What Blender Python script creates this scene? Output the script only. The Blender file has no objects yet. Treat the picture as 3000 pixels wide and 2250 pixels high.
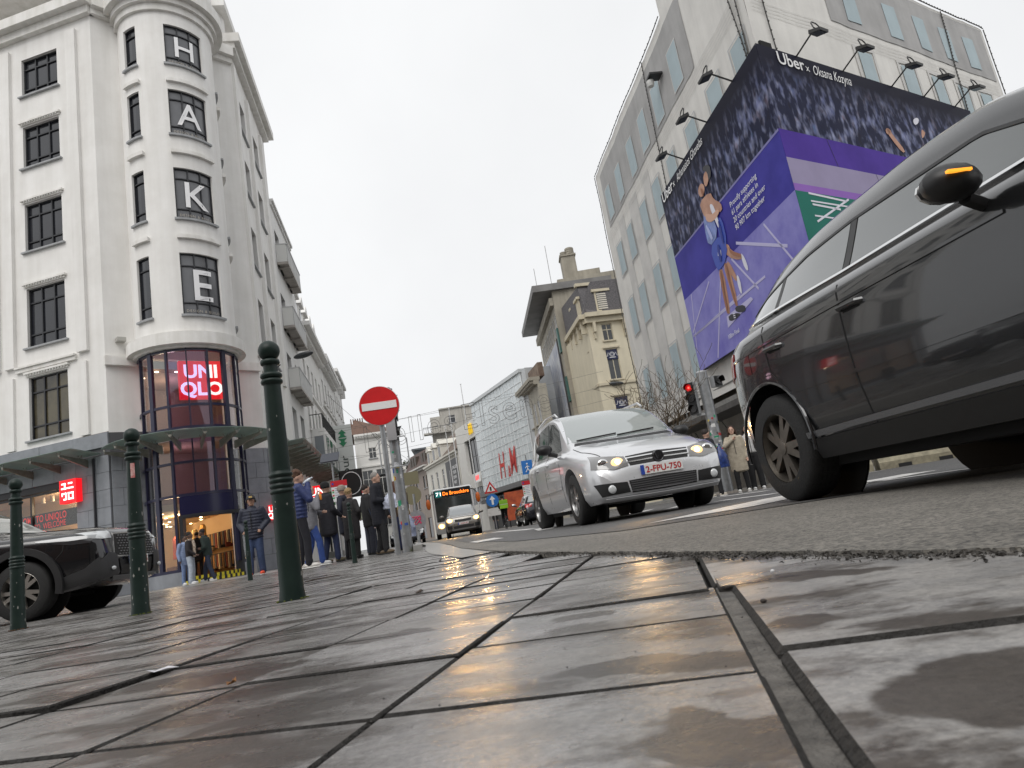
import bpy, bmesh, math, random
import numpy as np
from mathutils import Vector, Matrix, Euler
from mathutils.bvhtree import BVHTree
from mathutils.noise import noise as pnoise
RD = math.radians; PI = math.pi
random.seed(11)
scene = bpy.context.scene
COL = scene.collection

# ------------------------------------------------------------------ camera
PITCH, ROLL, CAMH = RD(11.5), RD(9.6), 0.17
cam_data = bpy.data.cameras.new('camera')
cam_data.sensor_width = 36.0; cam_data.lens = 24.0
cam_data.clip_start = 0.02; cam_data.clip_end = 2000
cam = bpy.data.objects.new('camera', cam_data); COL.objects.link(cam)
_F = Vector((0, math.cos(PITCH), math.sin(PITCH))); _U = Vector((0, -math.sin(PITCH), math.cos(PITCH))); _X = Vector((1, 0, 0))
_xc = _X * math.cos(ROLL) - _U * math.sin(ROLL); _yc = _X * math.sin(ROLL) + _U * math.cos(ROLL); _zc = -_F
cam.matrix_world = Matrix(((_xc.x, _yc.x, _zc.x, 0), (_xc.y, _yc.y, _zc.y, 0), (_xc.z, _yc.z, _zc.z, CAMH), (0, 0, 0, 1)))
cam_data.dof.use_dof = True; cam_data.dof.focus_distance = 11.0; cam_data.dof.aperture_fstop = 16.0
scene.camera = cam

# ------------------------------------------------------------------ overcast sky
world = bpy.data.worlds.new('World'); scene.world = world; world.use_nodes = True
wn = world.node_tree.nodes; wl = world.node_tree.links; wn.clear()
w_out = wn.new('ShaderNodeOutputWorld'); w_bg = wn.new('ShaderNodeBackground')
w_sky = wn.new('ShaderNodeTexSky'); w_sky.sky_type = 'NISHITA'; w_sky.sun_disc = False
SUN_EL, SUN_AZ = RD(52), RD(195)
w_sky.sun_elevation = SUN_EL; w_sky.sun_rotation = SUN_AZ; w_sky.dust_density = 8.0; w_sky.ozone_density = 0.6
w_bw = wn.new('ShaderNodeHueSaturation'); w_bw.inputs['Saturation'].default_value = 0.12
w_mul = wn.new('ShaderNodeMix'); w_mul.data_type = 'RGBA'; w_mul.inputs[0].default_value = 0.9
w_cl = wn.new('ShaderNodeTexNoise'); w_cl.inputs['Scale'].default_value = 2.2; w_cl.inputs['Detail'].default_value = 5
w_ramp = wn.new('ShaderNodeValToRGB')
w_ramp.color_ramp.elements[0].position = 0.3; w_ramp.color_ramp.elements[0].color = (8.25, 8.35, 8.5, 1)
w_ramp.color_ramp.elements[1].position = 0.7; w_ramp.color_ramp.elements[1].color = (9.3, 9.4, 9.5, 1)
w_tc = wn.new('ShaderNodeTexCoord')
wl.new(w_tc.outputs['Generated'], w_cl.inputs['Vector']); wl.new(w_cl.outputs['Fac'], w_ramp.inputs['Fac'])
wl.new(w_sky.outputs['Color'], w_bw.inputs['Color'])
wl.new(w_bw.outputs['Color'], w_mul.inputs[6]); wl.new(w_ramp.outputs['Color'], w_mul.inputs[7])
wl.new(w_mul.outputs[2], w_bg.inputs['Color']); w_bg.inputs['Strength'].default_value = 0.1
wl.new(w_bg.outputs['Background'], w_out.inputs['Surface'])
sun_d = bpy.data.lights.new('sun', 'SUN'); sun_d.energy = 1.3; sun_d.angle = RD(40); sun_d.color = (1, .97, .93)
sun = bpy.data.objects.new('sun', sun_d); COL.objects.link(sun)
_sd = Vector((math.sin(SUN_AZ) * math.cos(SUN_EL), math.cos(SUN_AZ) * math.cos(SUN_EL), math.sin(SUN_EL)))
sun.rotation_euler = _sd.to_track_quat('Z', 'Y').to_euler(); sun.location = (0, -20, 40)
vs = scene.view_settings; vs.view_transform = 'Standard'; vs.look = 'None'; vs.exposure = 0.16; vs.gamma = 1.0; vs.use_curve_mapping = False
scene.cycles.max_bounces = 8; scene.cycles.transparent_max_bounces = 12

# ------------------------------------------------------------------ materials
MATS = {}
def M(name, col=(.5, .5, .5), rough=.6, metal=0., var=0., vs=2., bump=0., bs=30., col2=None, coat=0., spec=.5, emit=0., ecol=None, stretch=(1, 1, 1), detail=5., rvar=0., obj=False, streak=0., ior=1.5):
    if name in MATS: return MATS[name]
    m = bpy.data.materials.new(name); m.use_nodes = True; nt = m.node_tree; b = nt.nodes['Principled BSDF']
    b.inputs['Base Color'].default_value = (*col, 1); b.inputs['Roughness'].default_value = rough; b.inputs['Metallic'].default_value = metal
    b.inputs['Coat Weight'].default_value = coat; b.inputs['Coat Roughness'].default_value = .04; b.inputs['Specular IOR Level'].default_value = spec; b.inputs['IOR'].default_value = ior
    if emit: b.inputs['Emission Color'].default_value = (*(ecol or col), 1); b.inputs['Emission Strength'].default_value = emit
    if var or bump or rvar or streak:
        tc = nt.nodes.new('ShaderNodeTexCoord') if obj else nt.nodes.new('ShaderNodeNewGeometry')
        mp = nt.nodes.new('ShaderNodeMapping'); mp.inputs['Scale'].default_value = stretch
        nt.links.new(tc.outputs['Object' if obj else 'Position'], mp.inputs['Vector'])
        if var or rvar or streak:
            n = nt.nodes.new('ShaderNodeTexNoise'); n.inputs['Scale'].default_value = vs; n.inputs['Detail'].default_value = detail; n.inputs['Roughness'].default_value = .62
            nt.links.new(mp.outputs[0], n.inputs['Vector'])
            fac = n.outputs['Fac']
            if streak:
                mp2 = nt.nodes.new('ShaderNodeMapping'); mp2.inputs['Scale'].default_value = (1, 1, .07)
                nt.links.new(tc.outputs['Object' if obj else 'Position'], mp2.inputs['Vector'])
                n2 = nt.nodes.new('ShaderNodeTexNoise'); n2.inputs['Scale'].default_value = 3.2; n2.inputs['Detail'].default_value = 5
                nt.links.new(mp2.outputs[0], n2.inputs['Vector'])
                mx = nt.nodes.new('ShaderNodeMix'); mx.inputs[0].default_value = streak
                nt.links.new(fac, mx.inputs[2]); nt.links.new(n2.outputs['Fac'], mx.inputs[3]); fac = mx.outputs[0]
            r = nt.nodes.new('ShaderNodeValToRGB')
            c2 = col2 or tuple(max(0, c * (1 - var)) for c in col)
            r.color_ramp.elements[0].position = .33; r.color_ramp.elements[0].color = (*c2, 1)
            r.color_ramp.elements[1].position = .64; r.color_ramp.elements[1].color = (*col, 1)
            nt.links.new(fac, r.inputs['Fac']); nt.links.new(r.outputs['Color'], b.inputs['Base Color'])
            if rvar:
                mr = nt.nodes.new('ShaderNodeMapRange'); mr.inputs['From Min'].default_value = .35; mr.inputs['From Max'].default_value = .65
                mr.inputs['To Min'].default_value = max(.02, rough - rvar); mr.inputs['To Max'].default_value = min(1, rough + rvar)
                nt.links.new(fac, mr.inputs['Value']); nt.links.new(mr.outputs['Result'], b.inputs['Roughness'])
        if bump:
            n = nt.nodes.new('ShaderNodeTexNoise'); n.inputs['Scale'].default_value = bs; n.inputs['Detail'].default_value = 4
            nt.links.new(mp.outputs[0], n.inputs['Vector'])
            bp = nt.nodes.new('ShaderNodeBump'); bp.inputs['Strength'].default_value = bump; bp.inputs['Distance'].default_value = .02
            nt.links.new(n.outputs['Fac'], bp.inputs['Height']); nt.links.new(bp.outputs['Normal'], b.inputs['Normal'])
    MATS[name] = m; return m

def clear_glass(name, tint=(.9, .95, .95), refl=1.0, rough=.02):
    if name in MATS: return MATS[name]
    m = bpy.data.materials.new(name); m.use_nodes = True; nt = m.node_tree; nt.nodes.clear()
    o = nt.nodes.new('ShaderNodeOutputMaterial'); t = nt.nodes.new('ShaderNodeBsdfTransparent'); g = nt.nodes.new('ShaderNodeBsdfGlossy')
    t.inputs['Color'].default_value = (*tint, 1); g.inputs['Roughness'].default_value = rough; g.inputs['Color'].default_value = (refl, refl, refl, 1)
    lw = nt.nodes.new('ShaderNodeLayerWeight'); lw.inputs['Blend'].default_value = .5; pw_ = nt.nodes.new('ShaderNodeMath'); pw_.operation = 'POWER'; pw_.inputs[1].default_value = 4.; nt.links.new(lw.outputs['Facing'], pw_.inputs[0])
    fr = nt.nodes.new('ShaderNodeMapRange'); fr.inputs['To Min'].default_value = .05; fr.inputs['To Max'].default_value = .9; nt.links.new(pw_.outputs[0], fr.inputs['Value']); mx = nt.nodes.new('ShaderNodeMixShader')
    nt.links.new(fr.outputs[0], mx.inputs[0]); nt.links.new(t.outputs[0], mx.inputs[1]); nt.links.new(g.outputs[0], mx.inputs[2]); nt.links.new(mx.outputs[0], o.inputs['Surface'])
    MATS[name] = m; return m

# ------------------------------------------------------------------ mesh builder
class MB:
    def __init__(self): self.v = []; self.f = []; self.mi = []; self.cur = 0
    def add(self, vs, fs):
        n = len(self.v); self.v += [tuple(p) for p in vs]; self.f += [tuple(i + n for i in f) for f in fs]; self.mi += [self.cur] * len(fs); return self
    def box(self, x0, x1, y0, y1, z0, z1, T=None):
        vs = [Vector((x, y, z)) for z in (z0, z1) for y in (y0, y1) for x in (x0, x1)]
        if T is not None: vs = [T @ p for p in vs]
        return self.add(vs, [(0, 2, 3, 1), (4, 5, 7, 6), (0, 1, 5, 4), (2, 6, 7, 3), (0, 4, 6, 2), (1, 3, 7, 5)])
    def fbox(self, fr, s0, s1, z0, z1, o0, o1, n=None):
        n = n or fr.seg(s0, s1); V = []; F = []
        for i in range(n + 1):
            s = s0 + (s1 - s0) * i / n
            V += [fr.P(s, z0, o0), fr.P(s, z1, o0), fr.P(s, z1, o1), fr.P(s, z0, o1)]
        for i in range(n):
            a = 4 * i
            for k in range(4): F.append((a + k, a + (k + 1) % 4, a + 4 + (k + 1) % 4, a + 4 + k))
        F += [(3, 2, 1, 0), (4 * n, 4 * n + 1, 4 * n + 2, 4 * n + 3)]
        return self.add(V, F)
    def prism(self, pts, fn0, fn1):
        n = len(pts); V = [fn0(p) for p in pts] + [fn1(p) for p in pts]
        return self.add(V, [tuple(range(n))[::-1], tuple(range(n, 2 * n))] + [(i, (i + 1) % n, n + (i + 1) % n, n + i) for i in range(n)])
    def cyl(self, p0, p1, r0, r1=None, n=10, caps=True):
        p0, p1 = Vector(p0), Vector(p1); r1 = r0 if r1 is None else r1
        d = (p1 - p0).normalized(); a = d.orthogonal().normalized(); b = d.cross(a); V = []
        for p, r in ((p0, r0), (p1, r1)):
            V += [p + (a * math.cos(2 * PI * i / n) + b * math.sin(2 * PI * i / n)) * r for i in range(n)]
        F = [(i, (i + 1) % n, n + (i + 1) % n, n + i) for i in range(n)]
        if caps: F += [tuple(range(n))[::-1], tuple(range(n, 2 * n))]
        return self.add(V, F)
    def tube(self, path, r, n=6, closed=False):
        path = [Vector(p) for p in path]; m = len(path); V = []; up = None
        for i, p in enumerate(path):
            q0 = path[(i - 1) % m] if (closed or i) else p; q1 = path[(i + 1) % m] if (closed or i < m - 1) else p
            d = (q1 - q0).normalized()
            if up is None: up = d.orthogonal().normalized()
            else:
                up = up - d * up.dot(d); up = up.normalized() if up.length > 1e-5 else d.orthogonal().normalized()
            b = d.cross(up); rr = r[i] if hasattr(r, '__len__') else r
            V += [p + (up * math.cos(2 * PI * k / n) + b * math.sin(2 * PI * k / n)) * rr for k in range(n)]
        F = []
        for i in range(m if closed else m - 1):
            j = (i + 1) % m
            for k in range(n): F.append((i * n + k, i * n + (k + 1) % n, j * n + (k + 1) % n, j * n + k))
        if not closed: F += [tuple(range(n))[::-1], tuple(range((m - 1) * n, m * n))]
        return self.add(V, F)
    def lathe(self, prof, c=(0, 0, 0), n=20, T=None, caps=True):
        V = []; F = []; m = len(prof); c = Vector(c)
        for r, z in prof:
            for k in range(n):
                p = Vector((r * math.cos(2 * PI * k / n), r * math.sin(2 * PI * k / n), z)); V.append((T @ p if T is not None else p) + c)
        for i in range(m - 1):
            for k in range(n): F.append((i * n + k, i * n + (k + 1) % n, (i + 1) * n + (k + 1) % n, (i + 1) * n + k))
        if caps: F += [tuple(range(n))[::-1], tuple(range((m - 1) * n, m * n))]
        return self.add(V, F)
    def ell(self, c, r, n=12, m=8, T=None):
        c = Vector(c); r = (r, r, r) if not hasattr(r, '__len__') else r; V = []; F = []
        for i in range(m + 1):
            t = PI * i / m
            for k in range(n):
                a = 2 * PI * k / n; p = Vector((r[0] * math.sin(t) * math.cos(a), r[1] * math.sin(t) * math.sin(a), r[2] * math.cos(t)))
                V.append((T @ p if T is not None else p) + c)
        for i in range(m):
            for k in range(n): F.append((i * n + k, (i + 1) * n + k, (i + 1) * n + (k + 1) % n, i * n + (k + 1) % n))
        return self.add(V, F)
    def mesh(self, name, smooth=False, ang=35, weld=False):
        me = bpy.data.meshes.new(name); me.from_pydata(self.v, [], self.f)
        bm = bmesh.new(); bm.from_mesh(me)
        if weld: bmesh.ops.remove_doubles(bm, verts=bm.verts, dist=1e-4)
        bmesh.ops.recalc_face_normals(bm, faces=bm.faces)
        if smooth:
            for f in bm.faces: f.smooth = True
            for e in bm.edges:
                if len(e.link_faces) == 2 and e.calc_face_angle(0) > RD(ang): e.smooth = False
        bm.to_mesh(me); bm.free()
        if any(self.mi) and len(me.polygons) == len(self.mi): me.polygons.foreach_set('material_index', self.mi)
        return me

class Flat:      # facade frame: s along the wall, z up, o outwards
    def __init__(self, O, azd, nside): 
        self.O = Vector((O[0], O[1])); a = RD(azd); self.d = Vector((math.sin(a), math.cos(a))); self.n = Vector((self.d.y, -self.d.x)) * nside; self.az = azd
    def P(self, s, z, o=0.): q = self.O + self.d * s + self.n * o; return Vector((q.x, q.y, z))
    def seg(self, s0, s1): return 1
class Round:     # s = angle in degrees from a zero azimuth, clockwise
    def __init__(self, C, R, az0): self.C = Vector((C[0], C[1])); self.R = R; self.az0 = az0
    def P(self, s, z, o=0.):
        a = RD(self.az0 + s); return Vector((self.C.x + (self.R + o) * math.sin(a), self.C.y + (self.R + o) * math.cos(a), z))
    def seg(self, s0, s1): return max(1, int(math.ceil(abs(s1 - s0) / 6)))

def pol(a, D): return Vector((D * math.sin(RD(a)), D * math.cos(RD(a))))

def wall_mesh(mb, fr, s0, s1, z0, z1, holes=(), depth=.25, back=None):
    S = sorted(set([s0, s1] + [h[0] for h in holes] + [h[1] for h in holes])); Z = sorted(set([z0, z1] + [h[2] for h in holes] + [h[3] for h in holes]))
    S = [s for s in S if s0 <= s <= s1]; Z = [z for z in Z if z0 <= z <= z1]
    for i in range(len(S) - 1):
        for j in range(len(Z) - 1):
            sm, zm = (S[i] + S[i + 1]) / 2, (Z[j] + Z[j + 1]) / 2
            if any(h[0] < sm < h[1] and h[2] < zm < h[3] for h in holes): continue
            n = fr.seg(S[i], S[i + 1])
            for k in range(n):
                a = S[i] + (S[i + 1] - S[i]) * k / n; b = S[i] + (S[i + 1] - S[i]) * (k + 1) / n
                mb.add([fr.P(a, Z[j]), fr.P(b, Z[j]), fr.P(b, Z[j + 1]), fr.P(a, Z[j + 1])], [(0, 1, 2, 3)])
    for h in holes:
        a, b, c, d = h[:4]; n = fr.seg(a, b)
        for k in range(n):
            p = a + (b - a) * k / n; q = a + (b - a) * (k + 1) / n
            for zz in (c, d): mb.add([fr.P(p, zz), fr.P(q, zz), fr.P(q, zz, -depth), fr.P(p, zz, -depth)], [(0, 1, 2, 3)])
        for ss in (a, b): mb.add([fr.P(ss, c), fr.P(ss, d), fr.P(ss, d, -depth), fr.P(ss, c, -depth)], [(0, 1, 2, 3)])

# ------------------------------------------------------------------ objects
def link(o, parent=None):
    COL.objects.link(o)
    if parent is not None:
        o.parent = parent
    return o
def tag(o, label=None, cat=None, group=None, kind=None):
    if label: o['label'] = label
    if cat: o['category'] = cat
    if group: o['group'] = group
    if kind: o['kind'] = kind
    return o
def thing(name, label, cat, loc=(0, 0, 0), rz=0, group=None):
    o = bpy.data.objects.new(name, None); o.empty_display_size = .2; o.location = loc; o.rotation_euler = (0, 0, rz); COL.objects.link(o)
    return tag(o, label, cat, group)
def obj(name, mb, mat, parent=None, smooth=False, ang=35, weld=False, world_co=False, label=None):
    me = mb.mesh(name, smooth, ang, weld) if isinstance(mb, MB) else mb
    for m in (mat if isinstance(mat, (list, tuple)) else [mat]): me.materials.append(m)
    o = bpy.data.objects.new(name, me); COL.objects.link(o)
    if parent is not None:
        o.parent = parent
        if world_co:
            p = parent; off = Vector((0, 0, 0))
            while p is not None: off += Vector(p.location); p = p.parent
            o.location = -off
    if label: o['label'] = label
    return o
def inst(me, name, parent, loc=(0, 0, 0), rot=(0, 0, 0), scale=(1, 1, 1)):
    o = bpy.data.objects.new(name, me); o.location = loc; o.rotation_euler = rot; o.scale = scale; COL.objects.link(o); o.parent = parent; return o
def copy_tree(o, parent=None):
    c = o.copy(); COL.objects.link(c); c.parent = parent
    for ch in [x for x in CH.get(o, o.children)]: copy_tree(ch, c)
    return c
CH = {}
TMP = bpy.data.scenes.new('workbench')     # helper scene for evaluating modifiers, removed at the end
def tmp_dg(): vl = TMP.view_layers[0]; vl.update(); return vl.depsgraph
def eval_mesh(me, mods):
    o = bpy.data.objects.new('tmp', me); TMP.collection.objects.link(o)
    for fn in mods: fn(o)
    dg = tmp_dg(); r = bpy.data.meshes.new_from_object(o.evaluated_get(dg)); bpy.data.objects.remove(o); return r

def text_mesh(txt, size=1., ext=0., shear=0., bold=0., outline=0., spacing=1., align='LEFT', res=3):
    cu = bpy.data.curves.new('txt', 'FONT'); cu.body = txt; cu.size = size; cu.extrude = ext; cu.shear = shear; cu.offset = bold; cu.resolution_u = res
    cu.space_character = spacing; cu.align_x = align
    if outline: cu.fill_mode = 'NONE'; cu.bevel_depth = outline; cu.bevel_resolution = 0
    o = bpy.data.objects.new('txt', cu); TMP.collection.objects.link(o)
    dg = tmp_dg(); me = bpy.data.meshes.new_from_object(o.evaluated_get(dg)); bpy.data.objects.remove(o); bpy.data.curves.remove(cu)
    me.materials.clear(); return me
def text_on(fr, txt, s, z, o, size, sdir=1, **k):
    me = text_mesh(txt, size, **k)
    for v in me.vertices:
        x, y, zz = v.co; v.co = fr.P(s + sdir * x, z + y, o + zz)
    me.name = 'lettering'
    return me
# ================================================================== GROUND
PATCHES = [(.31, .53, .10, .075, 20), (.46, 1.21, .13, .05, -42), (.29, .84, .05, .03, 0), (-.60, 1.26, .21, .075, -16), (-.34, .86, .13, .055, 22), (-.90, 1.28, .13, .06, -20), (.10, .77, .13, .045, -20), (.05, 1.22, .06, .04, -20), (-1.65, 2.43, .26, .09, -20), (-.35, 1.38, .14, .05, -8), (.10, .52, .07, .045, -30), (-1.3, 2.0, .2, .07, -15), (-2.4, 3.6, .45, .13, -15), (-.5, 2.3, .3, .07, -15), (-.9, 3.2, .4, .1, -12)]
def wet_stone(name, c1, c2, cs, rlo, rhi, stain=.55, bscale=9., tint=True, patches=False):
    m = bpy.data.materials.new(name); m.use_nodes = True; nt = m.node_tree; N = nt.nodes; L = nt.links; b = N['Principled BSDF']
    geo = N.new('ShaderNodeNewGeometry')
    def noise(sc, det=5, ro=.6, vec=None, sx=None):
        n = N.new('ShaderNodeTexNoise'); n.inputs['Scale'].default_value = sc; n.inputs['Detail'].default_value = det; n.inputs['Roughness'].default_value = ro
        if sx:
            mp = N.new('ShaderNodeMapping'); mp.inputs['Scale'].default_value = sx; mp.inputs['Rotation'].default_value = (0, 0, RD(11)); L.new(geo.outputs['Position'], mp.inputs['Vector']); L.new(mp.outputs[0], n.inputs['Vector'])
        else: L.new(geo.outputs['Position'], n.inputs['Vector'])
        return n.outputs['Fac']
    def ramp(fac, p0, p1, a=(0, 0, 0), c=(1, 1, 1)):
        r = N.new('ShaderNodeValToRGB'); r.color_ramp.elements[0].position = p0; r.color_ramp.elements[1].position = p1
        r.color_ramp.elements[0].color = (*a, 1); r.color_ramp.elements[1].color = (*c, 1); L.new(fac, r.inputs['Fac']); return r.outputs['Color']
    def mix(f, a, c, mode='MIX'):
        x = N.new('ShaderNodeMix'); x.data_type = 'RGBA'; x.blend_type = mode
        for inp, val in ((0, f), (6, a), (7, c)):
            if hasattr(val, 'links') or hasattr(val, 'is_linked'): L.new(val, x.inputs[inp])
            elif inp == 0: x.inputs[0].default_value = val
            else: x.inputs[inp].default_value = (*val, 1)
        return x.outputs[2]
    base = ramp(noise(7, 8, .7), .3, .7, c2, c1)
    fine = ramp(noise(120, 8, .8), .3, .7, (.45, .45, .45), (1.45, 1.42, 1.36))
    col = base
    vo = N.new('ShaderNodeTexVoronoi'); vo.inputs['Scale'].default_value = 70; L.new(geo.outputs['Position'], vo.inputs['Vector'])
    spk = ramp(vo.outputs['Distance'], .045, .10, (1, 1, 1), (0, 0, 0)); sgn = ramp(noise(14, 3, .6), .52, .58)      # pits and pale grit, in clusters
    col = mix(mix(1.0, spk, sgn, 'MULTIPLY'), col, (.06, .055, .05)); vo2 = N.new('ShaderNodeTexVoronoi'); vo2.inputs['Scale'].default_value = 55; L.new(geo.outputs['Position'], vo2.inputs['Vector'])
    col = mix(ramp(vo2.outputs['Distance'], .03, .06, (1, 1, 1), (0, 0, 0)), col, (.5, .49, .46))
    wet = ramp(noise(2.2, 10, .66, sx=(1.0, 1.7, 1)), .49, .565)          # damp, dark patches with soft outline
    if patches:     # damp stains with a shape of their own, at fixed places on the paving
        dn = N.new('ShaderNodeTexNoise'); dn.inputs['Scale'].default_value = 9; dn.inputs['Detail'].default_value = 6; L.new(geo.outputs['Position'], dn.inputs['Vector'])
        dv = N.new('ShaderNodeVectorMath'); dv.operation = 'MULTIPLY_ADD'; L.new(dn.outputs['Color'], dv.inputs[0]); dv.inputs[1].default_value = (.16, .16, 0); L.new(geo.outputs['Position'], dv.inputs[2])
        for (px_, py_, rx_, ry_, an_) in PATCHES:
            mp = N.new('ShaderNodeMapping'); mp.vector_type = 'TEXTURE'; mp.inputs['Location'].default_value = (px_ + .08, py_ + .08, 0); mp.inputs['Rotation'].default_value = (0, 0, RD(an_)); mp.inputs['Scale'].default_value = (rx_, ry_, 1e4); L.new(dv.outputs[0], mp.inputs['Vector'])
            ln = N.new('ShaderNodeVectorMath'); ln.operation = 'LENGTH'; L.new(mp.outputs[0], ln.inputs[0])
            m1 = N.new('ShaderNodeMapRange'); m1.interpolation_type = 'SMOOTHSTEP'; m1.inputs['From Min'].default_value = 1.08; m1.inputs['From Max'].default_value = .86; m1.inputs['To Min'].default_value = 0; m1.inputs['To Max'].default_value = 1; L.new(ln.outputs['Value'], m1.inputs['Value'])
            wet = mix(1.0, wet, m1.outputs[0], 'LIGHTEN')
    col = mix(wet, col, cs) if stain >= 1 else mix(mix(wet, (0, 0, 0), (stain, stain, stain)), col, cs)
    col = mix(.7, col, fine, 'MULTIPLY')
    if tint:
        oi = N.new('ShaderNodeObjectInfo'); tn = ramp(oi.outputs['Random'], 0, 1, (.72, .70, .68), (1.18, 1.18, 1.2)); col = mix(.9, col, tn, 'MULTIPLY')
    L.new(col, b.inputs['Base Color'])
    rr = N.new('ShaderNodeMapRange'); rr.inputs['From Min'].default_value = .32; rr.inputs['From Max'].default_value = .66; rr.inputs['To Min'].default_value = rlo; rr.inputs['To Max'].default_value = rhi
    L.new(noise(4.2, 7, .65, sx=(1, 2.2, 1)), rr.inputs['Value']); L.new(rr.outputs[0], b.inputs['Roughness'])
    b.inputs['Specular IOR Level'].default_value = .5
    bp = N.new('ShaderNodeBump'); bp.inputs['Strength'].default_value = .5; bp.inputs['Distance'].default_value = .006; L.new(noise(bscale, 8, .62), bp.inputs['Height'])
    bp2 = N.new('ShaderNodeBump'); bp2.inputs['Strength'].default_value = .5; bp2.inputs['Distance'].default_value = .0015; L.new(noise(220, 4, .7), bp2.inputs['Height']); L.new(bp.outputs[0], bp2.inputs['Normal'])
    L.new(bp2.outputs[0], b.inputs['Normal'])
    return m
STONE = wet_stone('wet_bluestone', (.32, .315, .312), (.165, .16, .156), (.050, .041, .034), .09, .42, stain=.9, patches=True)
STONE_L = wet_stone('wet_pale_slab', (.40, .39, .375), (.22, .22, .225), (.050, .040, .031), .2, .55, stain=.9, patches=True)
MORTAR = M('joint_mortar', (.026, .023, .02), .8, var=.6, vs=25, bump=.6, bs=120)
def asphalt(name, lo, hi, rlo, rhi):
    m = bpy.data.materials.new(name); m.use_nodes = True; nt = m.node_tree; N = nt.nodes; L = nt.links; b = N['Principled BSDF']
    geo = N.new('ShaderNodeNewGeometry')
    v = N.new('ShaderNodeTexVoronoi'); v.inputs['Scale'].default_value = 110; L.new(geo.outputs['Position'], v.inputs['Vector'])
    n = N.new('ShaderNodeTexNoise'); n.inputs['Scale'].default_value = 1.3; n.inputs['Detail'].default_value = 6; L.new(geo.outputs['Position'], n.inputs['Vector'])
    r = N.new('ShaderNodeValToRGB'); r.color_ramp.elements[0].color = (*lo, 1); r.color_ramp.elements[1].color = (*hi, 1); r.color_ramp.elements[0].position = .3; r.color_ramp.elements[1].position = .7; L.new(n.outputs['Fac'], r.inputs['Fac'])
    hs = N.new('ShaderNodeSeparateColor'); L.new(v.outputs['Color'], hs.inputs[0])
    r2 = N.new('ShaderNodeValToRGB'); r2.color_ramp.elements[0].color = (.45, .45, .45, 1); r2.color_ramp.elements[1].color = (1.7, 1.65, 1.55, 1); L.new(hs.outputs[0], r2.inputs['Fac'])
    mx = N.new('ShaderNodeMix'); mx.data_type = 'RGBA'; mx.blend_type = 'MULTIPLY'; mx.inputs[0].default_value = 1; L.new(r.outputs[0], mx.inputs[6]); L.new(r2.outputs[0], mx.inputs[7]); L.new(mx.outputs[2], b.inputs['Base Color'])
    mr = N.new('ShaderNodeMapRange'); mr.inputs['To Min'].default_value = rlo; mr.inputs['To Max'].default_value = rhi; L.new(n.outputs['Fac'], mr.inputs['Value']); L.new(mr.outputs[0], b.inputs['Roughness'])
    bp = N.new('ShaderNodeBump'); bp.inputs['Strength'].default_value = .8; bp.inputs['Distance'].default_value = .006; L.new(v.outputs['Distance'], bp.inputs['Height']); L.new(bp.outputs[0], b.inputs['Normal'])
    return m
ASPH = asphalt('asphalt', (.062, .062, .066), (.09, .09, .09), .45, .7)
ASPH_OLD = asphalt('worn_asphalt', (.12, .115, .107), (.185, .177, .165), .55, .8)
PAINT = M('road_paint', (.72, .71, .68), .5, var=.4, vs=9, col2=(.38, .37, .36), bump=.3, bs=150)

PA = RD(11); E1 = Vector((math.sin(PA), math.cos(PA))); E2 = Vector((math.cos(PA), -math.sin(PA)))
def st(s, t, z=0.): q = E2 * s + E1 * t; return Vector((q.x, q.y, z))
def sheet(name, poly, z, mat, kind='structure', parent=None, thick=0.):
    mb = MB(); n = len(poly)
    V = [(p[0], p[1], z) for p in poly]; F = [tuple(range(n))]
    if thick: V += [(p[0], p[1], z - thick) for p in poly]; F += [(i, (i + 1) % n, n + (i + 1) % n, n + i) for i in range(n)]
    mb.add(V, F); o = obj(name, mb, mat, parent)
    bm = bmesh.new(); bm.from_mesh(o.data); bmesh.ops.triangulate(bm, faces=[f for f in bm.faces if len(f.verts) > 4]); bm.to_mesh(o.data); bm.free()
    if parent is None: tag(o, kind=kind)
    return o
g = sheet('ground', [(-600, -300), (600, -300), (600, 900), (-600, 900)], -.09, M('far_ground', (.12, .118, .115), .6, var=.3, vs=.5)); tag(g, 'grey ground stretching under the whole street', kind='structure')
pav = sheet('pavement', [(-60, -12), (60, -12), (60, 150), (-60, 150)], -.028, MORTAR); tag(pav, 'grey stone pavement with mortar joints at the street corner')
EDGE = [(2.2, -4), (1.25, -.9), (.92, .4), (.71, 1.08), (.63, 1.32), (.41, 2.1), (.17, 3.0), (-.03, 3.77), (-.32, 5.03), (-.89, 8.02), (-1.4, 11.4), (-2.9, 20.6), (-6.9, 43), (-16.2, 95), (-24, 140)]
def edge_x(y):
    for (x0, y0), (x1, y1) in zip(EDGE, EDGE[1:]):
        if y0 <= y <= y1: return x0 + (x1 - x0) * (y - y0) / (y1 - y0)
    return EDGE[-1][0] if y > 0 else EDGE[0][0]
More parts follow.
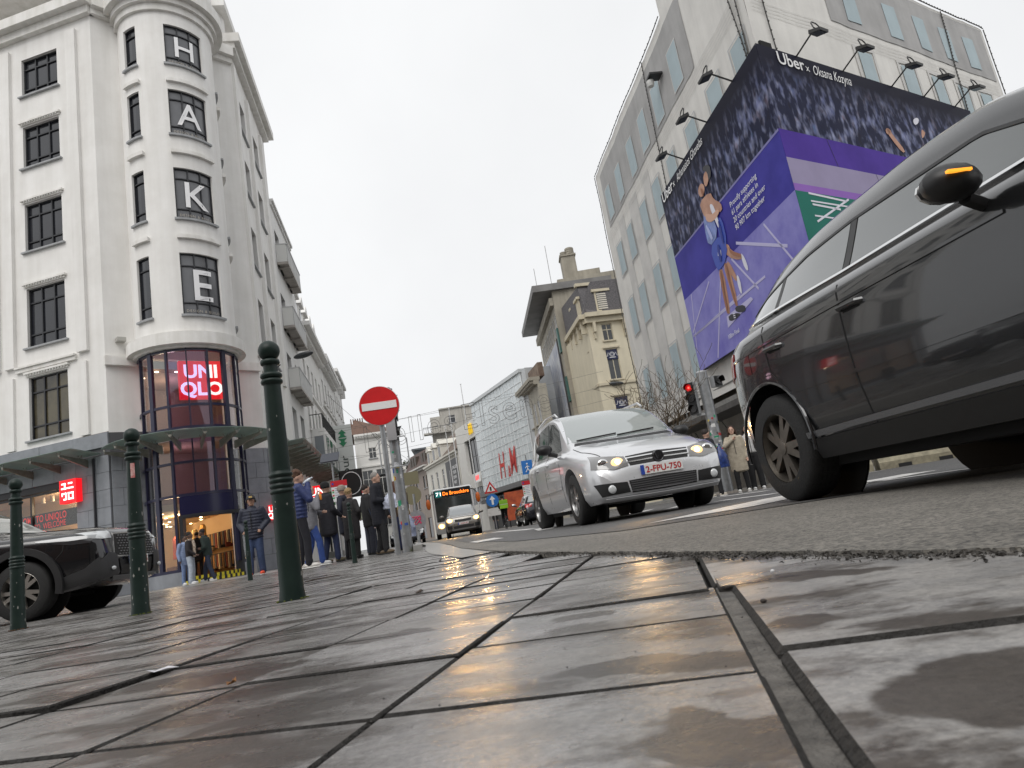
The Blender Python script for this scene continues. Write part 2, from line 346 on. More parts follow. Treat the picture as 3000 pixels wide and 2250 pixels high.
# single pavers: shared bevelled slab mesh, own tilt and height
def slab_mesh(w, l, h=.05, bv=.003, name='paver'):
    mb = MB(); a, b = w / 2, l / 2; V = []
    for (x, y, z) in ((a, b, -h), (a, b, -bv), (a - bv, b - bv, 0)): V += [(-x, -y, z), (x, -y, z), (x, y, z), (-x, y, z)]
    F = [(8, 9, 10, 11)]
    for r in (0, 4):
        for i in range(4): F.append((r + i, r + (i + 1) % 4, r + 4 + (i + 1) % 4, r + 4 + i))
    mb.add(V, F); mb.mi = [0] + [1] * 4 + [1] * 4; me = mb.mesh(name)
    return me
PW, PL = .356, .295
pm = slab_mesh(PW - .007, PL - .0095); pm.materials.append(STONE); pm.materials.append(MORTAR)
cells = []
rnd = random.Random(3)
for i in range(0, 44):
    for j in range(-2, 52):
        s = -.335 - PW * (i + .5) + .0; t = .405 + PL * (j + .5)
        c = st(s, t)
        if c.y < .05 or c.x < -1.1 * c.y - 1.2: continue
        if c.x > edge_x(c.y) - .02: continue
        cells.append((c.length, s, t))
for i in range(0, 4):
    for j in range(3, 40):
        s = -.335 + .19 + .38 * i; t = .405 + PL * (j + .5)
        c = st(s, t)
        if c.x > edge_x(c.y) + .25: continue
        if t < 1.35: continue
        cells.append((c.length, s, t))
cells.sort()
for D, s, t in cells[:285]:
    dz = rnd.gauss(0, .0016); c = st(s, t, dz)
    w = inst(pm, 'paver', pav, (c.x, c.y, c.z + .0165 - .0165), (rnd.gauss(0, .005), rnd.gauss(0, .004), -PA + rnd.gauss(0, .004)), (1.04 if s > -.33 else 1, 1, 1))
mb = MB()
for D, s, t in cells[285:]:
    c = st(s, t, rnd.gauss(0, .0014)); T = Matrix.Translation(c) @ Matrix.Rotation(-PA, 4, 'Z') @ Matrix.Rotation(rnd.gauss(0, .003), 4, 'X') @ Matrix.Rotation(rnd.gauss(0, .003), 4, 'Y')
    a, b = (PW - .009) / 2 * (1.04 if s > -.33 else 1), (PL - .013) / 2
    mb.add([T @ Vector(p) for p in ((-a, -b, 0), (a, -b, 0), (a, b, 0), (-a, b, 0), (-a, -b, -.02), (a, -b, -.02), (a, b, -.02), (-a, b, -.02))], [(0, 1, 2, 3), (0, 4, 5, 1), (1, 5, 6, 2), (2, 6, 7, 3), (3, 7, 4, 0)])
STONE_FAR = wet_stone('wet_bluestone_far', (.32, .315, .31), (.165, .16, .155), (.060, .052, .045), .14, .42, stain=.85, tint=False)
pf = obj('paver_field', mb, STONE_FAR, pav); tag(pf, kind='stuff')
# large slabs between the two long joints and along the road
def slab(s0, s1, t0, t1, mat, dz=0., rx=0., ry=0.):
    me = slab_mesh(s1 - s0, t1 - t0, .06, .007); me.materials.append(mat); me.materials.append(MORTAR); c = st((s0 + s1) / 2, (t0 + t1) / 2, dz)
    return inst(me, 'slab', pav, c, (rx, ry, -PA))
slab(-.333, .052, -.3, .695, STONE, .001, .004, -.004); slab(-.333, .052, .701, 1.036, STONE, .001, -.003, .003); slab(-.333, .052, 1.041, 1.342, STONE, 0, .004, .002)
slab(.074, .80, -.4, .745, STONE_L, .003, .006, .004); slab(.074, .72, .762, 1.36, STONE_L, .006, -.006, -.002); slab(.81, 1.6, -.6, .745, STONE_L, 0)
slab(.045, .60, 1.366, 1.95, STONE_L, .002, .003, .004)
obj('groove_fill', MB().add([st(s, t, -.0035 - .002 * random.random()) for t in np.linspace(-.4, 1.36, 60) for s in (.050, .076)], [(2 * i, 2 * i + 1, 2 * i + 3, 2 * i + 2) for i in range(59)]), M('groove_mortar', (.16, .15, .135), .6, var=.6, vs=30, bump=.6, bs=150), pav, world_co=True)
slab(-.325, .036, 1.352, 1.66, STONE, .001, .003, 0)
# pavement beyond the built pavers
sheet('pavement_far', [(-50, 13.5), (-8, 13.5), (-3.2, 15), (-3.4, 20.6), (-7.4, 43), (-16.7, 95), (-60, 140)], -.004, M('far_paving', (.30, .295, .285), .35, var=.4, vs=4, bump=.4, bs=20, rvar=.15)); 
sheet('pavement_left', [(-50, 2), (-9, 2), (-13, 13.4), (-50, 13.4)], -.004, MATS['far_paving'])
# carriageway
def ragged(poly, step, amp, seed=0):
    out = []; r = random.Random(seed)
    for (x0, y0), (x1, y1) in zip(poly, poly[1:]):
        L = math.hypot(x1 - x0, y1 - y0); n = max(1, int(L / step)) if y0 < 9 else 1
        for k in range(n):
            f = k / n; out.append((x0 + (x1 - x0) * f + (r.uniform(-amp, amp) if y0 < 9 else 0), y0 + (y1 - y0) * f + (r.uniform(-amp, amp) if y0 < 9 else 0)))
    return out + [poly[-1]]
RIGHT = [(6.2, 96), (3.0, 70), (3.4, 42), (5.9, 19.5), (6.6, 16.4), (9.5, 15.6), (30, 21), (80, 40), (80, -60), (10, -60), (3, -8)]
road = sheet('road', ragged(EDGE, .035, .010) + [(-10, 140)] + RIGHT, .012, ASPH_OLD, thick=.03); tag(road, 'worn grey asphalt road curving past the corner')
# darker resurfaced lane across the junction
sheet('road_lane', [(-1.25, 12), (-.2, 6.6), (.55, 4.6), (1.55, 4.2), (2.4, 3.9), (4.2, 3.0), (9, 2.2), (40, 2), (60, 30), (29, 20.3), (9.4, 15.2), (6.4, 16), (5.6, 19.4), (3.1, 42), (-5.9, 43), (-2.5, 20.6)], .016, ASPH)
for k, poly in enumerate([[(.78, 5.05), (1.5, 4.94), (1.95, 5.3), (3.7, 6.4), (3.7, 7.0), (2.12, 6.5)], [(2.5, 9.8), (2.75, 8.2), (2.98, 8.3), (2.72, 9.9)], [(3.9, 15), (3.95, 12.1), (4.2, 12.1), (4.15, 15)],
        [(2.6, 6.6), (3.35, 4.6), (3.52, 4.62), (2.8, 6.7)], [(3.4, 4.5), (4.1, 2.9), (4.3, 2.95), (3.6, 4.55)], [(-1.06, 10.75), (-.80, 9.2), (-.45, 9.3), (-.68, 11.0)], [(-1.7, 25.5), (-.2, 14.4), (0.02, 14.4), (-1.4, 25.5)], [(-.05, 13.4), (.02, 10.6), (.28, 10.6), (.2, 13.4)],
        [(.83, 9.9), (1.5, 10.4), (2.3, 13.4), (1.9, 13.7)], [(1.9, 10.4), (2.3, 10.0), (3.3, 13.2), (2.9, 13.4)], [(4.6, 15.3), (6.6, 13.2), (6.8, 13.4), (4.8, 15.6)]]):
    o = sheet('road_marking', ragged(poly + [poly[0]], .25, .012, k)[:-1], .020, PAINT, parent=road)
# pale gutter and kerbs
GUT = M('gutter_concrete', (.30, .29, .27), .45, var=.35, vs=8, bump=.4, bs=60, rvar=.15)
KERB = M('kerb_stone', (.33, .325, .31), .5, var=.3, vs=5, bump=.3, bs=50)
sheet('gutter', [(-.55, 4.9), (-.33, 5.0), (-.89, 8.0), (-1.42, 11.4), (-2.9, 20.6), (-6.9, 43), (-7.3, 43), (-3.3, 20.6), (-1.85, 11.4), (-1.25, 8.0)], .006, GUT)
def kerb(p0, p1, w=.16, h=.1, n=1):
    p0, p1 = Vector(p0), Vector(p1); L = (p1 - p0).length; k = max(1, int(L / 1.0)); d = (p1 - p0) / k; a = math.atan2(d.y, d.x)
    me = MB().box(.006, d.length - .006, -w / 2, w / 2, -.02, h).mesh('kerb_stone'); me.materials.append(KERB)
    r = bpy.data.objects.new('kerb', None); r.location = (p0.x, p0.y, 0); COL.objects.link(r); tag(r, kind='structure')
    for i in range(k): q = d * i; inst(me, 'kerb_stone', r, (q.x, q.y, 0), (0, 0, a))
kerb((-2.1, 12.2), (-3.5, 20.6)); kerb((-3.5, 20.6), (-7.5, 43)); kerb((5.9, 19.5), (3.4, 42)); kerb((6.6, 16.4), (5.9, 19.5)); kerb((9.5, 15.6), (6.6, 16.4))
sheet('pavement_right', [(6.66, 16.5), (9.5, 15.7), (30, 21.1), (30, 40), (3.5, 60), (3.48, 42), (5.98, 19.6)], .095, M('right_paving', (.2, .197, .19), .45, var=.35, vs=4, bump=.3, bs=30, rvar=.15))
# ================================================================== WHITE CORNER BUILDING
PLASTER = M('white_render', (.82, .808, .785), .8, var=.14, vs=1.2, bump=.12, bs=25, streak=.55, col2=(.70, .685, .655))
PLASTER_T = M('white_trim', (.82, .805, .78), .75, var=.22, vs=2, bump=.1, bs=25, streak=.6, col2=(.63, .615, .57))
DARKFRAME = M('dark_frame', (.018, .019, .023), .35)
BLUEFRAME = M('blue_frame', (.014, .014, .042), .3)
PANEDARK = M('dark_pane', (.020, .022, .028), .05, spec=.8, var=.7, vs=.35, col2=(.008, .009, .014))
PANEFILM = M('film_pane', (.15, .154, .165), .12, spec=.6, var=.2, vs=1)
PANEWARM = M('warm_pane', (.10, .085, .05), .06, spec=.7, var=.7, vs=.8, col2=(.03, .028, .022), emit=.0)
STONEBLK = M('blue_grey_stone', (.27, .285, .31), .5, var=.3, vs=3, bump=.15, bs=70, streak=.4, rvar=.1)
SILL = M('sill_stone', (.36, .37, .38), .6, var=.25, vs=4)
LETW = M('white_letter', (.85, .85, .86), .5)
FL = Vector((-14.58, 23.9)); FR = pol(-20.62, 30.)
LF = Flat(FL, -78.1, -1); RF = Flat(FR, -10.1, 1)
if LF.n.y > 0: LF.n = -LF.n
if RF.n.x < 0: RF.n = -RF.n
cv = FR - FL; CLEN = cv.length; CF = Flat(FL, math.degrees(math.atan2(cv.x, cv.y)), 1)
if CF.n.y > 0: CF.n = -CF.n
TC = pol(-25.75, 28.3); TR = 1.81
TW = Round(TC, TR, 180 - 25.75); TW.sgn = 1
# Round uses clockwise azimuth: seen from the camera positive s must go right (anticlockwise about the tower) -> flip
class Tower(Round):
    def P(self, s, z, o=0.):
        a = RD(self.az0 - s); return Vector((self.C.x + (self.R + o) * math.sin(a), self.C.y + (self.R + o) * math.cos(a), z))
TW = Tower(TC, TR, 180 - 25.75)
B = thing('corner_building', 'tall white corner building with a rounded tower, dark windows and a shop below', 'building', (FL.x, FL.y, 0))
def pw(name, mb, mat, parent=B, **k): return obj(name, mb, mat, parent, world_co=True, **k)

FLOORS = [(9.67, 12.07), (13.6, 15.64), (17.22, 19.1), (20.5, 22.25)]
def window(fr, s0, s1, z0, z1, parent, cols=3, rows=(.24, .54, .22), o=-.2, fmat=DARKFRAME, gmat=PANEDARK, fw=.055, name='window', depth=.09, cfr=None):
    cs = [s0 + (s1 - s0) * i / cols for i in range(cols + 1)] if cfr is None else [s0 + (s1 - s0) * x for x in cfr]
    tot = sum(rows); zs = [z0]; 
    for r in reversed(rows): zs.append(zs[-1] + (z1 - z0) * r / tot)
    sc = 1 if isinstance(fr, Flat) else math.degrees(1 / fr.R)
    mb = MB()
    for i, c in enumerate(cs):
        a, b = (c, c + fw * sc) if i == 0 else ((c - fw * sc, c) if i == len(cs) - 1 else (c - fw * sc / 2, c + fw * sc / 2))
        mb.fbox(fr, a, b, z0, z1, o, o + depth)
    for i, c in enumerate(zs):
        a, b = (c, c + fw) if i == 0 else ((c - fw, c) if i == len(zs) - 1 else (c - fw / 2, c + fw / 2))
        mb.fbox(fr, s0 + fw * sc, s1 - fw * sc, a + .001, b - .001, o + .004, o + depth - .004)
    w = pw(name, mb, fmat, parent)
    for i in range(len(cs) - 1):
        for j in range(len(zs) - 1):
            m2 = MB().fbox(fr, cs[i] + .01 * sc, cs[i + 1] - .01 * sc, zs[j] + .01, zs[j + 1] - .01, o + .02, o + .035)
            p = obj('pane', m2, gmat, w); p.location = -Vector(parent.location) - Vector((0, 0, 0)) - Vector(w.location) if False else (0, 0, 0)
    return w
def sill(fr, s0, s1, z, parent=B, mat=SILL, h=.065, out=.11, name='window_sill', ov=.12):
    return pw(name, MB().fbox(fr, s0 - ov, s1 + ov, z - h, z, -.2, out), mat, parent)
def hood(fr, s0, s1, z, parent=B, mat=None, dent=True):
    mb = MB().fbox(fr, s0 - .12, s1 + .12, z + .08, z + .16, 0, .12).fbox(fr, s0 - .05, s1 + .05, z + .0, z + .08, 0, .06)
    if dent:
        n = 14
        for i in range(n):
            a = s0 + (s1 - s0) * (i + .2) / n; mb.fbox(fr, a, a + (s1 - s0) / n * .5, z + .035, z + .078, .06, .10)
    return pw('hood_mould', mb, mat or PLASTER_T, parent)

# --- left facade
LEND = 8.9
cols_L = [(1.68, 3.46), (5.55, 7.4)]
lw = [(6.08, 8.5)] + FLOORS
holesL = [(a, b, z0, z1) for (a, b) in cols_L for (z0, z1) in lw]
mb = MB(); wall_mesh(mb, LF, 0, LEND, 5.8, 23.2, holesL, .3); pw('wall_left', mb, PLASTER).name = 'wall'
mb = MB()
for s0 in (.66, 3.98, 4.72, 7.9): mb.fbox(LF, s0, s0 + .46, 8.98, 22.75, 0, .14)
for s0 in (.66, 3.98): mb.fbox(LF, s0 + .1, s0 + .46, 5.82, 8.6, 0, .1)
pw('pilaster', mb, PLASTER)
for (a, b) in cols_L:
    for k, (z0, z1) in enumerate(lw):
        window(LF, a, b, z0, z1, B, gmat=PANEWARM if k == 0 else PANEDARK)
        sill(LF, a, b, z0)
        if k < 4: hood(LF, a, b, z1 + .05)
    pw('string_course', MB().fbox(LF, a - .45, b + .5, 8.75, 8.9, 0, .1).fbox(LF, a - .45, b + .5, 8.9, 8.97, 0, .16), PLASTER_T)
# --- right (street) facade
REND = 7.7
cols_R = [(.78, 2.4), (3.9, 5.4)]
rw = [(6.1, 8.5)] + FLOORS
holesR = [(a, b, z0, z1) for (a, b) in cols_R for (z0, z1) in rw]
mb = MB(); wall_mesh(mb, RF, 0, REND, 4.9, 24.3, holesR, .4); pw('wall', mb, PLASTER)
mb = MB()
for s0 in (.05, 2.85, 6.0): mb.fbox(RF, s0, s0 + .5, 8.98, 23.4, 0, .14)
pw('pilaster', mb, PLASTER)
for (a, b) in cols_R:
    for k, (z0, z1) in enumerate(rw):
        window(RF, a, b, z0, z1, B, o=-.3, gmat=PANEWARM if k == 0 else PANEDARK); sill(RF, a, b, z0)
pw('cornice', MB().fbox(RF, -.3, REND + .3, 24.3, 24.75, -.6, .55).fbox(RF, -.2, REND, 24.0, 24.3, -.3, .3), PLASTER_T)
# --- chamfer behind the tower
half = CLEN / 2
mb = MB(); wall_mesh(mb, CF, 0, CLEN, 0, 23.2, [(half - 1.62, half + 1.35, -.1, 8.6)], .3); pw('wall', mb, PLASTER)
pw('string_course', MB().fbox(CF, -.05, half - 1.5, 8.25, 8.6, 0, .16), PLASTER_T); pw('string_course', MB().fbox(CF, half + 1.5, CLEN + .05, 8.25, 8.6, 0, .16), PLASTER_T)
pw('cornice', MB().fbox(LF, -.22, LEND, 23.55, 24.0, -.5, .5).fbox(LF, -.1, LEND, 23.2, 23.55, -.3, .22), PLASTER_T)
pw('cornice', MB().fbox(CF, .0, CLEN, 23.45, 23.95, -.6, .42).fbox(CF, .0, CLEN, 23.2, 23.45, -.3, .2), PLASTER_T)
# attic set back, with deep eave
AF = Flat(FL + Vector((.6, 1.6)), -78.1, -1); AF.n = LF.n
pw('attic', MB().fbox(AF, -2.2, LEND + 2, 23.9, 27.0, -4, 0), PLASTER)
pw('roof_slab', MB().fbox(AF, .2, LEND + 2, 26.2, 26.7, -3, 1.3), PLASTER_T)
AR = Flat(FR + Vector((-1.0, .2)), -10.1, 1); AR.n = RF.n
pw('attic', MB().fbox(AR, 0, REND, 24.3, 27.2, -4, 0).fbox(AR, -.3, 2.2, 26.6, 27.1, -4, .9), PLASTER)
# --- round tower
tw_main = (-1.5, 47.5); tw_nar = (-58, -37); tw_nar2 = (83, 104)
TFL = [(9.68, 12.15, 'E'), (13.57, 15.72, 'K'), (17.17, 19.18, 'A'), (20.34, 22.18, 'H')]
holesT = [(a, b, z0, z1) for (a, b) in (tw_nar, tw_main, tw_nar2) for (z0, z1, _) in TFL]
mb = MB(); wall_mesh(mb, TW, -105, 150, 8.95, 22.75, holesT, .22); pw('tower_wall', mb, PLASTER, smooth=True)
for z0, z1, ch in TFL:
    for (a, b), nc, nm in ((tw_nar, 1, 'window'), (tw_main, 3, 'window'), (tw_nar2, 1, 'window')):
        w = window(TW, a, b, z0, z1, B, cols=nc, rows=(.2, .6, .2), o=-.17, gmat=PANEFILM if nc == 3 else PANEDARK, fw=.045, name=nm)
        sill(TW, a, b, z0, out=.1, ov=2.0, h=.08)
        if nc == 3:
            hgt = (z1 - z0) * .50
            me = text_mesh(ch, hgt / .70, bold=.012 * hgt, align='CENTER', res=2)
            bm = bmesh.new(); bm.from_mesh(me); bmesh.ops.subdivide_edges(bm, edges=[e for e in bm.edges if e.calc_length() > .15], cuts=4, use_grid_fill=False); bm.to_mesh(me); bm.free()
            for v in me.vertices: v.co = TW.P((a + b) / 2 + math.degrees(v.co.x / TR), z0 + (z1 - z0) * .25 + v.co.y, -.07)
            me.name = 'letter'; o = obj('letter', me, LETW, w)
            me = text_mesh('DESIGN & BUILD', .145, align='CENTER', spacing=1.25, res=2)
            for v in me.vertices: v.co = TW.P((a + b) / 2 + math.degrees(v.co.x / TR), z0 + .12 + v.co.y, -.075)
            obj('lettering', me, M('beige_letter', (.42, .38, .32), .6), w)
        if z0 > 10:
            pw('ledge', MB().fbox(TW, a - 1, b + 3, z0 - .85, z0 - .70, -.02, .13), PLASTER_T)
mb = MB().fbox(TW, -120, 165, 8.95, 9.02, -.3, .12).fbox(TW, -120, 165, 8.5, 8.95, -.3, .3).fbox(TW, -118, 163, 8.4, 8.5, -.3, .1)
pw('ring_ledge', mb, PLASTER_T, smooth=True)
mb = MB().fbox(TW, -120, 165, 22.75, 23.05, -.3, .12).fbox(TW, -120, 165, 23.05, 23.3, -.3, .26).fbox(TW, -122, 167, 23.3, 23.85, -.5, .5)
pw('tower_cornice', mb, PLASTER_T, smooth=True)
pw('tower_parapet', MB().fbox(TW, -120, 165, 23.85, 26.5, -.5, -.15), PLASTER, smooth=True)
mb = MB()
for i in range(40):
    a = 2 * PI * i / 40; 
mb.add([Vector((TC.x, TC.y, 23.4))] + [TW.P(-180 + 9 * i, 23.4, 0) for i in range(41)], [(0, i + 1, i + 2) for i in range(40)]); pw('tower_roof', mb, PLASTER_T)
pw('wall_lamp', MB().fbox(CF, half - 2.55, half - 2.25, 9.15, 9.3, 0, .3), M('lamp_grey', (.4, .39, .36), .5))

# --- curved glazing of the shop, ground and first floor
GL = clear_glass('shop_glass', (.86, .87, .86)); GLP = clear_glass('purple_glass', (.74, .68, .88))
MUL = [-92, -68, -47, -25, -2, 21, 43, 66, 90]
glz = thing('x', None, None) if False else None
mb = MB()
for a in MUL:
    wd = 5.5 if a in (-47, 43) else (2.6 if a in (-25, 21) else 1.6)
    lo = .55 if not (-20 < a < 40) else 3.05
    mb.fbox(TW, a - wd / 2, a + wd / 2, lo, 8.4, -.14, -.02, n=2)
for z in (8.34, 6.27, 5.45, 4.2, 3.05): mb.fbox(TW, -95, 95, z - .045, z + .045, -.125, -.035)
mb.fbox(TW, -95, -19, .45, .55, -.14, -.02); mb.fbox(TW, 47, 95, .45, .55, -.14, -.02)
curt = pw('curtain_wall_frame', mb, BLUEFRAME, smooth=True)
ZR = [(.55, 2.3), (2.34, 3.0), (3.1, 4.15), (4.25, 5.4), (5.5, 6.22), (6.32, 8.29)]
for i in range(len(MUL) - 1):
    for j, (z0, z1) in enumerate(ZR):
        if j < 2 and -20 < (MUL[i] + MUL[i + 1]) / 2 < 42: continue
        a, b = MUL[i] + .8, MUL[i + 1] - .8
        obj('pane', MB().fbox(TW, a, b, z0, z1, -.09, -.075), GLP if -26 < MUL[i] < 20 else GL, curt, smooth=True)
pw('fascia_panel', MB().fbox(TW, -20, 47, 2.36, 3.0, -.1, -.03), M('navy_panel', (.009, .009, .040), .25), smooth=True)
pw('door_lintel', MB().fbox(TW, -21, 48, 2.24, 2.36, -.3, .02), DARKFRAME)
pw('door_jamb', MB().fbox(TW, -21, -17, .0, 2.24, -.3, .02), DARKFRAME); pw('door_jamb', MB().fbox(TW, 45, 48, .0, 2.24, -.3, .02), DARKFRAME)
pw('plinth', MB().fbox(TW, -100, -20, 0, .45, -.3, .03), STONEBLK); pw('plinth', MB().fbox(TW, 48, 100, 0, .45, -.3, .03), STONEBLK)
# steps with yellow and black edge
mbk = MB(); mby = MB()
for k, (zz, o) in enumerate(((.12, .10), (.24, -.12))):
    mbk.fbox(TW, -18, 46, zz - .12, zz, -.6, o)
    for i in range(11):
        a = -17 + i * 5.7 + (2.8 if k else 0); mby.fbox(TW, a, a + 2.9, zz - .11, zz + .004, o - .04, o + .006)
st_ = pw('step', mbk, M('black_step', (.02, .02, .02), .6)); obj('hazard_stripe', mby, M('hazard_yellow', (.62, .52, .03), .6), st_)
# interior of the shop: floor slabs, back wall, ceiling, lights
WARMW = M('warm_wall', (.62, .47, .30), .8); CEIL = M('shop_ceiling', (.42, .30, .26), .8); WOODF = M('shop_floor', (.22, .15, .09), .5)
iw = Vector((CF.n.x, CF.n.y)) * -1
def inner(s, dpt): q = Vector((CF.P(s, 0).x, CF.P(s, 0).y)) + iw * dpt; return q
def slabz(z0, z1, s0, s1, d0, d1, mb): 
    mb.fbox(CF, s0, s1, z0, z1, -d1, -d0)
mb = MB(); slabz(0, .24, half - 1.6, half + 2.5, .35, 9, mb); pw('shop_floor', mb, WOODF)
mb = MB(); slabz(2.75, 3.0, half - 1.6, half + 2.5, .35, 9, mb); pw('shop_ceiling', mb, WARMW)
mb = MB(); slabz(5.38, 5.5, half - 1.6, half + 2.5, .35, 9, mb); slabz(8.15, 8.3, half - 1.6, half + 2.5, .35, 9, mb); pw('upper_ceiling', mb, CEIL)
mb = MB(); slabz(.24, 8.15, half - 1.6, half + 2.5, 8.8, 9, mb); slabz(.24, 8.2, half - 1.75, half - 1.6, .35, 9, mb); slabz(.24, 8.2, half + 2.5, half + 2.65, .35, 9, mb); pw('shop_wall', mb, WARMW)
pw('upper_back_wall', MB().fbox(CF, half - 1.6, half + 2.5, 3.0, 8.15, -3.2, -3.1), M('upper_wall', (.36, .27, .25), .8))
SPOT = M('spot_lamp', (1, .85, .6), .4, emit=14, ecol=(1, .80, .5))
mb = MB(); rr = random.Random(5)
for i in range(30):
    s, d = half + rr.uniform(-1.5, 2.4), rr.uniform(.6, 8.3); p = CF.P(s, 2.74, -d); mb.cyl(p, p - Vector((0, 0, .015)), .055, n=8)
pw('spot_lamp', mb, SPOT)
mb = MB()
for s, d, z in ((-1.1, .2, 8.14), (-.4, .1, 8.14), (.3, .0, 8.14), (-1.3, 1.2, 8.14), (.9, 1.3, 8.14), (-1.4, 2.3, 8.14), (-.6, 2.5, 8.14)):
    p = CF.P(half + s, z, -d); mb.cyl(p, p - Vector((0, 0, .015)), .07, n=8)
pw('spot_lamp', mb, SPOT)
def lamp_pt(loc, e, col=(1, .72, .42), r=.3, name='shop_light'):
    l = bpy.data.lights.new(name, 'POINT'); l.energy = e; l.color = col; l.shadow_soft_size = r; o = bpy.data.objects.new(name, l); o.location = loc; COL.objects.link(o); o.parent = None; return o
lamp_pt(CF.P(half, 2.4, -2.5), 85); lamp_pt(CF.P(half, 2.4, -6.0), 90); lamp_pt(CF.P(half - .3, 7.4, -1.3), 34, (1, .78, .6)); lamp_pt(CF.P(half, 4.7, -1.4), 22, (1, .75, .55))
# shop furniture: shelves with folded clothes, rails with coats
rr = random.Random(8)
sh = thing('clothes_shelf', 'tall white shelf of folded clothes inside the lit shop', 'shelf', tuple(CF.P(half - 1.4, .24, -5.5)))
mb = MB()
for z in (.3, .75, 1.2, 1.65): mb.fbox(CF, half - 1.55, half - .2, z, z + .04, -5.9, -5.4)
obj('shelf_board', mb, M('shelf_white', (.6, .55, .45), .6), sh, world_co=True)
mb = MB()
GCOL = [(.35, .06, .05), (.5, .42, .3), (.05, .06, .09), (.55, .3, .08), (.3, .3, .28)]
for k in range(5):
    mb = MB()
    for i in range(9):
        s = half - 1.5 + rr.random() * 1.1; z = rr.choice((.345, .795, 1.245, 1.695)); mb.fbox(CF, s, s + .22, z, z + rr.uniform(.12, .3), -5.8, -5.42)
    obj('folded_clothes', mb, M('cloth%d' % k, GCOL[k], .9), sh, world_co=True)
def coat(s, d, z, h, col, name='coat_on_hanger', label=''):
    t = thing(name, label, 'coat', tuple(CF.P(s, z, -d)))
    mb = MB(); prof = [(.06, 1.0), (.17, .97), (.24, .86), (.22, .6), (.24, .3), (.27, 0)]
    mb.lathe([(max(.02, r), zz * h) for r, zz in prof[::-1]], (0, 0, 0), 10, Matrix.Diagonal((1, .55, 1)))
    for sg in (-1, 1): mb.tube([(sg * .2, 0, .9 * h), (sg * .29, 0, .6 * h), (sg * .3, .02, .3 * h)], [.07, .06, .05], 6)
    obj('coat_body', mb, M('coatm%.2f%.2f' % col[:2], col, .9), t, smooth=True); t.rotation_euler = (0, 0, RD(-60)); return t
coat(half + .55, 2.0, 1.0, 1.1, (.50, .38, .18), label='tan coat hanging in the middle of the lit shop doorway')
coat(half + .15, 3.0, 1.05, .9, (.55, .12, .08), label='red coat hanging deeper inside the lit shop doorway')
coat(half + 1.1, 2.6, 1.3, 1.0, (.42, .24, .07), label='brown coat on a high stand at the right of the lit shop')
pw('display_table', MB().fbox(CF, half - .2, half + 1.2, .24, .75, -3.2, -2.2), M('table_wood', (.24, .12, .06), .5))
rl = thing('clothes_rail', 'two-tier rail of hanging clothes along the right wall inside the lit shop', 'clothes rail', tuple(CF.P(half + 2.1, .24, -3)))
for zz in (1.05, 1.95):
    obj('rail_bar', MB().cyl(CF.P(half + 2.15, zz, -.7), CF.P(half + 2.15, zz, -7), .02, n=6), DARKFRAME, rl, world_co=True)
    for i in range(30):
        d_ = .8 + i * .2; hh = rr.uniform(.5, .72); obj('hanging_garment', MB().fbox(CF, half + 1.92, half + 2.36, zz - hh, zz - .03, -d_ - rr.uniform(.07, .15), -d_), M('garment%d' % (i % 5), [(.34, .20, .09), (.05, .05, .06), (.45, .38, .26), (.22, .06, .05), (.10, .11, .13)][rr.randrange(5) if i > 4 else i], .9), rl, world_co=True)
# red logo box hung behind the first-floor glass
RED = M('sign_red', (.78, .012, .02), .4, emit=.8, ecol=(1, .008, .015)); SW = M('sign_white', (.9, .9, .88), .4, emit=1.3)
lb = thing('logo_box', 'big red square lightbox with white UNIQLO lettering behind curved glass', 'sign', tuple(TW.P(20, 6.3, -.9)))
SG = Flat(Vector((TW.P(-15, 0, -.5).x, TW.P(-15, 0, -.5).y)), 90 - 25.75 - 12, 1)
if SG.n.y > 0: SG.n = -SG.n
obj('box', MB().fbox(SG, 0, 1.5, 6.62, 8.06, -.25, 0), RED, lb, world_co=True)
for txt, zz in (('UNI', 7.42), ('QLO', 6.75)):
    me = text_on(SG, txt, .75, zz, .01, .70, bold=.022, align='CENTER', spacing=1.0); obj('lettering', me, SW, lb, world_co=True)
# --- ground floor stone on the left facade, block by block
def blocks(fr, s0, s1, z0, z1, hole=None, bw=.95, bh=.62, parent=None, th=.06, o0=0):
    z = z0; r = 0
    while z < z1 - .05:
        zt = min(z1, z + bh); s = s0 - (bw / 2 if r % 2 else 0)
        while s < s1 - .02:
            a, b = max(s, s0), min(s + bw, s1)
            ps = [(a, b)]
            if hole and zt > hole[2] + .01 and z < hole[3] - .01:
                ps = [(a, min(b, hole[0])), (max(a, hole[1]), b)]
            for (p, q) in ps:
                if q - p > .06: obj('stone_block', MB().fbox(fr, p + .006, q - .006, z + .006, zt - .006, o0 - .02, o0 + th + random.uniform(-.004, .004)), STONEBLK, parent, world_co=True)
            s += bw
        z = zt; r += 1
stone = pw('stone_base', MB().fbox(LF, -.0, 1.42, 0, 5.8, -.3, -.02).fbox(LF, 1.42, LEND, 4.12, 5.8, -.3, -.02).fbox(LF, 1.42, LEND, 0, .9, -.3, -.02), M('base_joint', (.08, .08, .085), .8))
blocks(LF, 0, LEND, 0, 4.95, (1.44, 8.2, .9, 4.1), parent=B)
blocks(LF, 0, LEND, 5.25, 5.78, None, bw=1.5, bh=.53, parent=B)
pw('stone_base', MB().fbox(CF, 0, half - 1.5, 0, 5.75, -.3, .012).fbox(CF, half + 1.5, CLEN, 0, 4.95, -.3, .012).fbox(RF, 0, .8, 0, 4.95, -.3, .012), MATS['base_joint'])
blocks(CF, .02, half - 1.6, 0, 4.95, None, bw=.7, parent=B, o0=.012); blocks(CF, half + 1.62, CLEN - .0, 0, 4.95, None, bw=.75, parent=B, o0=.012)
blocks(RF, .07, .8, 0, 4.95, None, bw=.73, parent=B, o0=.012)
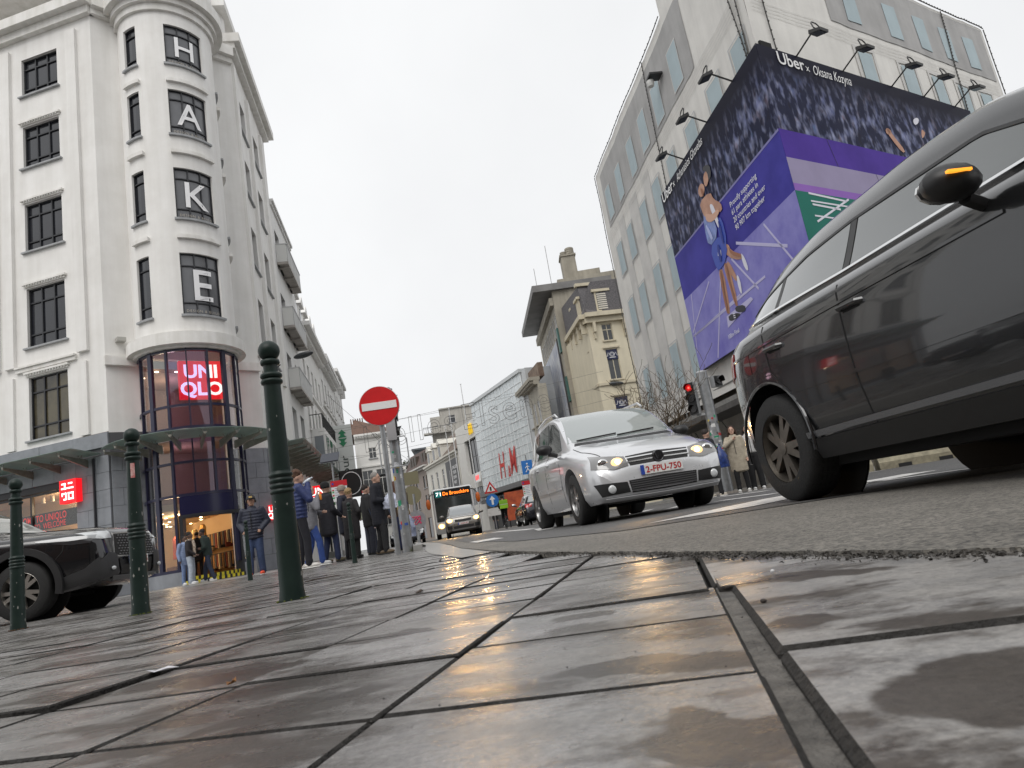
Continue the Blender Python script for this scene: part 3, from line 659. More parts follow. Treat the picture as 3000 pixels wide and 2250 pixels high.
pw('downpipe', MB().cyl(LF.P(.62, 0, .1), LF.P(.62, 4.9, .1), .045, n=8), DARKFRAME)
sw = window(LF, 1.44, 8.2, .9, 4.1, B, cols=3, rows=(1,), o=-.2, gmat=GL, fw=.08, cfr=(0, .32, .66, 1), name='shop_window')
pw('shop_interior', MB().fbox(LF, 1.2, 8.4, .85, 4.2, -2.6, -2.5).fbox(LF, 1.2, 8.4, 4.15, 4.25, -2.6, -.25).fbox(LF, 1.2, 8.4, .8, .88, -2.6, -.25).fbox(LF, 1.1, 1.2, .8, 4.2, -2.6, -.25).fbox(LF, 8.4, 8.5, .8, 4.2, -2.6, -.25), M('window_room', (.58, .42, .27), .8))
mb = MB()
for i in range(6): p = LF.P(1.7 + i * .42, 4.05, -.8); mb.cyl(p, p - Vector((0, 0, .22)), .06, .07, n=8)
pw('track_lamp', mb, M('lampshade_cream', (.6, .52, .42), .5))
lamp_pt(LF.P(2.8, 3.7, -1.3), 110, (1, .75, .5))
LEDR = M('led_red', (.6, .02, .02), .5, emit=.5, ecol=(1, .02, .015))
led = pw('led_ticker', MB().fbox(LF, 1.5, 6.5, 2.80, 3.40, -.5, -.42), M('led_black', (.01, .008, .008), .4))
me = text_on(LF, 'WELCOME TO UNIQLO', 5.0, 3.10, -.41, .36, sdir=-.66, bold=.004, spacing=1.05); obj('lettering', me, LEDR, led)
me = text_on(LF, 'TORONTO  WELCOME', 4.6, 2.83, -.41, .3, sdir=-.7); obj('lettering', me, LEDR, led)
# square logo sign boxes
def logo_box(name, label, fr, s0, s1, z0, z1, o0, o1, txt=None, rev=-1):
    t = thing(name, label, 'sign', tuple(fr.P((s0 + s1) / 2, z0, (o0 + o1) / 2)))
    obj('box', MB().fbox(fr, s0, s1, z0, z1, o0, o1), RED, t, world_co=True)
    w, h = s1 - s0, z1 - z0
    if txt:
        for k, x in enumerate(txt): obj('lettering', text_on(fr, x, (s0 + s1) / 2, z1 - h * (.45 + .42 * k), o1 + .006, h * .5, sdir=rev, align='CENTER', bold=.01), SW, t, world_co=True)
    else:   # four syllable marks drawn with bars, read from the left
        R4 = [(.14, .60, .26, .66), (.14, .42, .60, .67), (.36, .42, .60, .87), (.26, .42, .80, .87), (.54, .80, .80, .87), (.50, .86, .60, .67),
              (.14, .20, .30, .45), (.14, .42, .38, .45), (.36, .42, .16, .45), (.24, .42, .13, .2), (.52, .84, .38, .45), (.52, .84, .13, .2), (.52, .59, .13, .45), (.77, .84, .13, .45)]
        R4 = [(.14, .38, .80, .87), (.30, .38, .60, .87), (.12, .46, .60, .67), (.54, .80, .80, .87), (.50, .86, .60, .67)] + R4[6:]
        mb = MB()
        for (a, b, c, d) in R4:
            x0, x1 = (s1 - a * w, s1 - b * w) if rev < 0 else (s0 + a * w, s0 + b * w); mb.fbox(fr, min(x0, x1), max(x0, x1), z0 + c * h, z0 + d * h, o1 + .002, o1 + .012)
        obj('lettering', mb, SW, t, world_co=True)
    return t
logo_box('logo_sign', 'red square sign with white syllable marks beside the shop window', LF, 1.17, 1.88, 3.48, 4.3, .06, .32)
PF = Flat(Vector((CF.P(CLEN - .12, 0, .1).x, CF.P(CLEN - .12, 0, .1).y)), CF.az + 52, 1)
if PF.n.y > 0: PF.n = -PF.n
logo_box('logo_sign', 'red sign box with white letters on the pillar behind the man in the puffer jacket', PF, 0, .55, 1.95, 2.55, 0, .12, ('UNI', 'QLO'), rev=1)
PF2 = Flat(Vector((RF.P(11.6, 0, .1).x, RF.P(11.6, 0, .1).y)), RF.az + 95, 1)
if PF2.n.y > 0: PF2.n = -PF2.n
logo_box('logo_sign', 'red sign box with white letters under the glass canopy above the queue', PF2, 0, .95, 3.0, 4.2, 0, .14, ('UNI', 'QLO'), rev=1)
# --- glass canopy with steel fins
CANG = M('canopy_glass', (.40, .50, .46), .15, var=.25, vs=2.5, spec=.5)
_b = CANG.node_tree.nodes['Principled BSDF']; _b.inputs['Transmission Weight'].default_value = .55; _b.inputs['Roughness'].default_value = .35; _b.inputs['IOR'].default_value = 1.2; STEEL = M('canopy_steel', (.30, .29, .25), .45, metal=.4, var=.3, vs=5)
can = thing('glass_canopy', 'green glass canopy on steel fins wrapping round the shop front', 'canopy', tuple(TW.P(0, 5.0)))
def canopy_run(fr, s0, s1, n, out=1.35, zw=5.02, zo=5.12):
    for i in range(n):
        a = s0 + (s1 - s0) * i / n; b = s0 + (s1 - s0) * (i + 1) / n; m2 = MB(); k = fr.seg(a, b)
        ss = [a + (b - a) * j / k for j in range(k + 1)]
        g = .006 if isinstance(fr, Flat) else .2
        ss[0] += g; ss[-1] -= g; V = []; F = []
        for s in ss: V += [fr.P(s, zw, .03), fr.P(s, zo, out), fr.P(s, zo + .02, out), fr.P(s, zw + .02, .03)]
        for j in range(k):
            for q in range(4): F.append((4 * j + q, 4 * j + (q + 1) % 4, 4 * j + 4 + (q + 1) % 4, 4 * j + 4 + q))
        F += [(0, 1, 2, 3), (4 * k, 4 * k + 1, 4 * k + 2, 4 * k + 3)]
        obj('glass_panel', m2.add(V, F), CANG, can, world_co=True)
        if isinstance(fr, Flat) or i % 1 == 0:
            s = (a + b) / 2 if isinstance(fr, Flat) else a
            m3 = MB(); w = .03 if isinstance(fr, Flat) else math.degrees(.03 / (fr.R))
            pts = [(-.02, zw - .42), (-.02, zw - .12), (out * .92, zo - .1), (out * .92, zo - .17)]
            m3.prism(pts, lambda p: fr.P(s - w, p[1], p[0]), lambda p: fr.P(s + w, p[1], p[0]))
            fin = obj('fin', m3, STEEL, can, world_co=True)
            m4 = MB()
            for oo in (.35, out * .9):
                for dd in (-2.5, 2.5): m4.cyl(fr.P(s, (zw + zo) / 2 - .15, oo), fr.P(s + dd * w, zw + (zo - zw) * oo / out - .002, oo + .03), .012, n=5)
            obj('clamp', m4, STEEL, fin).location = (0, 0, 0)
canopy_run(LF, .3, 8.7, 7)
canopy_run(TW, -78, 92, 8, out=1.25)
canopy_run(RF, .6, 17.0, 15, out=1.5, zw=5.15, zo=5.25)
# ================================================================== OTHER BUILDINGS
def wmat(name, col, **k): return M(name, col, .8, var=k.get('var', .2), vs=k.get('vs', 1.2), bump=.1, bs=20, streak=k.get('streak', .5), col2=k.get('col2'))
WFRAME = M('white_frame', (.7, .69, .66), .5); BFRAME = M('brown_frame', (.06, .045, .035), .5)
FARPANE = M('far_pane', (.05, .055, .06), .08, spec=.7, var=.6, vs=.5)
class Bld:
    def __init__(self, name, label, fr, s0, s1, zt, depth, mat, zb=0.):
        self.fr = fr; self.mat = mat; self.zt = zt; self.s0 = s0; self.s1 = s1; self.zb = zb; self.depth = depth
        c = fr.P((s0 + s1) / 2, 0); self.root = thing(name, label, 'building', (c.x, c.y, 0)); self.holes = []; self.wins = []
    def win(self, s0, s1, z0, z1, cols=2, rows=(.3, .7), fmat=None, gmat=None, sill=True, o=-.15, fw=.06, sm=None, name='window'):
        self.wins.append((s0, s1, z0, z1, cols, rows, fmat or WFRAME, gmat or FARPANE, sill, o, fw, sm, name)); self.holes.append((s0, s1, z0, z1))
    def row(self, ss, w, z0, z1, **k):
        for s in ss: self.win(s - w / 2, s + w / 2, z0, z1, **k)
    def part(self, name, mb, mat, **k): return obj(name, mb, mat, self.root, world_co=True, **k)
    def box(self, name, s0, s1, z0, z1, o0, o1, mat): return self.part(name, MB().fbox(self.fr, s0, s1, z0, z1, o0, o1), mat)
    def done(self, depth=.25, sides=True):
        fr = self.fr; mb = MB(); wall_mesh(mb, fr, self.s0, self.s1, self.zb, self.zt, self.holes, depth)
        for s in (self.s0, self.s1): mb.add([fr.P(s, self.zb), fr.P(s, self.zt), fr.P(s, self.zt, -self.depth), fr.P(s, self.zb, -self.depth)], [(0, 1, 2, 3)])
        mb.add([fr.P(self.s0, self.zt), fr.P(self.s1, self.zt), fr.P(self.s1, self.zt, -self.depth), fr.P(self.s0, self.zt, -self.depth)], [(0, 1, 2, 3)])
        mb.add([fr.P(self.s0, self.zb, -self.depth), fr.P(self.s1, self.zb, -self.depth), fr.P(self.s1, self.zt, -self.depth), fr.P(self.s0, self.zt, -self.depth)], [(0, 1, 2, 3)])
        self.part('wall', mb, self.mat)
        for (s0, s1, z0, z1, c, r, fm, gm, sl, o, fw, sm, nm) in self.wins:
            window(fr, s0, s1, z0, z1, self.root, cols=c, rows=r, o=o, fmat=fm, gmat=gm, fw=fw, name=nm, depth=.07)
            if sl: sill(fr, s0, s1, z0, self.root, sm or SILL, h=.1, out=.12)
        return self.root
    def cornice(self, z, h=.5, out=.5, mat=None, s0=None, s1=None, dent=0):
        s0 = self.s0 if s0 is None else s0; s1 = self.s1 if s1 is None else s1
        mb = MB().fbox(self.fr, s0, s1, z + h * .55, z + h, -.3, out).fbox(self.fr, s0, s1, z, z + h * .53, -.2, out * .5)
        if dent:
            n = int((s1 - s0) / dent)
            for i in range(n): a = s0 + (i + .25) * dent; mb.fbox(self.fr, a, a + dent * .5, z + h * .2, z + h * .54, out * .5, out * .9)
        self.part('cornice', mb, mat or PLASTER_T)

# --- balcony building
W2 = wmat('white_render_2', (.74, .735, .72), var=.12)
b = Bld('balcony_building', 'plain white building with three box balconies next to the corner building', RF, REND + .02, 14.3, 20.3, 9, W2, zb=0)
for z0, z1 in ((5.9, 8.4), (9.4, 11.5), (12.9, 15.0), (16.7, 18.9)):
    b.row((9.1, 11.9), 1.45, z0, z1, cols=1, rows=(.15, .85), fmat=DARKFRAME, gmat=PANEDARK, o=-.35)
b.cornice(20.1, .35, .2, W2)
b.done(.4)
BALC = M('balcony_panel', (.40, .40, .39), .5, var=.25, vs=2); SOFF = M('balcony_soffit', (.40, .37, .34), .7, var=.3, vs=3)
for z in (9.25, 12.8, 16.6):
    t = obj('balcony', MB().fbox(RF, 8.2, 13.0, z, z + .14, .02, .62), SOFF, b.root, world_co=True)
    for i in range(7): obj('infill_panel', MB().fbox(RF, 8.22 + i * .683, 8.22 + i * .683 + .66, z + .15, z + 1.2, .58, .61), BALC, t)
    obj('infill_panel', MB().fbox(RF, 8.2, 8.23, z + .15, z + 1.2, .02, .57), M('pale_panel', (.62, .62, .6), .4), t)
    obj('handrail', MB().fbox(RF, 8.18, 13.02, z + 1.2, z + 1.26, .56, .64).fbox(RF, 8.18, 8.25, z + 1.2, z + 1.26, .02, .56), M('rail_grey', (.5, .5, .5), .4, metal=.5), t)
    for i in range(3): obj('joist', MB().fbox(RF, 8.6 + i * 1.6, 8.7 + i * 1.6, z - .1, z, .02, .6), SOFF, t)
# --- old white building with dormers
W3 = wmat('white_stucco_3', (.78, .77, .75), var=.14)
b = Bld('dormer_building', 'ornate white stucco building with dormers above a heavy cornice', RF, 14.32, 24.5, 14.6, 10, W3)
xs = [15.4 + i * 1.95 for i in range(5)]
for z0, z1 in ((11.2, 13.0), (8.2, 10.2)): b.row(xs, .95, z0, z1, cols=1, rows=(.3, .7), gmat=FARPANE, sm=W3)
b.row([15.6, 18, 20.5, 23], 1.3, 5.6, 7.3, cols=1, sm=W3)
b.cornice(14.6, .6, .75, W3)
b.box('string_course', 14.4, 24.4, 10.75, 10.95, 0, .15, W3)
ROOF = M('slate_roof', (.10, .10, .105), .7, var=.4, vs=4)
mb = MB(); mb.prism([(0, 15.2), (-2.2, 18.2), (-9, 18.4), (-9, 15.2)], lambda p: RF.P(14.4, p[1], p[0]), lambda p: RF.P(24.4, p[1], p[0])); b.part('roof', mb, ROOF)
for i in range(5):
    s = 15.5 + i * 2.05
    d = b.part('dormer', MB().fbox(RF, s - .6, s + .6, 15.2, 17.4, -2, -.15), W3)
    mb = MB(); mb.prism([(-.75, 17.4), (.75, 17.4), (0, 18.1)], lambda p: RF.P(s + p[0], p[1], .05), lambda p: RF.P(s + p[0], p[1], -2)); obj('pediment', mb, W3, d)
    obj('pane', MB().fbox(RF, s - .38, s + .38, 15.5, 17.1, -.15, -.12), FARPANE, d)
b.done()
bw = obj('bay_window', MB().fbox(RF, 15.2, 24.4, 5.6, 8.2, .02, .85), W3, b.root, world_co=True)
for i in range(4): obj('pane', MB().fbox(RF, 15.6 + i * 2.25, 17.2 + i * 2.25, 5.9, 7.8, .85, .87), FARPANE, bw)
obj('pane', MB().fbox(RF, 15.17, 15.2, 5.9, 7.7, .2, .75), M('grey_pane', (.22, .24, .26), .1), bw)
mb = MB()
for i in range(47): mb.cyl(RF.P(15.25 + i * .195, 8.2, .8), RF.P(15.25 + i * .195, 9.1, .8), .015, n=4, caps=False)
for i in range(5): mb.cyl(RF.P(15.25, 8.2, .05 + i * .18), RF.P(15.25, 9.1, .05 + i * .18), .015, n=4, caps=False)
mb.fbox(RF, 15.2, 24.4, 9.1, 9.15, .77, .83); mb.fbox(RF, 15.2, 15.25, 9.1, 9.15, .02, .76)
o = obj('railing', mb, M('black_iron', (.02, .02, .02), .5), bw)
# --- second old building, then a third
b = Bld('stucco_building', 'white stucco building with a bracketed cornice further along the left side', RF, 24.52, 35, 15.2, 10, wmat('white_stucco_4', (.76, .755, .74)))
for z0, z1 in ((12.2, 14.0), (9.2, 11.2), (5.8, 8.0)): b.row([25.8, 27.8, 30, 32, 33.9], .95, z0, z1, cols=1, sm=b.mat)
b.cornice(15.0, .8, .7, b.mat, dent=.5)
b.box('string_course', 24.6, 34.9, 8.6, 8.85, 0, .2, b.mat); b.box('string_course', 24.6, 34.9, 11.6, 11.75, 0, .15, b.mat)
b.box('attic', 24.6, 34.9, 15.8, 17.2, -3, -.4, b.mat); b.done()
b = Bld('narrow_stucco_building', 'tall narrow white house with curved gable ends beyond the stucco building', RF, 35.02, 44, 16.6, 10, wmat('white_stucco_5', (.72, .715, .70)))
for z0, z1 in ((13.4, 15.2), (10.2, 12.2), (6.8, 8.8)): b.row([36.2, 38.2, 40.2, 42.4], .9, z0, z1, cols=1, sm=b.mat)
b.cornice(16.6, .7, .6, b.mat); b.done()
for i in range(4): b.part('console', MB().fbox(RF, 35.8 + i * 2.2, 36.2 + i * 2.2, 15.9, 16.7, .02, .5), b.mat)
# shop fronts under the old buildings
for s0, s1, col, nm in ((14.5, 24.2, (.03, .035, .03), 'dark'), (24.7, 34.8, (.16, .15, .14), 'grey'), (35.2, 43.8, (.05, .09, .12), 'blue')):
    t = thing('shop_front', 'street-level %s shop front on the left side of the street' % nm, 'shop front', tuple(RF.P((s0 + s1) / 2, 0, .1)))
    obj('fascia', MB().fbox(RF, s0, s1, 3.3, 4.1, .02, .2), M('fascia_' + nm, col, .5), t, world_co=True)
    f = obj('frame', MB().fbox(RF, s0, s1, 0, .4, .02, .12).fbox(RF, s0, s0 + .15, .4, 3.3, .02, .12).fbox(RF, s1 - .15, s1, .4, 3.3, .02, .12).fbox(RF, (s0 + s1) / 2 - .1, (s0 + s1) / 2 + .1, .4, 3.3, .02, .12), M('fascia_' + nm, col), t, world_co=True)
    for a, c in ((s0 + .15, (s0 + s1) / 2 - .1), ((s0 + s1) / 2 + .1, s1 - .15)): obj('pane', MB().fbox(RF, a, c, .4, 3.3, .03, .06), FARPANE, t, world_co=True)
# --- brown-roofed small house and end house facing the camera
b = Bld('gable_house', 'narrow grey house with a bracketed eave beside the white end house', Flat(pol(-14.9, 78), -12, 1), 0, 9, 12.6, 8, wmat('grey_stucco', (.42, .41, .39)))
for z0, z1 in ((9.6, 11.4), (6.6, 8.4)): b.row([1.5, 3.5, 5.5, 7.5], .9, z0, z1, cols=1)
b.cornice(12.2, .6, .6, wmat('pale_trim', (.6, .59, .56))); b.done()
EH = Flat(pol(-13.75, 84), 78, 1)
if EH.n.y > 0: EH.n = -EH.n
b = Bld('end_house', 'white house with a brown hipped roof closing the view behind the no entry sign', EH, 0, 4.6, 13.3, 8, wmat('white_house', (.78, .77, .74), var=.1))
b.win(1.55, 2.45, 10.7, 12.0, cols=2, rows=(.4, .6)); b.win(.5, 1.75, 6.3, 9.3, cols=2, rows=(.35, .65)); b.win(2.15, 3.4, 6.3, 9.3, cols=2, rows=(.35, .65))
b.row([1.1, 2.8], 1.2, 2.6, 5.4, cols=2)
b.cornice(13.2, .55, .5, wmat('white_house', (.78, .77, .74)), dent=.3)
b.box('string_course', 0, 4.6, 9.7, 9.9, 0, .15, b.mat)
mb = MB(); TILE = M('brown_tile', (.15, .085, .06), .75, var=.35, vs=6)
mb.add([EH.P(-.4, 13.75, .5), EH.P(5.0, 13.75, .5), EH.P(5.0, 13.75, -8), EH.P(-.4, 13.75, -8), EH.P(.2, 16.2, -3)], [(0, 1, 4), (1, 2, 4), (2, 3, 4), (3, 0, 4)]); rf_ = b.part('roof', mb, TILE)
obj('chimney', MB().fbox(EH, -.4, 1.4, 14.4, 15.6, -3.2, -2.6), wmat('chimney_brick', (.2, .12, .09)), rf_)
for i in range(6): obj('chimney_pot', MB().cyl(EH.P(-.2 + i * .28, 15.6, -2.9), EH.P(-.2 + i * .28, 16.3, -2.9), .09, .07, n=8), TILE, rf_)
b.done()

# ================================================================== RIGHT SIDE
# --- big glass store: facade from (az .76, 68 m) to (az -3.71, 81 m)
p0, p1 = pol(.80, 66), pol(-3.75, 80)
def flat2(p0, p1):
    d = p1 - p0; f = Flat(p0, math.degrees(math.atan2(d.x, d.y)), 1); f.len = d.length
    q = -p0
    if f.n.dot(Vector((0, 0)) - p0) < 0: f.n = -f.n
    return f
HF = flat2(p0, p1)
HMW = M('store_core', (.62, .65, .66), .5); HGL = M('store_glass', (.66, .71, .73), .16, spec=.6, var=.25, vs=.5, col2=(.54, .59, .61))
t = thing('glass_store', 'big pale glass store with a white grid and red H&M letters', 'building', tuple(HF.P(HF.len / 2, 0)))
HT = 14.6
obj('core', MB().fbox(HF, 0, HF.len, 4.2, HT, -14, -.12), HMW, t, world_co=True)
obj('base', MB().fbox(HF, 0, HF.len, 0, 3.0, -14, -.8), M('store_base', (.05, .05, .05), .4), t, world_co=True)
obj('canopy', MB().fbox(HF, -.2, HF.len, 3.7, 4.2, -1, 1.2).fbox(HF, -.2, HF.len, 3.0, 3.4, -1, .6), M('store_canopy', (.16, .16, .165), .4), t, world_co=True)
nc, nr = 16, 12; mb = MB()
for i in range(nc + 1): a = HF.len * i / nc; mb.fbox(HF, a - .035, a + .035, 4.2, HT, -.06, .05)
for j in range(nr + 1): z = 4.2 + (HT - 4.2) * j / nr; mb.fbox(HF, 0, HF.len, z - .035, z + .035, -.055, .045)
gr = obj('glazing_grid', mb, M('grid_white', (.72, .74, .75), .4), t, world_co=True)
pme = {}
for i in range(nc):
    for j in range(nr):
        a = HF.len * i / nc; z = 4.2 + (HT - 4.2) * j / nr
        if 'p' not in pme:
            me = MB().box(.03, HF.len / nc - .03, -.01, .01, .03, (HT - 4.2) / nr - .03).mesh('pane'); me.materials.append(HGL); pme['p'] = me
        q = HF.P(a, z, 0) ; o = inst(pme['p'], 'pane', gr, q, (random.gauss(0, .01), random.gauss(0, .006), math.atan2(HF.d.y, HF.d.x)))
obj('parapet', MB().fbox(HF, -.2, HF.len + .1, HT, HT + .35, -14, .2), M('store_trim', (.55, .57, .58), .5), t, world_co=True)
obj('side_wall', MB().fbox(HF, -1.1, -.02, 0, HT + .2, -14, -.1), M('store_side', (.56, .58, .59), .6, var=.15, vs=.7), t, world_co=True)
HR = M('store_red', (.62, .05, .04), .5)
me = text_mesh('H', 3.6, shear=.25, bold=.03); 
for txt, s, z, sz in (('H', 9.3, 5.2, 3.9), ('&', 6.9, 5.1, 1.7), ('M', 6.2, 5.3, 3.9)):
    me = text_on(HF, txt, s, z, .08, sz, sdir=-.62, shear=.22, bold=.02); obj('lettering', me, HR, t, world_co=True)
# building behind store on its right: brick stub and old beige houses
p0, p1 = pol(2.15, 61), pol(.55, 68.5); NF = flat2(p0, p1)
b = Bld('beige_house', 'old beige house with arched windows between the glass store and the tall block', NF, 0, NF.len, 12.2, .8, wmat('beige_stucco', (.46, .43, .36), var=.3))
for z0, z1 in ((8.8, 10.8), (5.4, 7.8)): b.row([1.0, 2.7, 4.4, 6.1], .8, z0, z1, cols=1, sm=b.mat, gmat=PANEDARK, o=-.09)
b.cornice(12.2, .7, .7, wmat('beige_trim', (.38, .35, .29)), dent=.6)
b.box('roof', 0, NF.len, 12.9, 14.2, -.8, -.3, M('rust_brick', (.26, .2, .15), .8, var=.7, vs=1.5, col2=(.1, .06, .045))); b.done(.1)
# --- tall block with overhanging roof slab
p0, p1 = pol(4.75, 58), pol(2.95, 71.5); TF = flat2(p0, p1)
CONC = wmat('grey_concrete', (.36, .33, .27), var=.4, vs=.8)
b = Bld('tall_block', 'tall grey concrete block with a jutting roof slab and a faded mural', TF, 0, TF.len, 19.0, 8, CONC)
b.row([.9 + i * 1.6 for i in range(8)], 1.2, 15.9, 17.6, cols=2, rows=(1,), sill=False, gmat=PANEDARK, o=-.09)
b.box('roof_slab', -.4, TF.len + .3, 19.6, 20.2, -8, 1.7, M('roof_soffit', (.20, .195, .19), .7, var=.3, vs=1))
b.box('roof_beam', 0, TF.len, 18.3, 19.0, .02, .35, CONC)
MUR = M('faded_mural', (.62, .63, .63), .7, var=.6, vs=1.1, col2=(.22, .25, .36), stretch=(2.2, 2.2, .7), detail=8)
b.box('mural', 1.6, TF.len - .1, 2.5, 15.5, .02, .12, MUR)
b.box('mural_edge', 1.35, 1.6, 2.5, 15.6, .02, .14, M('mural_edge', (.05, .045, .045), .6))
GREENP = M('green_panel', (.03, .10, .085), .5)
for z in (5.5, 9.6, 14.0): b.box('spandrel', -.02, .65, z, z + 2.2, .02, .16, GREENP)
b.done(.1)
q0 = TF.P(0, 0); TB = Flat(Vector((q0.x, q0.y)), 90, 1)
if TB.n.y > 0: TB.n = -TB.n
b.part('wall', MB().fbox(TB, 0.03, 9, 0, 20.3, -6, -.05), CONC)
b.part('wall', MB().fbox(TB, .7, 9, 20.3, 20.6, -6, -.05), CONC)
b.part('chimney_stack', MB().fbox(TB, 1.5, 2.8, 20.6, 23.1, -2.6, -1.2).fbox(TB, 1.4, 2.9, 23.1, 23.25, -2.7, -1.1).fbox(TB, 2.8, 4.8, 20.6, 21.5, -2.6, -1.2), CONC)
for s, r, h in ((1.85, .3, .5), (2.45, .42, .8)):
    p = TB.P(s, 23.25, -1.9); mb = MB()
    for k in range(4): mb.cyl(p + Vector((0, 0, k * h / 4)), p + Vector((0, 0, k * h / 4 + h / 5)), r, n=12).cyl(p + Vector((0, 0, k * h / 4 + h / 5)), p + Vector((0, 0, (k + 1) * h / 4)), r * .9, n=12)
    b.part('chimney_cowl', mb, CONC)
b.part('small_stack', MB().fbox(TB, 6.4, 6.9, 20.6, 21.8, -2, -1.5), M('black_stack', (.03, .03, .03), .6))
for s, o, h in ((TF.len * .35, .5, 3.5), (TF.len * .75, .5, 3.), (.3, -.2, 3.8)): b.part('antenna', MB().cyl(TF.P(s, 20.2, o), TF.P(s - .1, 20.2 + h, o), .03, n=5), M('antenna_grey', (.35, .35, .35), .5))
# --- cream corner house: front facet towards the camera and a long side to the street
CREAM = wmat('cream_stucco', (.66, .60, .46), var=.16, vs=1); CREAM_T = wmat('cream_trim', (.60, .54, .41), var=.2)
c0, c1 = pol(7.25, 52), pol(10.6, 53.2); CR = flat2(c0, c1); cl1 = pol(5.35, 59.5); CS = flat2(c0, cl1)
b = Bld('cream_house', 'cream corner house with a mansard roof and dark blue window panels', CR, 0, CR.len, 14.4, 7, CREAM)
NAVY = M('navy_print', (.012, .016, .06), .4)
w3, w2 = .86, .98; mid = CR.len * .47
for (w, z0, z1, rows) in ((w3, 12.9, 14.75 - .5, (.35, .65)), (w2, 9.75, 12.15, (.32, .68)), (1.1, 5.4, 8.35, (.3, .7))):
    b.win(mid - w / 2, mid + w / 2, z0, z1, cols=2, rows=rows, fmat=M('cream_frame', (.55, .5, .38), .6), gmat=FARPANE, sm=CREAM_T)
b.cornice(14.4, .75, .6, CREAM_T, s0=-.2, s1=CR.len)
b.box('string_course', -.02, CR.len, 9.35, 9.55, .01, .12, CREAM_T)
for z, z1, w in ((11.35, 12.15, w2), (7.45, 8.35, 1.1)):
    pnl = b.box('printed_panel', mid - w / 2 + .05, mid + w / 2 - .05, z, z1, -.14, -.02, NAVY)
    cx, cz = mid, (z + z1) / 2; mb = MB()
    for rr_ in (.12, .2): mb.tube([CR.P(cx + rr_ * math.cos(a), cz + rr_ * .9 * math.sin(a), -.01) for a in np.linspace(0, 2 * PI, 15)[:-1]], .018, 4, closed=True)
    for sg in (-1, 1): mb.tube([CR.P(cx + sg * (.2 + .1 * k), cz + .18 * math.sin(k * 1.9) - .02, -.01) for k in range(4)], .02, 4)
    mb.fbox(CR, cx - .25, cx + .25, cz - .27, cz - .23, -.02, 0)
    obj('emblem', mb, LETW, pnl)
    b.part('hood_mould', MB().fbox(CR, mid - w / 2 - .2, mid + w / 2 + .2, z1 + .1, z1 + .22, 0, .14), CREAM_T)
for s in (.45, CR.len - .35):
    b.part('bracket', MB().fbox(CR, s - .1, s + .1, 13.6, 14.4, .01, .4).fbox(CR, s - .07, s + .07, 13.1, 13.6, .01, .2), CREAM_T)
b.part('downpipe', MB().cyl(CR.P(CR.len - .02, 0, .12), CR.P(CR.len - .02, 14.6, .12), .07, n=6), M('zinc_pipe', (.2, .23, .22), .5))
SLATE = M('grey_slate', (.15, .14, .145), .75, var=.6, vs=9, stretch=(1, 1, 2.5), col2=(.05, .05, .055))
mb = MB(); mb.prism([(.2, 15.1), (-.9, 17.8), (-6, 17.8), (-6, 15.1)], lambda p: CR.P(.1, p[1], p[0]), lambda p: CR.P(CR.len, p[1], p[0])); rf_ = b.part('roof', mb, SLATE)
obj('ridge_cap', MB().fbox(CR, -.1, CR.len, 17.8, 18.05, -1.1, -.7), CREAM_T, rf_)
dm = b.part('dormer', MB().fbox(CR, mid - .55, mid + .55, 15.3, 16.9, -1.2, .12).fbox(CR, mid - .75, mid + .75, 16.9, 17.1, -1.2, .25), CREAM_T)
for i in range(8): obj('louvre_slat', MB().fbox(CR, mid - .38, mid + .38, 15.45 + i * .17, 15.45 + i * .17 + .1, .12, .17), M('slat_white', (.6, .57, .5), .6), dm)
obj('louvre_back', MB().fbox(CR, mid - .4, mid + .4, 15.4, 16.85, .121, .13), DARKFRAME, dm)
b.done()
mb = MB(); hs = [(s - .3, s + .3, z0, z1) for s in (1.2, 2.9, 4.7) for (z0, z1) in ((12.4, 14.0), (9.5, 11.9), (5.5, 8.2))]
wall_mesh(mb, CS, 0, CS.len, 0, 14.4, hs, .07); b.part('wall', mb, CREAM)
for (s0, s1, z0, z1) in hs: window(CS, s0, s1, z0, z1, b.root, cols=1, rows=(.3, .7), o=-.06, depth=.05, fmat=MATS['cream_frame'], gmat=FARPANE); sill(CS, s0, s1, z0, b.root, CREAM_T)
b.part('cornice', MB().fbox(CS, -.2, CS.len, 14.8, 15.15, -.3, .6).fbox(CS, 0, CS.len, 14.4, 14.8, -.2, .3), CREAM_T)
b.part('string_course', MB().fbox(CS, 0, CS.len, 9.35, 9.55, .01, .12), CREAM_T)
for i in range(5): b.part('bracket', MB().fbox(CS, .3 + i * 1.45, .5 + i * 1.45, 13.7, 14.8, .01, .45), CREAM_T)
mb = MB(); mb.prism([(.2, 15.15), (-.9, 17.8), (-6, 17.8), (-6, 15.15)], lambda p: CS.P(.0, p[1], p[0]), lambda p: CS.P(CS.len, p[1], p[0])); b.part('roof', mb, SLATE)
for s in (1.5, 4.2): b.part('dormer', MB().fbox(CS, s - .5, s + .5, 15.3, 16.8, -1.2, .1).fbox(CS, s - .65, s + .65, 16.8, 17.0, -1.2, .25).fbox(CS, s - .3, s + .3, 15.5, 16.6, .1, .12), CREAM_T)
b.part('brick_pier', MB().fbox(CS, CS.len, CS.len + .5, 0, 15.5, -.4, .1), M('orange_brick', (.34, .19, .12), .8, var=.4, vs=5))

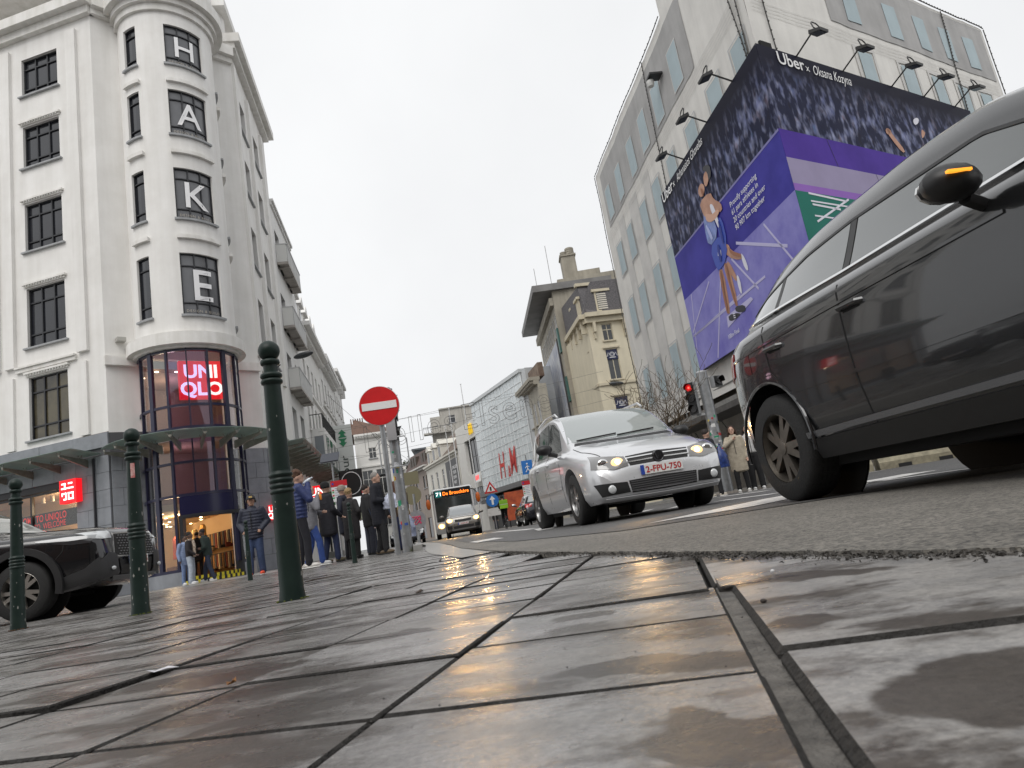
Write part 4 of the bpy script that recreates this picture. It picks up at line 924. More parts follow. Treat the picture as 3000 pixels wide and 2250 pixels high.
# --- fast-food white block
p0, p1 = pol(-3.72, 80.5), pol(-5.42, 88); MF = flat2(p0, p1)
b = Bld('white_block', 'white modern block with one wide dark window and a yellow M', MF, 0, MF.len, 13.2, 9, wmat('white_panel', (.70, .69, .66), var=.08))
b.win(.1, MF.len * .62, 6.9, 11.1, cols=4, rows=(.5, .5), fmat=DARKFRAME, gmat=PANEDARK, sill=False, o=-.5)
b.win(.1, MF.len * .7, 3.2, 5.2, cols=7, rows=(1,), fmat=M('blind_frame', (.3, .3, .3), .5), gmat=FARPANE, sill=False)
b.done(.6)
YEL = M('sign_yellow', (.85, .55, .02), .4, emit=.25, ecol=(1, .65, .02))
mb = MB()
for cx in (1.15, 1.75):
    pts = [(cx + .3 * math.cos(a), 11.55 + 1.25 * max(0, math.sin(a))) for a in np.linspace(0, PI, 11)]
    mb.tube([MF.P(s, z, .12) for s, z in pts], .09, 6)
b.part('emblem', mb, YEL)
ps = b.part('logo_sign', MB().fbox(MF, -.3, 1.6, 5.7, 6.75, .35, .5), M('white_sign', (.75, .75, .74), .4, emit=.15))
obj('lettering', text_on(MF, 'H&M', 1.45, 5.95, .52, .75, sdir=-1, shear=.25, bold=.02), M('neon_red', (.8, .05, .05), .4, emit=.9, ecol=(1, .05, .05)), ps)
# --- white house with dormers and dark banner
p0, p1 = pol(-5.45, 88.5), pol(-8.25, 106); DF = flat2(p0, p1)
b = Bld('banner_house', 'long white house with three dormers, a tiled roof and a dark banner', DF, 0, DF.len, 10.4, 10, wmat('offwhite', (.66, .64, .58), var=.15))
b.row([8.6, 12.0, 15.2], 1.3, 6.9, 9.3, cols=1); b.row([8.6, 12.0, 15.2], 1.3, 3.0, 5.2, cols=1)
b.cornice(10.3, .5, .5, b.mat)
bn = b.box('banner', .6, 6.4, 4.3, 9.9, .02, .12, M('banner_dark', (.055, .055, .06), .5, var=.3, vs=1))
for k, tx in enumerate(('UNLOCK', 'YOUR', 'OWN', 'WAY')): obj('lettering', text_on(DF, tx, 3.2, 8.6 - k * .65, .13, .6, sdir=-1, bold=.01), LETW, bn)
obj('swirl', MB().tube([DF.P(4.9 + .35 * math.sin(k * .5), 5 + k * .4, .13) for k in range(10)], .03, 4), LETW, bn)
mb = MB(); OLDT = M('old_tile', (.17, .13, .105), .8, var=.45, vs=2.5)
mb.prism([(.3, 10.8), (-4.5, 15.2), (-9, 10.8)], lambda p: DF.P(-.3, p[1], p[0]), lambda p: DF.P(DF.len + .3, p[1], p[0])); b.part('roof', mb, OLDT)
for s in (8.6, 12.0, 15.2):
    d = b.part('dormer', MB().fbox(DF, s - .8, s + .8, 10.8, 12.8, -3, .1), b.mat)
    mb = MB(); mb.prism([(-1, 12.8), (1, 12.8), (0, 13.6)], lambda p: DF.P(s + p[0], p[1], .25), lambda p: DF.P(s + p[0], p[1], -3)); obj('pediment', mb, b.mat, d); obj('pane', MB().fbox(DF, s - .5, s + .5, 11.1, 12.5, .1, .13), FARPANE, d)
b.done()
# --- brown brick house
p0, p1 = pol(-8.0, 106.5), pol(-9.95, 119); BF = flat2(p0, p1)
BRK = wmat('taupe_brick', (.30, .255, .225), var=.2, vs=3)
b = Bld('brick_house', 'taupe brick house with a steep brown mansard roof at the far bend', BF, 0, BF.len, 11.2, 9, BRK)
for z0, z1 in ((8.0, 9.9), (5.0, 6.9)): b.row([1.6, 3.2, 7.4, 9.0, 10.6], 1.05, z0, z1, cols=1, fmat=BFRAME)
for s in (3, 6.5, 10): b.win(s - .9, s + .9, .3, 3.4, cols=1, rows=(1,), fmat=BFRAME, gmat=PANEDARK, sill=False)
b.cornice(10.9, .5, .9, wmat('pale_trim', (.6, .59, .56)))
mb = MB(); mb.prism([(.1, 11.4), (-1.2, 14.3), (-8, 14.3), (-8, 11.4)], lambda p: BF.P(0, p[1], p[0]), lambda p: BF.P(BF.len, p[1], p[0])); rf_ = b.part('roof', mb, M('brown_mansard', (.10, .065, .055), .7, var=.2, vs=3))
for s in (2.2, 3.6, 7.4, 8.8, 10.2): obj('roof_window', MB().fbox(BF, s - .5, s + .5, 12, 13.6, -1.2, -.2), BFRAME, rf_)
b.done()
b = Bld('far_terrace', 'row of pale houses tiny at the far end of the street', flat2(pol(-9.97, 119.5), pol(-10.9, 150)), 0, 30, 12.5, 9, wmat('far_stucco', (.45, .44, .42)))
for z0, z1 in ((8.6, 10.6), (5, 7)): b.row([2 + 2.6 * i for i in range(10)], 1.1, z0, z1, cols=1)
b.cornice(12.5, .5, .4); b.done()
# --- tower block on the hill with terrace
HB = Flat(pol(-7.35, 140), 84, 1)
if HB.n.y > 0: HB.n = -HB.n
b = Bld('hill_block', 'pale stepped apartment block rising behind the roofs', HB, 2.2, 9.0, 25.6, 10, wmat('hill_stucco', (.44, .42, .38), var=.25), zb=8)
b.row([4.5], 1.4, 22.6, 24.2, cols=1, gmat=PANEDARK)
b.box('lower_volume', 0, 2.19, 8, 24.3, -8, -.1, b.mat); b.box('terrace', -1.6, 4, 20.6, 20.9, .02, 2, b.mat); b.box('side_volume', 9.02, 11.5, 8, 24.2, -8, -1, wmat('hill_grey', (.36, .36, .36)))
b.box('roof_slab', 2.0, 9.2, 25.6, 25.85, -10, .3, b.mat)
mb = MB()
for i in range(12): mb.cyl(HB.P(-1.5 + i * .48, 20.9, 1.9), HB.P(-1.5 + i * .48, 22.0, 1.9), .03, n=4)
mb.fbox(HB, -1.6, 4, 21.95, 22.05, 1.85, 1.95); b.part('railing', mb, M('rail_dark', (.1, .11, .12), .5))
b.done()
b = Bld('glass_terrace_house', 'dark glazed stepped house under the hill block', Flat(pol(-9.0, 132), 84, -1), 0, 4.5, 17, 8, M('dark_cladding', (.09, .1, .11), .5), zb=6)
if b.fr.n.y > 0: b.fr.n = -b.fr.n
for z in (11.5, 14.2): b.row([.9, 2.2, 3.5], 1.1, z, z + 1.8, cols=1, sill=False)
b.box('roof_slab', -.5, 5, 17, 17.3, -8, .6, MATS['dark_cladding']); b.done()
# ================================================================== SCAFFOLDED BUILDING WITH WRAP AND BILLBOARD
KP = Vector((8.9, 18.3))
WLf = Flat(KP, -7.05, 1); WRf = Flat(KP, 58.67, 1)
for f_ in (WLf, WRf):
    if f_.n.dot(-KP) < 0: f_.n = -f_.n
class Wavy:
    def __init__(self, fr, seed, amp=.05): self.f = fr; self.sd = seed; self.amp = amp
    def P(self, s, z, o=0.):
        w = self.amp * pnoise(Vector((s * .55 + self.sd, z * .22, self.sd))) + self.amp * .6 * pnoise(Vector((s * 1.7, z * .5 + self.sd, 3.1)))
        return self.f.P(s, z, o + w)
    def seg(self, a, b): return max(1, int(abs(b - a) / .4))
WL, WR = Wavy(WLf, 1.7), Wavy(WRf, 5.3)
FAB = M('scaffold_fabric', (.76, .745, .71), .85, var=.16, vs=1.1, bump=.1, bs=14, streak=.5)
FABG = M('fabric_grey_print', (.44, .435, .43), .85, var=.25, vs=.9, streak=.4)
FABM = M('fabric_mid_print', (.63, .62, .60), .85, var=.15, vs=1.2)
FABB = M('fabric_blue_print', (.43, .52, .555), .8, var=.14, vs=1.0, streak=.3)
FABL = M('fabric_line_print', (.72, .70, .67), .85)
wb = thing('wrapped_building', 'building under white scaffold sheeting printed with blue windows', 'building', (KP.x, KP.y, 0))
def grid(fr, s0, s1, z0, z1, o, ds=.4, dz=.5):
    ns, nz = max(1, int(math.ceil(abs(s1 - s0) / ds))), max(1, int(math.ceil(abs(z1 - z0) / dz))); mb = MB()
    V = [fr.P(s0 + (s1 - s0) * i / ns, z0 + (z1 - z0) * j / nz, o) for j in range(nz + 1) for i in range(ns + 1)]
    return mb.add(V, [(j * (ns + 1) + i, j * (ns + 1) + i + 1, (j + 1) * (ns + 1) + i + 1, (j + 1) * (ns + 1) + i) for j in range(nz) for i in range(ns)])
def wp(name, mb, mat, parent=wb, **k): return obj(name, mb, mat, parent, world_co=True, **k)
ZT, ZTR, SL, SR = 18.65, 17.55, 18.0, 16.0
OW = M('old_wall', (.25, .23, .2), .8, var=.3, vs=1)
_bis = (WLf.d + WRf.d).normalized()
_tri = [KP + _bis * 1.6, Vector(WLf.P(SL - .5, 0, -.7).xy), Vector(WRf.P(SR - .5, 0, -.7).xy)]
mb = MB(); mb.prism(_tri, lambda p: Vector((p.x, p.y, 0)), lambda p: Vector((p.x, p.y, ZTR - .6))); wp('core', mb, OW)
wp('sheeting', grid(WL, 0, SL, 3.7, ZT + 4 * 0, 0), FAB, smooth=True); 
wp('sheeting', grid(WR, 0, SR, 3.7, ZTR, 0), FAB, smooth=True)
wp('sheeting', grid(Flat(Vector((WLf.P(SL, 0).x, WLf.P(SL, 0).y)), 60, 1), 0, 7, 3.7, ZT, 0), FAB)
wp('sheeting', grid(Flat(Vector((WRf.P(SR, 0).x, WRf.P(SR, 0).y)), -31, 1), 0, 7, 3.7, ZTR, 0), FAB)
# corner parts rise above
wp('sheeting', grid(WL, 0, 5.6, ZT, 23.5, 0), FAB, smooth=True); wp('sheeting', grid(WR, 0, 9.6, ZTR, 23.5, 0), FAB, smooth=True)
cs_ = [.9, 2.95, 5.3, 7.55, 9.65, 11.75, 14.15, 16.3]; rows_ = [(4.87, 6.8), (8.75, 10.6), (12.1, 13.75), (15.35, 17.05)]
# left side prints
wp('grey_print', grid(WL, 3.9, 17.2, 15.1, 18.2, .02), FABG, smooth=True)
for k in range(7): wp('pier_print', grid(WL, cs_[k] + .55, cs_[k + 1] - .55, 3.9, 14.7, .012), FABM, smooth=True) if cs_[k] > 8.5 else None
for k in range(5): wp('line_print', grid(WL, .3, 17.4, 14.45 + k * .13, 14.47 + k * .13, .025, ds=.5), FABM)
for s in cs_:
    for (z0, z1) in rows_:
        if s < 8.7 and z0 < 12: continue
        if z0 > 15 and s < 5: continue
        w = wp('printed_window', grid(WL, s - .47, s + .47, z0, z1, .04), FABB, smooth=True)
        if z0 < 15:
            mb = grid(WL, s - .62, s - .57, z0 - .12, z1 + .12, .035); m2 = grid(WL, s + .57, s + .62, z0 - .12, z1 + .12, .035); m3 = grid(WL, s - .57, s + .57, z1 + .08, z1 + .12, .035); m4 = grid(WL, s - .57, s + .57, z0 - .12, z0 - .08, .035)
            for q in (m2, m3, m4): mb.add(q.v, q.f)
            obj('border_print', mb, MATS.get('fabric_border') or M('fabric_border', (.50, .51, .52), .85), w)
        mb = grid(WL, s - .50, s - .47, z0, z1, .045)
        for q in (grid(WL, s + .47, s + .50, z0, z1, .045), grid(WL, s - .5, s + .5, z0 - .03, z0, .045), grid(WL, s - .5, s + .5, z1, z1 + .03, .045)): mb.add(q.v, q.f)
        obj('edge_print', mb, FABL, w)
# right side prints
cr_ = [5.9, 8.5, 10.5, 12.4, 14.2]
wp('grey_print', grid(WR, 4.4, 15.7, 14.9, 17.4, .02), FABG, smooth=True)
for k in range(4): wp('line_print', grid(WR, .3, 15.6, 14.2 + k * .14, 14.22 + k * .14, .025, ds=.5), FABM)
for s in cr_:
    for (z0, z1) in ((15.2, 16.65), (12.3, 14.0)):
        w = wp('printed_window', grid(WR, s - .4, s + .4, z0, z1, .04), FABB, smooth=True)
        if z0 < 15:
            mb = grid(WR, s - .62, s - .5, z0 - .15, z1 + .2, .03)
            for q in (grid(WR, s + .5, s + .62, z0 - .15, z1 + .2, .03), grid(WR, s - .5, s + .5, z1 + .08, z1 + .2, .03)): mb.add(q.v, q.f)
            obj('border_print', mb, FABM, w)
# ropes, scaffold tubes showing at the edges and under the sheet
ROPE = M('rope_dark', (.06, .058, .055), .7); TUBE = M('scaffold_tube', (.33, .33, .32), .45, metal=.6, var=.3, vs=8)
def rope(fr, s0, z0, s1, z1):
    n = 16; mb = MB().tube([fr.P(s0 + (s1 - s0) * k / n, z0 + (z1 - z0) * k / n, .07) for k in range(n + 1)], .022, 5)
    for k in range(1, n * 2): q = fr.P(s0 + (s1 - s0) * k / n / 2, z0 + (z1 - z0) * k / n / 2, .08); mb.ell(q, .035, 5, 4)
    wp('rope', mb, ROPE)
rope(WL, 8.2, 18.6, 8.5, 12.7); rope(WL, SL, 18.6, SL, 3.8); rope(WR, 12.6, 17.5, 12.0, 12.6); rope(WR, SR, 17.5, SR, 8); rope(WL, 5.6, 18.7, SL, 18.66); rope(WR, 9.6, 17.6, SR, 17.56); rope(WL, .1, 23, .4, 12.6); rope(WR, .6, 23, .9, 12.6); rope(WL, 1.0, 20, .5, 12.7)
mb = MB()
for s in (0.3, 3, 6, 9, 12, 15, 17.8):
    for o in (.0, -1.1): mb.cyl(WLf.P(s, 0, o), WLf.P(s, 4.2, o), .03, n=6)
for z in (2.2, 3.3, 4.0):
    for o in (.0, -1.1): mb.cyl(WLf.P(0, z, o), WLf.P(SL, z, o), .03, n=6)
for s in (0.3, 3, 6, 9, 12): mb.cyl(WLf.P(s, .3, 0.04), WLf.P(s + 3, 3.3, 0.04), .025, n=6)
for s in (2, 5, 8, 11, 14):
    for o in (.0, -1.1): mb.cyl(WRf.P(s, 0, o), WRf.P(s, 4.2, o), .03, n=6)
for z in (2.2, 3.3, 4.0): mb.cyl(WRf.P(0, z, .0), WRf.P(SR, z, 0), .03, n=6)
wp('scaffold_tubing', mb, TUBE)
PLK = M('scaffold_plank', (.10, .095, .09), .7, var=.4, vs=6)
for k in range(6): wp('scaffold_plank', MB().fbox(WLf, 0, SL, 3.4, 3.45, -1.1 + k * .19, -1.1 + k * .19 + .17), PLK)
wp('gantry_roof', MB().fbox(WLf, .2, 14, 2.75, 2.95, .05, 1.3), PLK)
wp('gantry_edge', MB().fbox(WLf, .2, 14, 2.95, 3.1, 1.2, 1.3), TUBE)
wp('hoarding', MB().fbox(WLf, .2, SL, 0, 2.7, -1.3, -1.2).fbox(WRf, .2, SR, 0, 3.6, -1.0, -.9), M('hoarding_dark', (.07, .07, .072), .7, var=.5, vs=2))
# torn gap at the corner over the billboard
wp('corner_gap', MB().fbox(WRf, .1, .6, 12.55, 13.0, .03, .1), M('gap_black', (.01, .01, .01), .9))

# --- billboard
bb = thing('billboard', 'huge corner billboard with athletes, dark crowd and a purple track', 'billboard', (KP.x, KP.y, 4.87))
def bp(name, mb, mat, parent=bb, **k): return obj(name, mb, mat, parent, world_co=True, **k)
BL, BR_, ZB, ZTOP = 8.72, 11.6, 4.87, 12.58
def crowd(name, seed):
    m = bpy.data.materials.new(name); m.use_nodes = True; nt = m.node_tree; N = nt.nodes; L = nt.links; b = N['Principled BSDF']; b.inputs['Roughness'].default_value = .6; b.inputs['Specular IOR Level'].default_value = .15
    g = N.new('ShaderNodeNewGeometry'); mp = N.new('ShaderNodeMapping'); mp.inputs['Scale'].default_value = (1.6, 1.6, .8); mp.inputs['Location'].default_value = (seed, 0, 0); L.new(g.outputs['Position'], mp.inputs['Vector'])
    n1 = N.new('ShaderNodeTexNoise'); n1.inputs['Scale'].default_value = 2.6; n1.inputs['Detail'].default_value = 2.5; L.new(mp.outputs[0], n1.inputs['Vector'])
    n2 = N.new('ShaderNodeTexNoise'); n2.inputs['Scale'].default_value = 2.8; n2.inputs['Detail'].default_value = 2; L.new(mp.outputs[0], n2.inputs['Vector'])
    r1 = N.new('ShaderNodeValToRGB'); r1.color_ramp.elements[0].position = .46; r1.color_ramp.elements[0].color = (.012, .016, .046, 1); r1.color_ramp.elements[1].position = .74; r1.color_ramp.elements[1].color = (.30, .34, .48, 1); L.new(n1.outputs['Fac'], r1.inputs['Fac'])
    r2 = N.new('ShaderNodeValToRGB'); cr = r2.color_ramp; cr.elements[0].position = .25; cr.elements[0].color = (.7, .25, .2, 1); cr.elements[1].position = .75; cr.elements[1].color = (.15, .5, .7, 1)
    e = cr.elements.new(.45); e.color = (1, .95, 1, 1); e = cr.elements.new(.6); e.color = (.55, .55, .8, 1); L.new(n2.outputs['Color'], r2.inputs['Fac'])
    mx = N.new('ShaderNodeMix'); mx.data_type = 'RGBA'; mx.blend_type = 'MULTIPLY'; mx.inputs[0].default_value = .85; L.new(r1.outputs[0], mx.inputs[6]); L.new(r2.outputs[0], mx.inputs[7])
    # fade of the printed picture into plain navy towards its top edge
    sx = N.new('ShaderNodeSeparateXYZ'); L.new(g.outputs['Position'], sx.inputs[0]); mr = N.new('ShaderNodeMapRange'); mr.inputs['From Min'].default_value = 11.2; mr.inputs['From Max'].default_value = 12.2; L.new(sx.outputs['Z'], mr.inputs['Value'])
    m2 = N.new('ShaderNodeMix'); m2.data_type = 'RGBA'; m2.inputs[7].default_value = (.008, .008, .022, 1); L.new(mr.outputs[0], m2.inputs[0]); L.new(mx.outputs[2], m2.inputs[6]); L.new(m2.outputs[2], b.inputs['Base Color']); return m
CROWD = crowd('crowd_print', 0)
def pr(name, col, col2=None, vs=.7): return M(name, col, .6, var=.3 if col2 else .12, vs=vs, col2=col2, spec=.2)
bp('frame', MB().fbox(WLf, -.40, BL, ZB, ZTOP, .14, .29).fbox(WRf, -.40, BR_, ZB, ZTOP, .14, .285), M('billboard_frame', (.02, .02, .035), .6))
def plate(fr, s0, s1, z0, z1, mat, name, o=.31): return bp(name, MB().fbox(fr, s0, s1, z0, z1, o, o + .004), mat)
SI = .477   # the two printed faces meet at the folded edge
plate(WLf, -SI, BL, 9.77, ZTOP, CROWD, 'crowd_print'); plate(WLf, -SI, BL, 7.88, 9.77, pr('track_wall_blue', (.055, .048, .36), (.03, .025, .25)), 'wall_print'); plate(WLf, -SI, BL, ZB, 7.88, pr('track_lavender', (.29, .28, .62), (.17, .155, .50)), 'track_print')
plate(WLf, -SI, BL, 9.73, 9.80, pr('wall_cap', (.25, .24, .5)), 'wall_cap_print', .316)
plate(WRf, -SI, BR_, 9.80, ZTOP, CROWD, 'crowd_print'); plate(WRf, -SI, BR_, 8.9, 9.80, pr('board_purple', (.075, .03, .33), (.055, .02, .26)), 'board_print'); plate(WRf, -SI, BR_, 8.1, 8.9, pr('board_lilac', (.34, .30, .46)), 'board_print'); plate(WRf, -SI, BR_, 7.87, 8.1, pr('board_violet', (.30, .14, .52)), 'board_print'); plate(WRf, -SI, BR_, ZB, 7.87, pr('court_green', (.012, .17, .13)), 'court_print')
ATH = {'leg': [(5.11, 7.78), (4.75, 7.63), (4.97, 6.11), (5.23, 6.11), (5.18, 7.14)], 'leg2': [(4.68, 7.76), (4.28, 7.72), (4.27, 6.14), (4.52, 6.17), (4.62, 7.12)], 'shoe': [(5.19, 6.09), (4.28, 5.88), (4.41, 5.77), (5.2, 5.82)], 'shoe2': [(4.55, 6.18), (3.82, 6.01), (3.89, 5.77), (4.56, 5.97)], 'shorts': [(5.36, 8.72), (4.38, 8.81), (4.01, 8.21), (4.39, 7.82), (4.86, 7.71), (5.2, 7.75)], 'shorts2': [(4.27, 9.38), (3.93, 9.21), (3.97, 8.28), (4.36, 8.33), (4.43, 8.83)], 'leg3': [(4.36, 8.33), (3.97, 8.28), (3.87, 7.96), (3.14, 7.5), (3.39, 7.4), (4.2, 7.86)], 'shoe3': [(3.26, 7.64), (3.08, 7.38), (3.01, 6.95), (3.15, 6.92), (3.29, 7.24)], 'leg4': [(4.37, 7.81), (4.14, 7.6), (3.89, 6.95), (4.06, 6.9), (4.34, 7.37)], 'shoe4': [(3.87, 7.12), (3.73, 6.89), (3.81, 6.39), (3.92, 6.43), (3.97, 6.81)], 'jersey': [(5.1, 10.32), (4.59, 9.73), (4.43, 8.83), (5.4, 8.73), (5.4, 9.55)], 'arms': [(5.32, 10.5), (4.33, 10.43), (4.18, 10.03), (3.74, 9.68), (3.76, 9.38), (4.37, 9.59), (5.16, 9.82), (5.25, 10.07)], 'head': [(5.15, 10.97), (4.84, 11.03), (4.63, 10.85), (4.68, 10.62), (5.04, 10.55), (5.22, 10.75)], 'face': [(4.51, 11.18), (4.13, 11.16), (4.16, 10.85), (4.42, 10.67), (4.63, 10.79)], 'hair': [(4.39, 11.44), (3.87, 11.23), (3.91, 10.84), (4.22, 10.75), (4.16, 11.11), (4.45, 11.28)], 'bib': [(4.75, 8.41), (4.53, 8.28), (4.59, 8.09), (4.85, 8.19)], 'plate': [(5.34, 6.08), (3.34, 6.1), (3.22, 5.97), (5.43, 5.68)], 'l1': [(8.57, 6.45), (6.09, 7.69)], 'l2': [(8.56, 6.31), (2.16, 6.35)], 'l3': [(6.82, 4.94), (4.98, 7.63)], 'l4': [(3.43, 8.04), (0.55, 6.66)], 'l5': [(4.0, 7.72), (2.72, 6.15)], 'txt': [(3.1, 9.34), (3.11, 9.08), (3.08, 8.79), (3.1, 8.51)], 'tail': [(5.57, 5.29), (4.77, 5.35)]}
OKS = {'arm1': [(5.15, 10.7), (5.41, 10.78), (5.48, 10.55), (5.99, 10.03), (5.76, 9.92), (5.3, 10.41)], 'hand': [(5.15, 10.7), (5.3, 10.78), (5.43, 10.69), (5.33, 10.52), (5.13, 10.53)], 'arm2': [(7.49, 11.1), (7.62, 11.04), (7.67, 10.97), (7.34, 10.69), (7.36, 10.85)], 'racket': [(7.09, 11.39), (7.39, 11.54), (7.53, 11.49), (7.36, 11.28), (7.1, 11.19)], 'court': [(0.09, 7.87), (1.93, 7.81)], 'cl1': [(0.08, 7.84), (1.81, 7.76)], 'cl2': [(0.13, 7.5), (1.4, 7.46)], 'cl3': [(0.14, 6.97), (1.94, 7.84)]}
def flatpoly(fr, pts, o, mat, name):
    mb = MB(); mb.prism(pts, lambda p: fr.P(p[0], p[1], o), lambda p: fr.P(p[0], p[1], o + .004)); return bp(name, mb, mat)
SKIN_P = M('print_skin', (.55, .30, .20), .5, var=.3, vs=2, col2=(.38, .18, .11)); WHT_P = M('print_white', (.72, .72, .80), .5); BLU_P = M('print_blue', (.02, .06, .42), .5); LBL_P = M('print_lightblue', (.22, .30, .66), .5, var=.4, vs=4); BLK_P = M('print_black', (.012, .012, .02), .5); LIN_P = M('print_line', (.50, .48, .72), .5)
def smooth_poly(pts, it=2):
    for _ in range(it):
        out = []
        for i in range(len(pts)):
            a, c = pts[i], pts[(i + 1) % len(pts)]; out += [(a[0] * .75 + c[0] * .25, a[1] * .75 + c[1] * .25), (a[0] * .25 + c[0] * .75, a[1] * .25 + c[1] * .75)]
        pts = out
    return pts
oo = .320
def lineprint(fr, a, c, w, mat=LIN_P, o=.318):
    d = Vector((c[0] - a[0], c[1] - a[1])).normalized(); n = Vector((-d.y, d.x)) * w / 2
    flatpoly(fr, [(a[0] + n.x, a[1] + n.y), (c[0] + n.x, c[1] + n.y), (c[0] - n.x, c[1] - n.y), (a[0] - n.x, a[1] - n.y)], o, mat, 'line_print')
for k, w in (('l1', .06), ('l2', .08), ('l3', .08), ('l4', .10), ('l5', .08)): lineprint(WLf, ATH[k][0], ATH[k][1], w)
lineprint(WLf, (8.6, 6.3), (4.0, 6.42), .05); lineprint(WLf, (7.9, 7.85), (8.6, 5.6), .05); lineprint(WLf, (1.5, 7.8), (-.05, 5.4), .07)
order = ['plate', 'leg', 'leg2', 'leg4', 'leg3', 'shoe', 'shoe2', 'shoe3', 'shoe4', 'shorts', 'shorts2', 'jersey', 'arms', 'head', 'face', 'hair', 'bib']
cm = dict(plate=LIN_P, leg=SKIN_P, leg2=SKIN_P, leg3=SKIN_P, leg4=SKIN_P, shoe=BLK_P, shoe2=BLK_P, shoe3=WHT_P, shoe4=WHT_P, shorts=BLU_P, shorts2=BLU_P, jersey=LBL_P, arms=SKIN_P, head=SKIN_P, face=SKIN_P, hair=BLK_P, bib=WHT_P)
for i, k in enumerate(order): flatpoly(WLf, smooth_poly(ATH[k], 1) if k not in ('plate', 'bib') else ATH[k], oo + i * .0016, cm[k], 'athlete_print' if k != 'plate' else 'line_print')
# limb details over the flat shapes: arms round each other, stripes on shoes
flatpoly(WLf, smooth_poly([(5.05, 9.95), (4.55, 9.62), (4.05, 9.62), (3.95, 9.42), (4.6, 9.38), (5.1, 9.62)]), .352, M('print_skin2', (.62, .36, .25), .5), 'athlete_print')
flatpoly(WLf, smooth_poly([(4.62, 10.05), (4.3, 9.95), (4.18, 9.2), (4.3, 8.95), (4.42, 9.3)]), .349, WHT_P, 'athlete_print')
DSK = M('print_skin_dark', (.34, .16, .10), .6, spec=.2)
for pts, mt in (([(4.98, 7.70), (4.86, 7.66), (5.02, 6.9), (5.08, 6.12), (5.2, 6.14), (5.16, 7.0)], DSK), ([(4.5, 7.75), (4.38, 7.74), (4.42, 7.0), (4.36, 6.16), (4.44, 6.16), (4.52, 7.0)], DSK), ([(3.95, 8.2), (3.86, 7.95), (3.2, 7.52), (3.26, 7.46), (3.9, 7.82)], DSK),
        ([(4.95, 10.9), (4.8, 10.75), (4.82, 10.5), (4.95, 10.55)], DSK), ([(5.25, 9.55), (5.1, 9.5), (4.85, 8.9), (5.05, 8.85)], M('print_jersey_light', (.42, .48, .78), .6)), ([(4.75, 8.55), (4.55, 8.5), (4.62, 7.95), (4.8, 7.9)], M('print_shorts_dark', (.012, .03, .26), .6)), ([(4.25, 9.25), (4.12, 9.15), (4.15, 8.4), (4.3, 8.38)], MATS.get('print_shorts_dark') or BLU_P)): flatpoly(WLf, smooth_poly(pts, 1), .356, mt, 'athlete_print')
for zz in (6.0, 5.93, 5.86): flatpoly(WLf, [(4.75, zz), (4.6, zz - .03), (4.62, zz - .06), (4.77, zz - .03)], .358, WHT_P, 'athlete_print')
for k in ('arm1', 'hand', 'arm2'): flatpoly(WRf, smooth_poly(OKS[k], 1), oo + .003, SKIN_P, 'athlete_print')
flatpoly(WRf, smooth_poly(OKS['racket'], 1), oo + .003, WHT_P, 'athlete_print')
for k in ('cl1', 'cl2', 'cl3'): lineprint(WRf, OKS[k][0], OKS[k][1], .06, WHT_P)
for z in (7.6, 7.15, 6.2): lineprint(WRf, (0.1, z), (9, z - .05), .05, WHT_P, .317)
lineprint(WRf, (1.7, 9.80), (1.9, 8.9), .015, BLK_P, .317); lineprint(WRf, (3.8, 8.9), (4.0, 8.1), .012, BLK_P, .317)
def bt(fr, tx, s, z, sz, sdir, **k): bp('lettering', text_on(fr, tx, s, z, .345, sz, sdir=sdir, **k), LETW)
bt(WLf, 'Uber', 8.55, 12.12, .62, -1, bold=.008); bt(WLf, 'x', 7.2, 12.15, .40, -1); bt(WLf, 'Athanasios Ghavelas', 6.75, 12.12, .46, -.72, shear=.28)
bt(WRf, 'Uber', .32, 12.08, .60, 1, bold=.008); bt(WRf, 'x', 1.62, 12.1, .36, 1); bt(WRf, 'Oksana Kozyna', 1.95, 12.05, .50, .62, shear=.28)
for k, tx in enumerate(('Proudly supporting', '61 para athletes in', '20 countries and over', '90 907 km together')): bt(WLf, tx, ATH['txt'][0][0] + .08, 9.20 - k * .275, .265, -1 if k % 2 else -.98)
bt(WLf, '100m Final', ATH['tail'][0][0], ATH['tail'][0][1], .22, -1)
# --- floodlights over the billboard
LAMPM = M('flood_black', (.025, .025, .026), .45); LGLASS = M('flood_glass', (.12, .13, .14), .15)
def flood(fr, s, label):
    t = thing('floodlight', label, 'floodlight', tuple(fr.P(s, 12.6, .2)), group='floodlights along the top of the billboard')
    e = fr.P(s, 12.95, 1.10)
    obj('arm', MB().tube([fr.P(s, 12.5, .2), fr.P(s, 12.95, 1.10)], .028, 6), LAMPM, t, world_co=True)
    obj('bracket', MB().tube([fr.P(s - .17, 12.86, 1.15), fr.P(s - .17, 13.05, 1.11), fr.P(s - .1, 13.13, 1.09), fr.P(s + .1, 13.13, 1.09), fr.P(s + .17, 13.05, 1.11), fr.P(s + .17, 12.86, 1.15)], .02, 5), LAMPM, t, world_co=True)
    mb = MB(); mb.prism([(0.97, 12.78), (1.33, 12.66), (1.35, 12.74), (0.99, 12.9)], lambda p: fr.P(s - .2, p[1], p[0]), lambda p: fr.P(s + .2, p[1], p[0])); h = obj('lamp_head', mb, LAMPM, t, world_co=True)
    mb = MB(); mb.prism([(1.00, 12.765), (1.30, 12.665), (1.30, 12.655), (1.00, 12.755)], lambda p: fr.P(s - .17, p[1], p[0]), lambda p: fr.P(s + .17, p[1], p[0])); obj('lamp_glass', mb, LGLASS, h)
nm = ['nearest the corner', 'in the middle', 'farthest from the corner']
for k, s in enumerate((1.2, 3.4, 5.8)): flood(WLf, s, 'black floodlight on an arm over the left billboard face, %s' % nm[k])
nm = ['first', 'second', 'third', 'fourth', 'fifth']
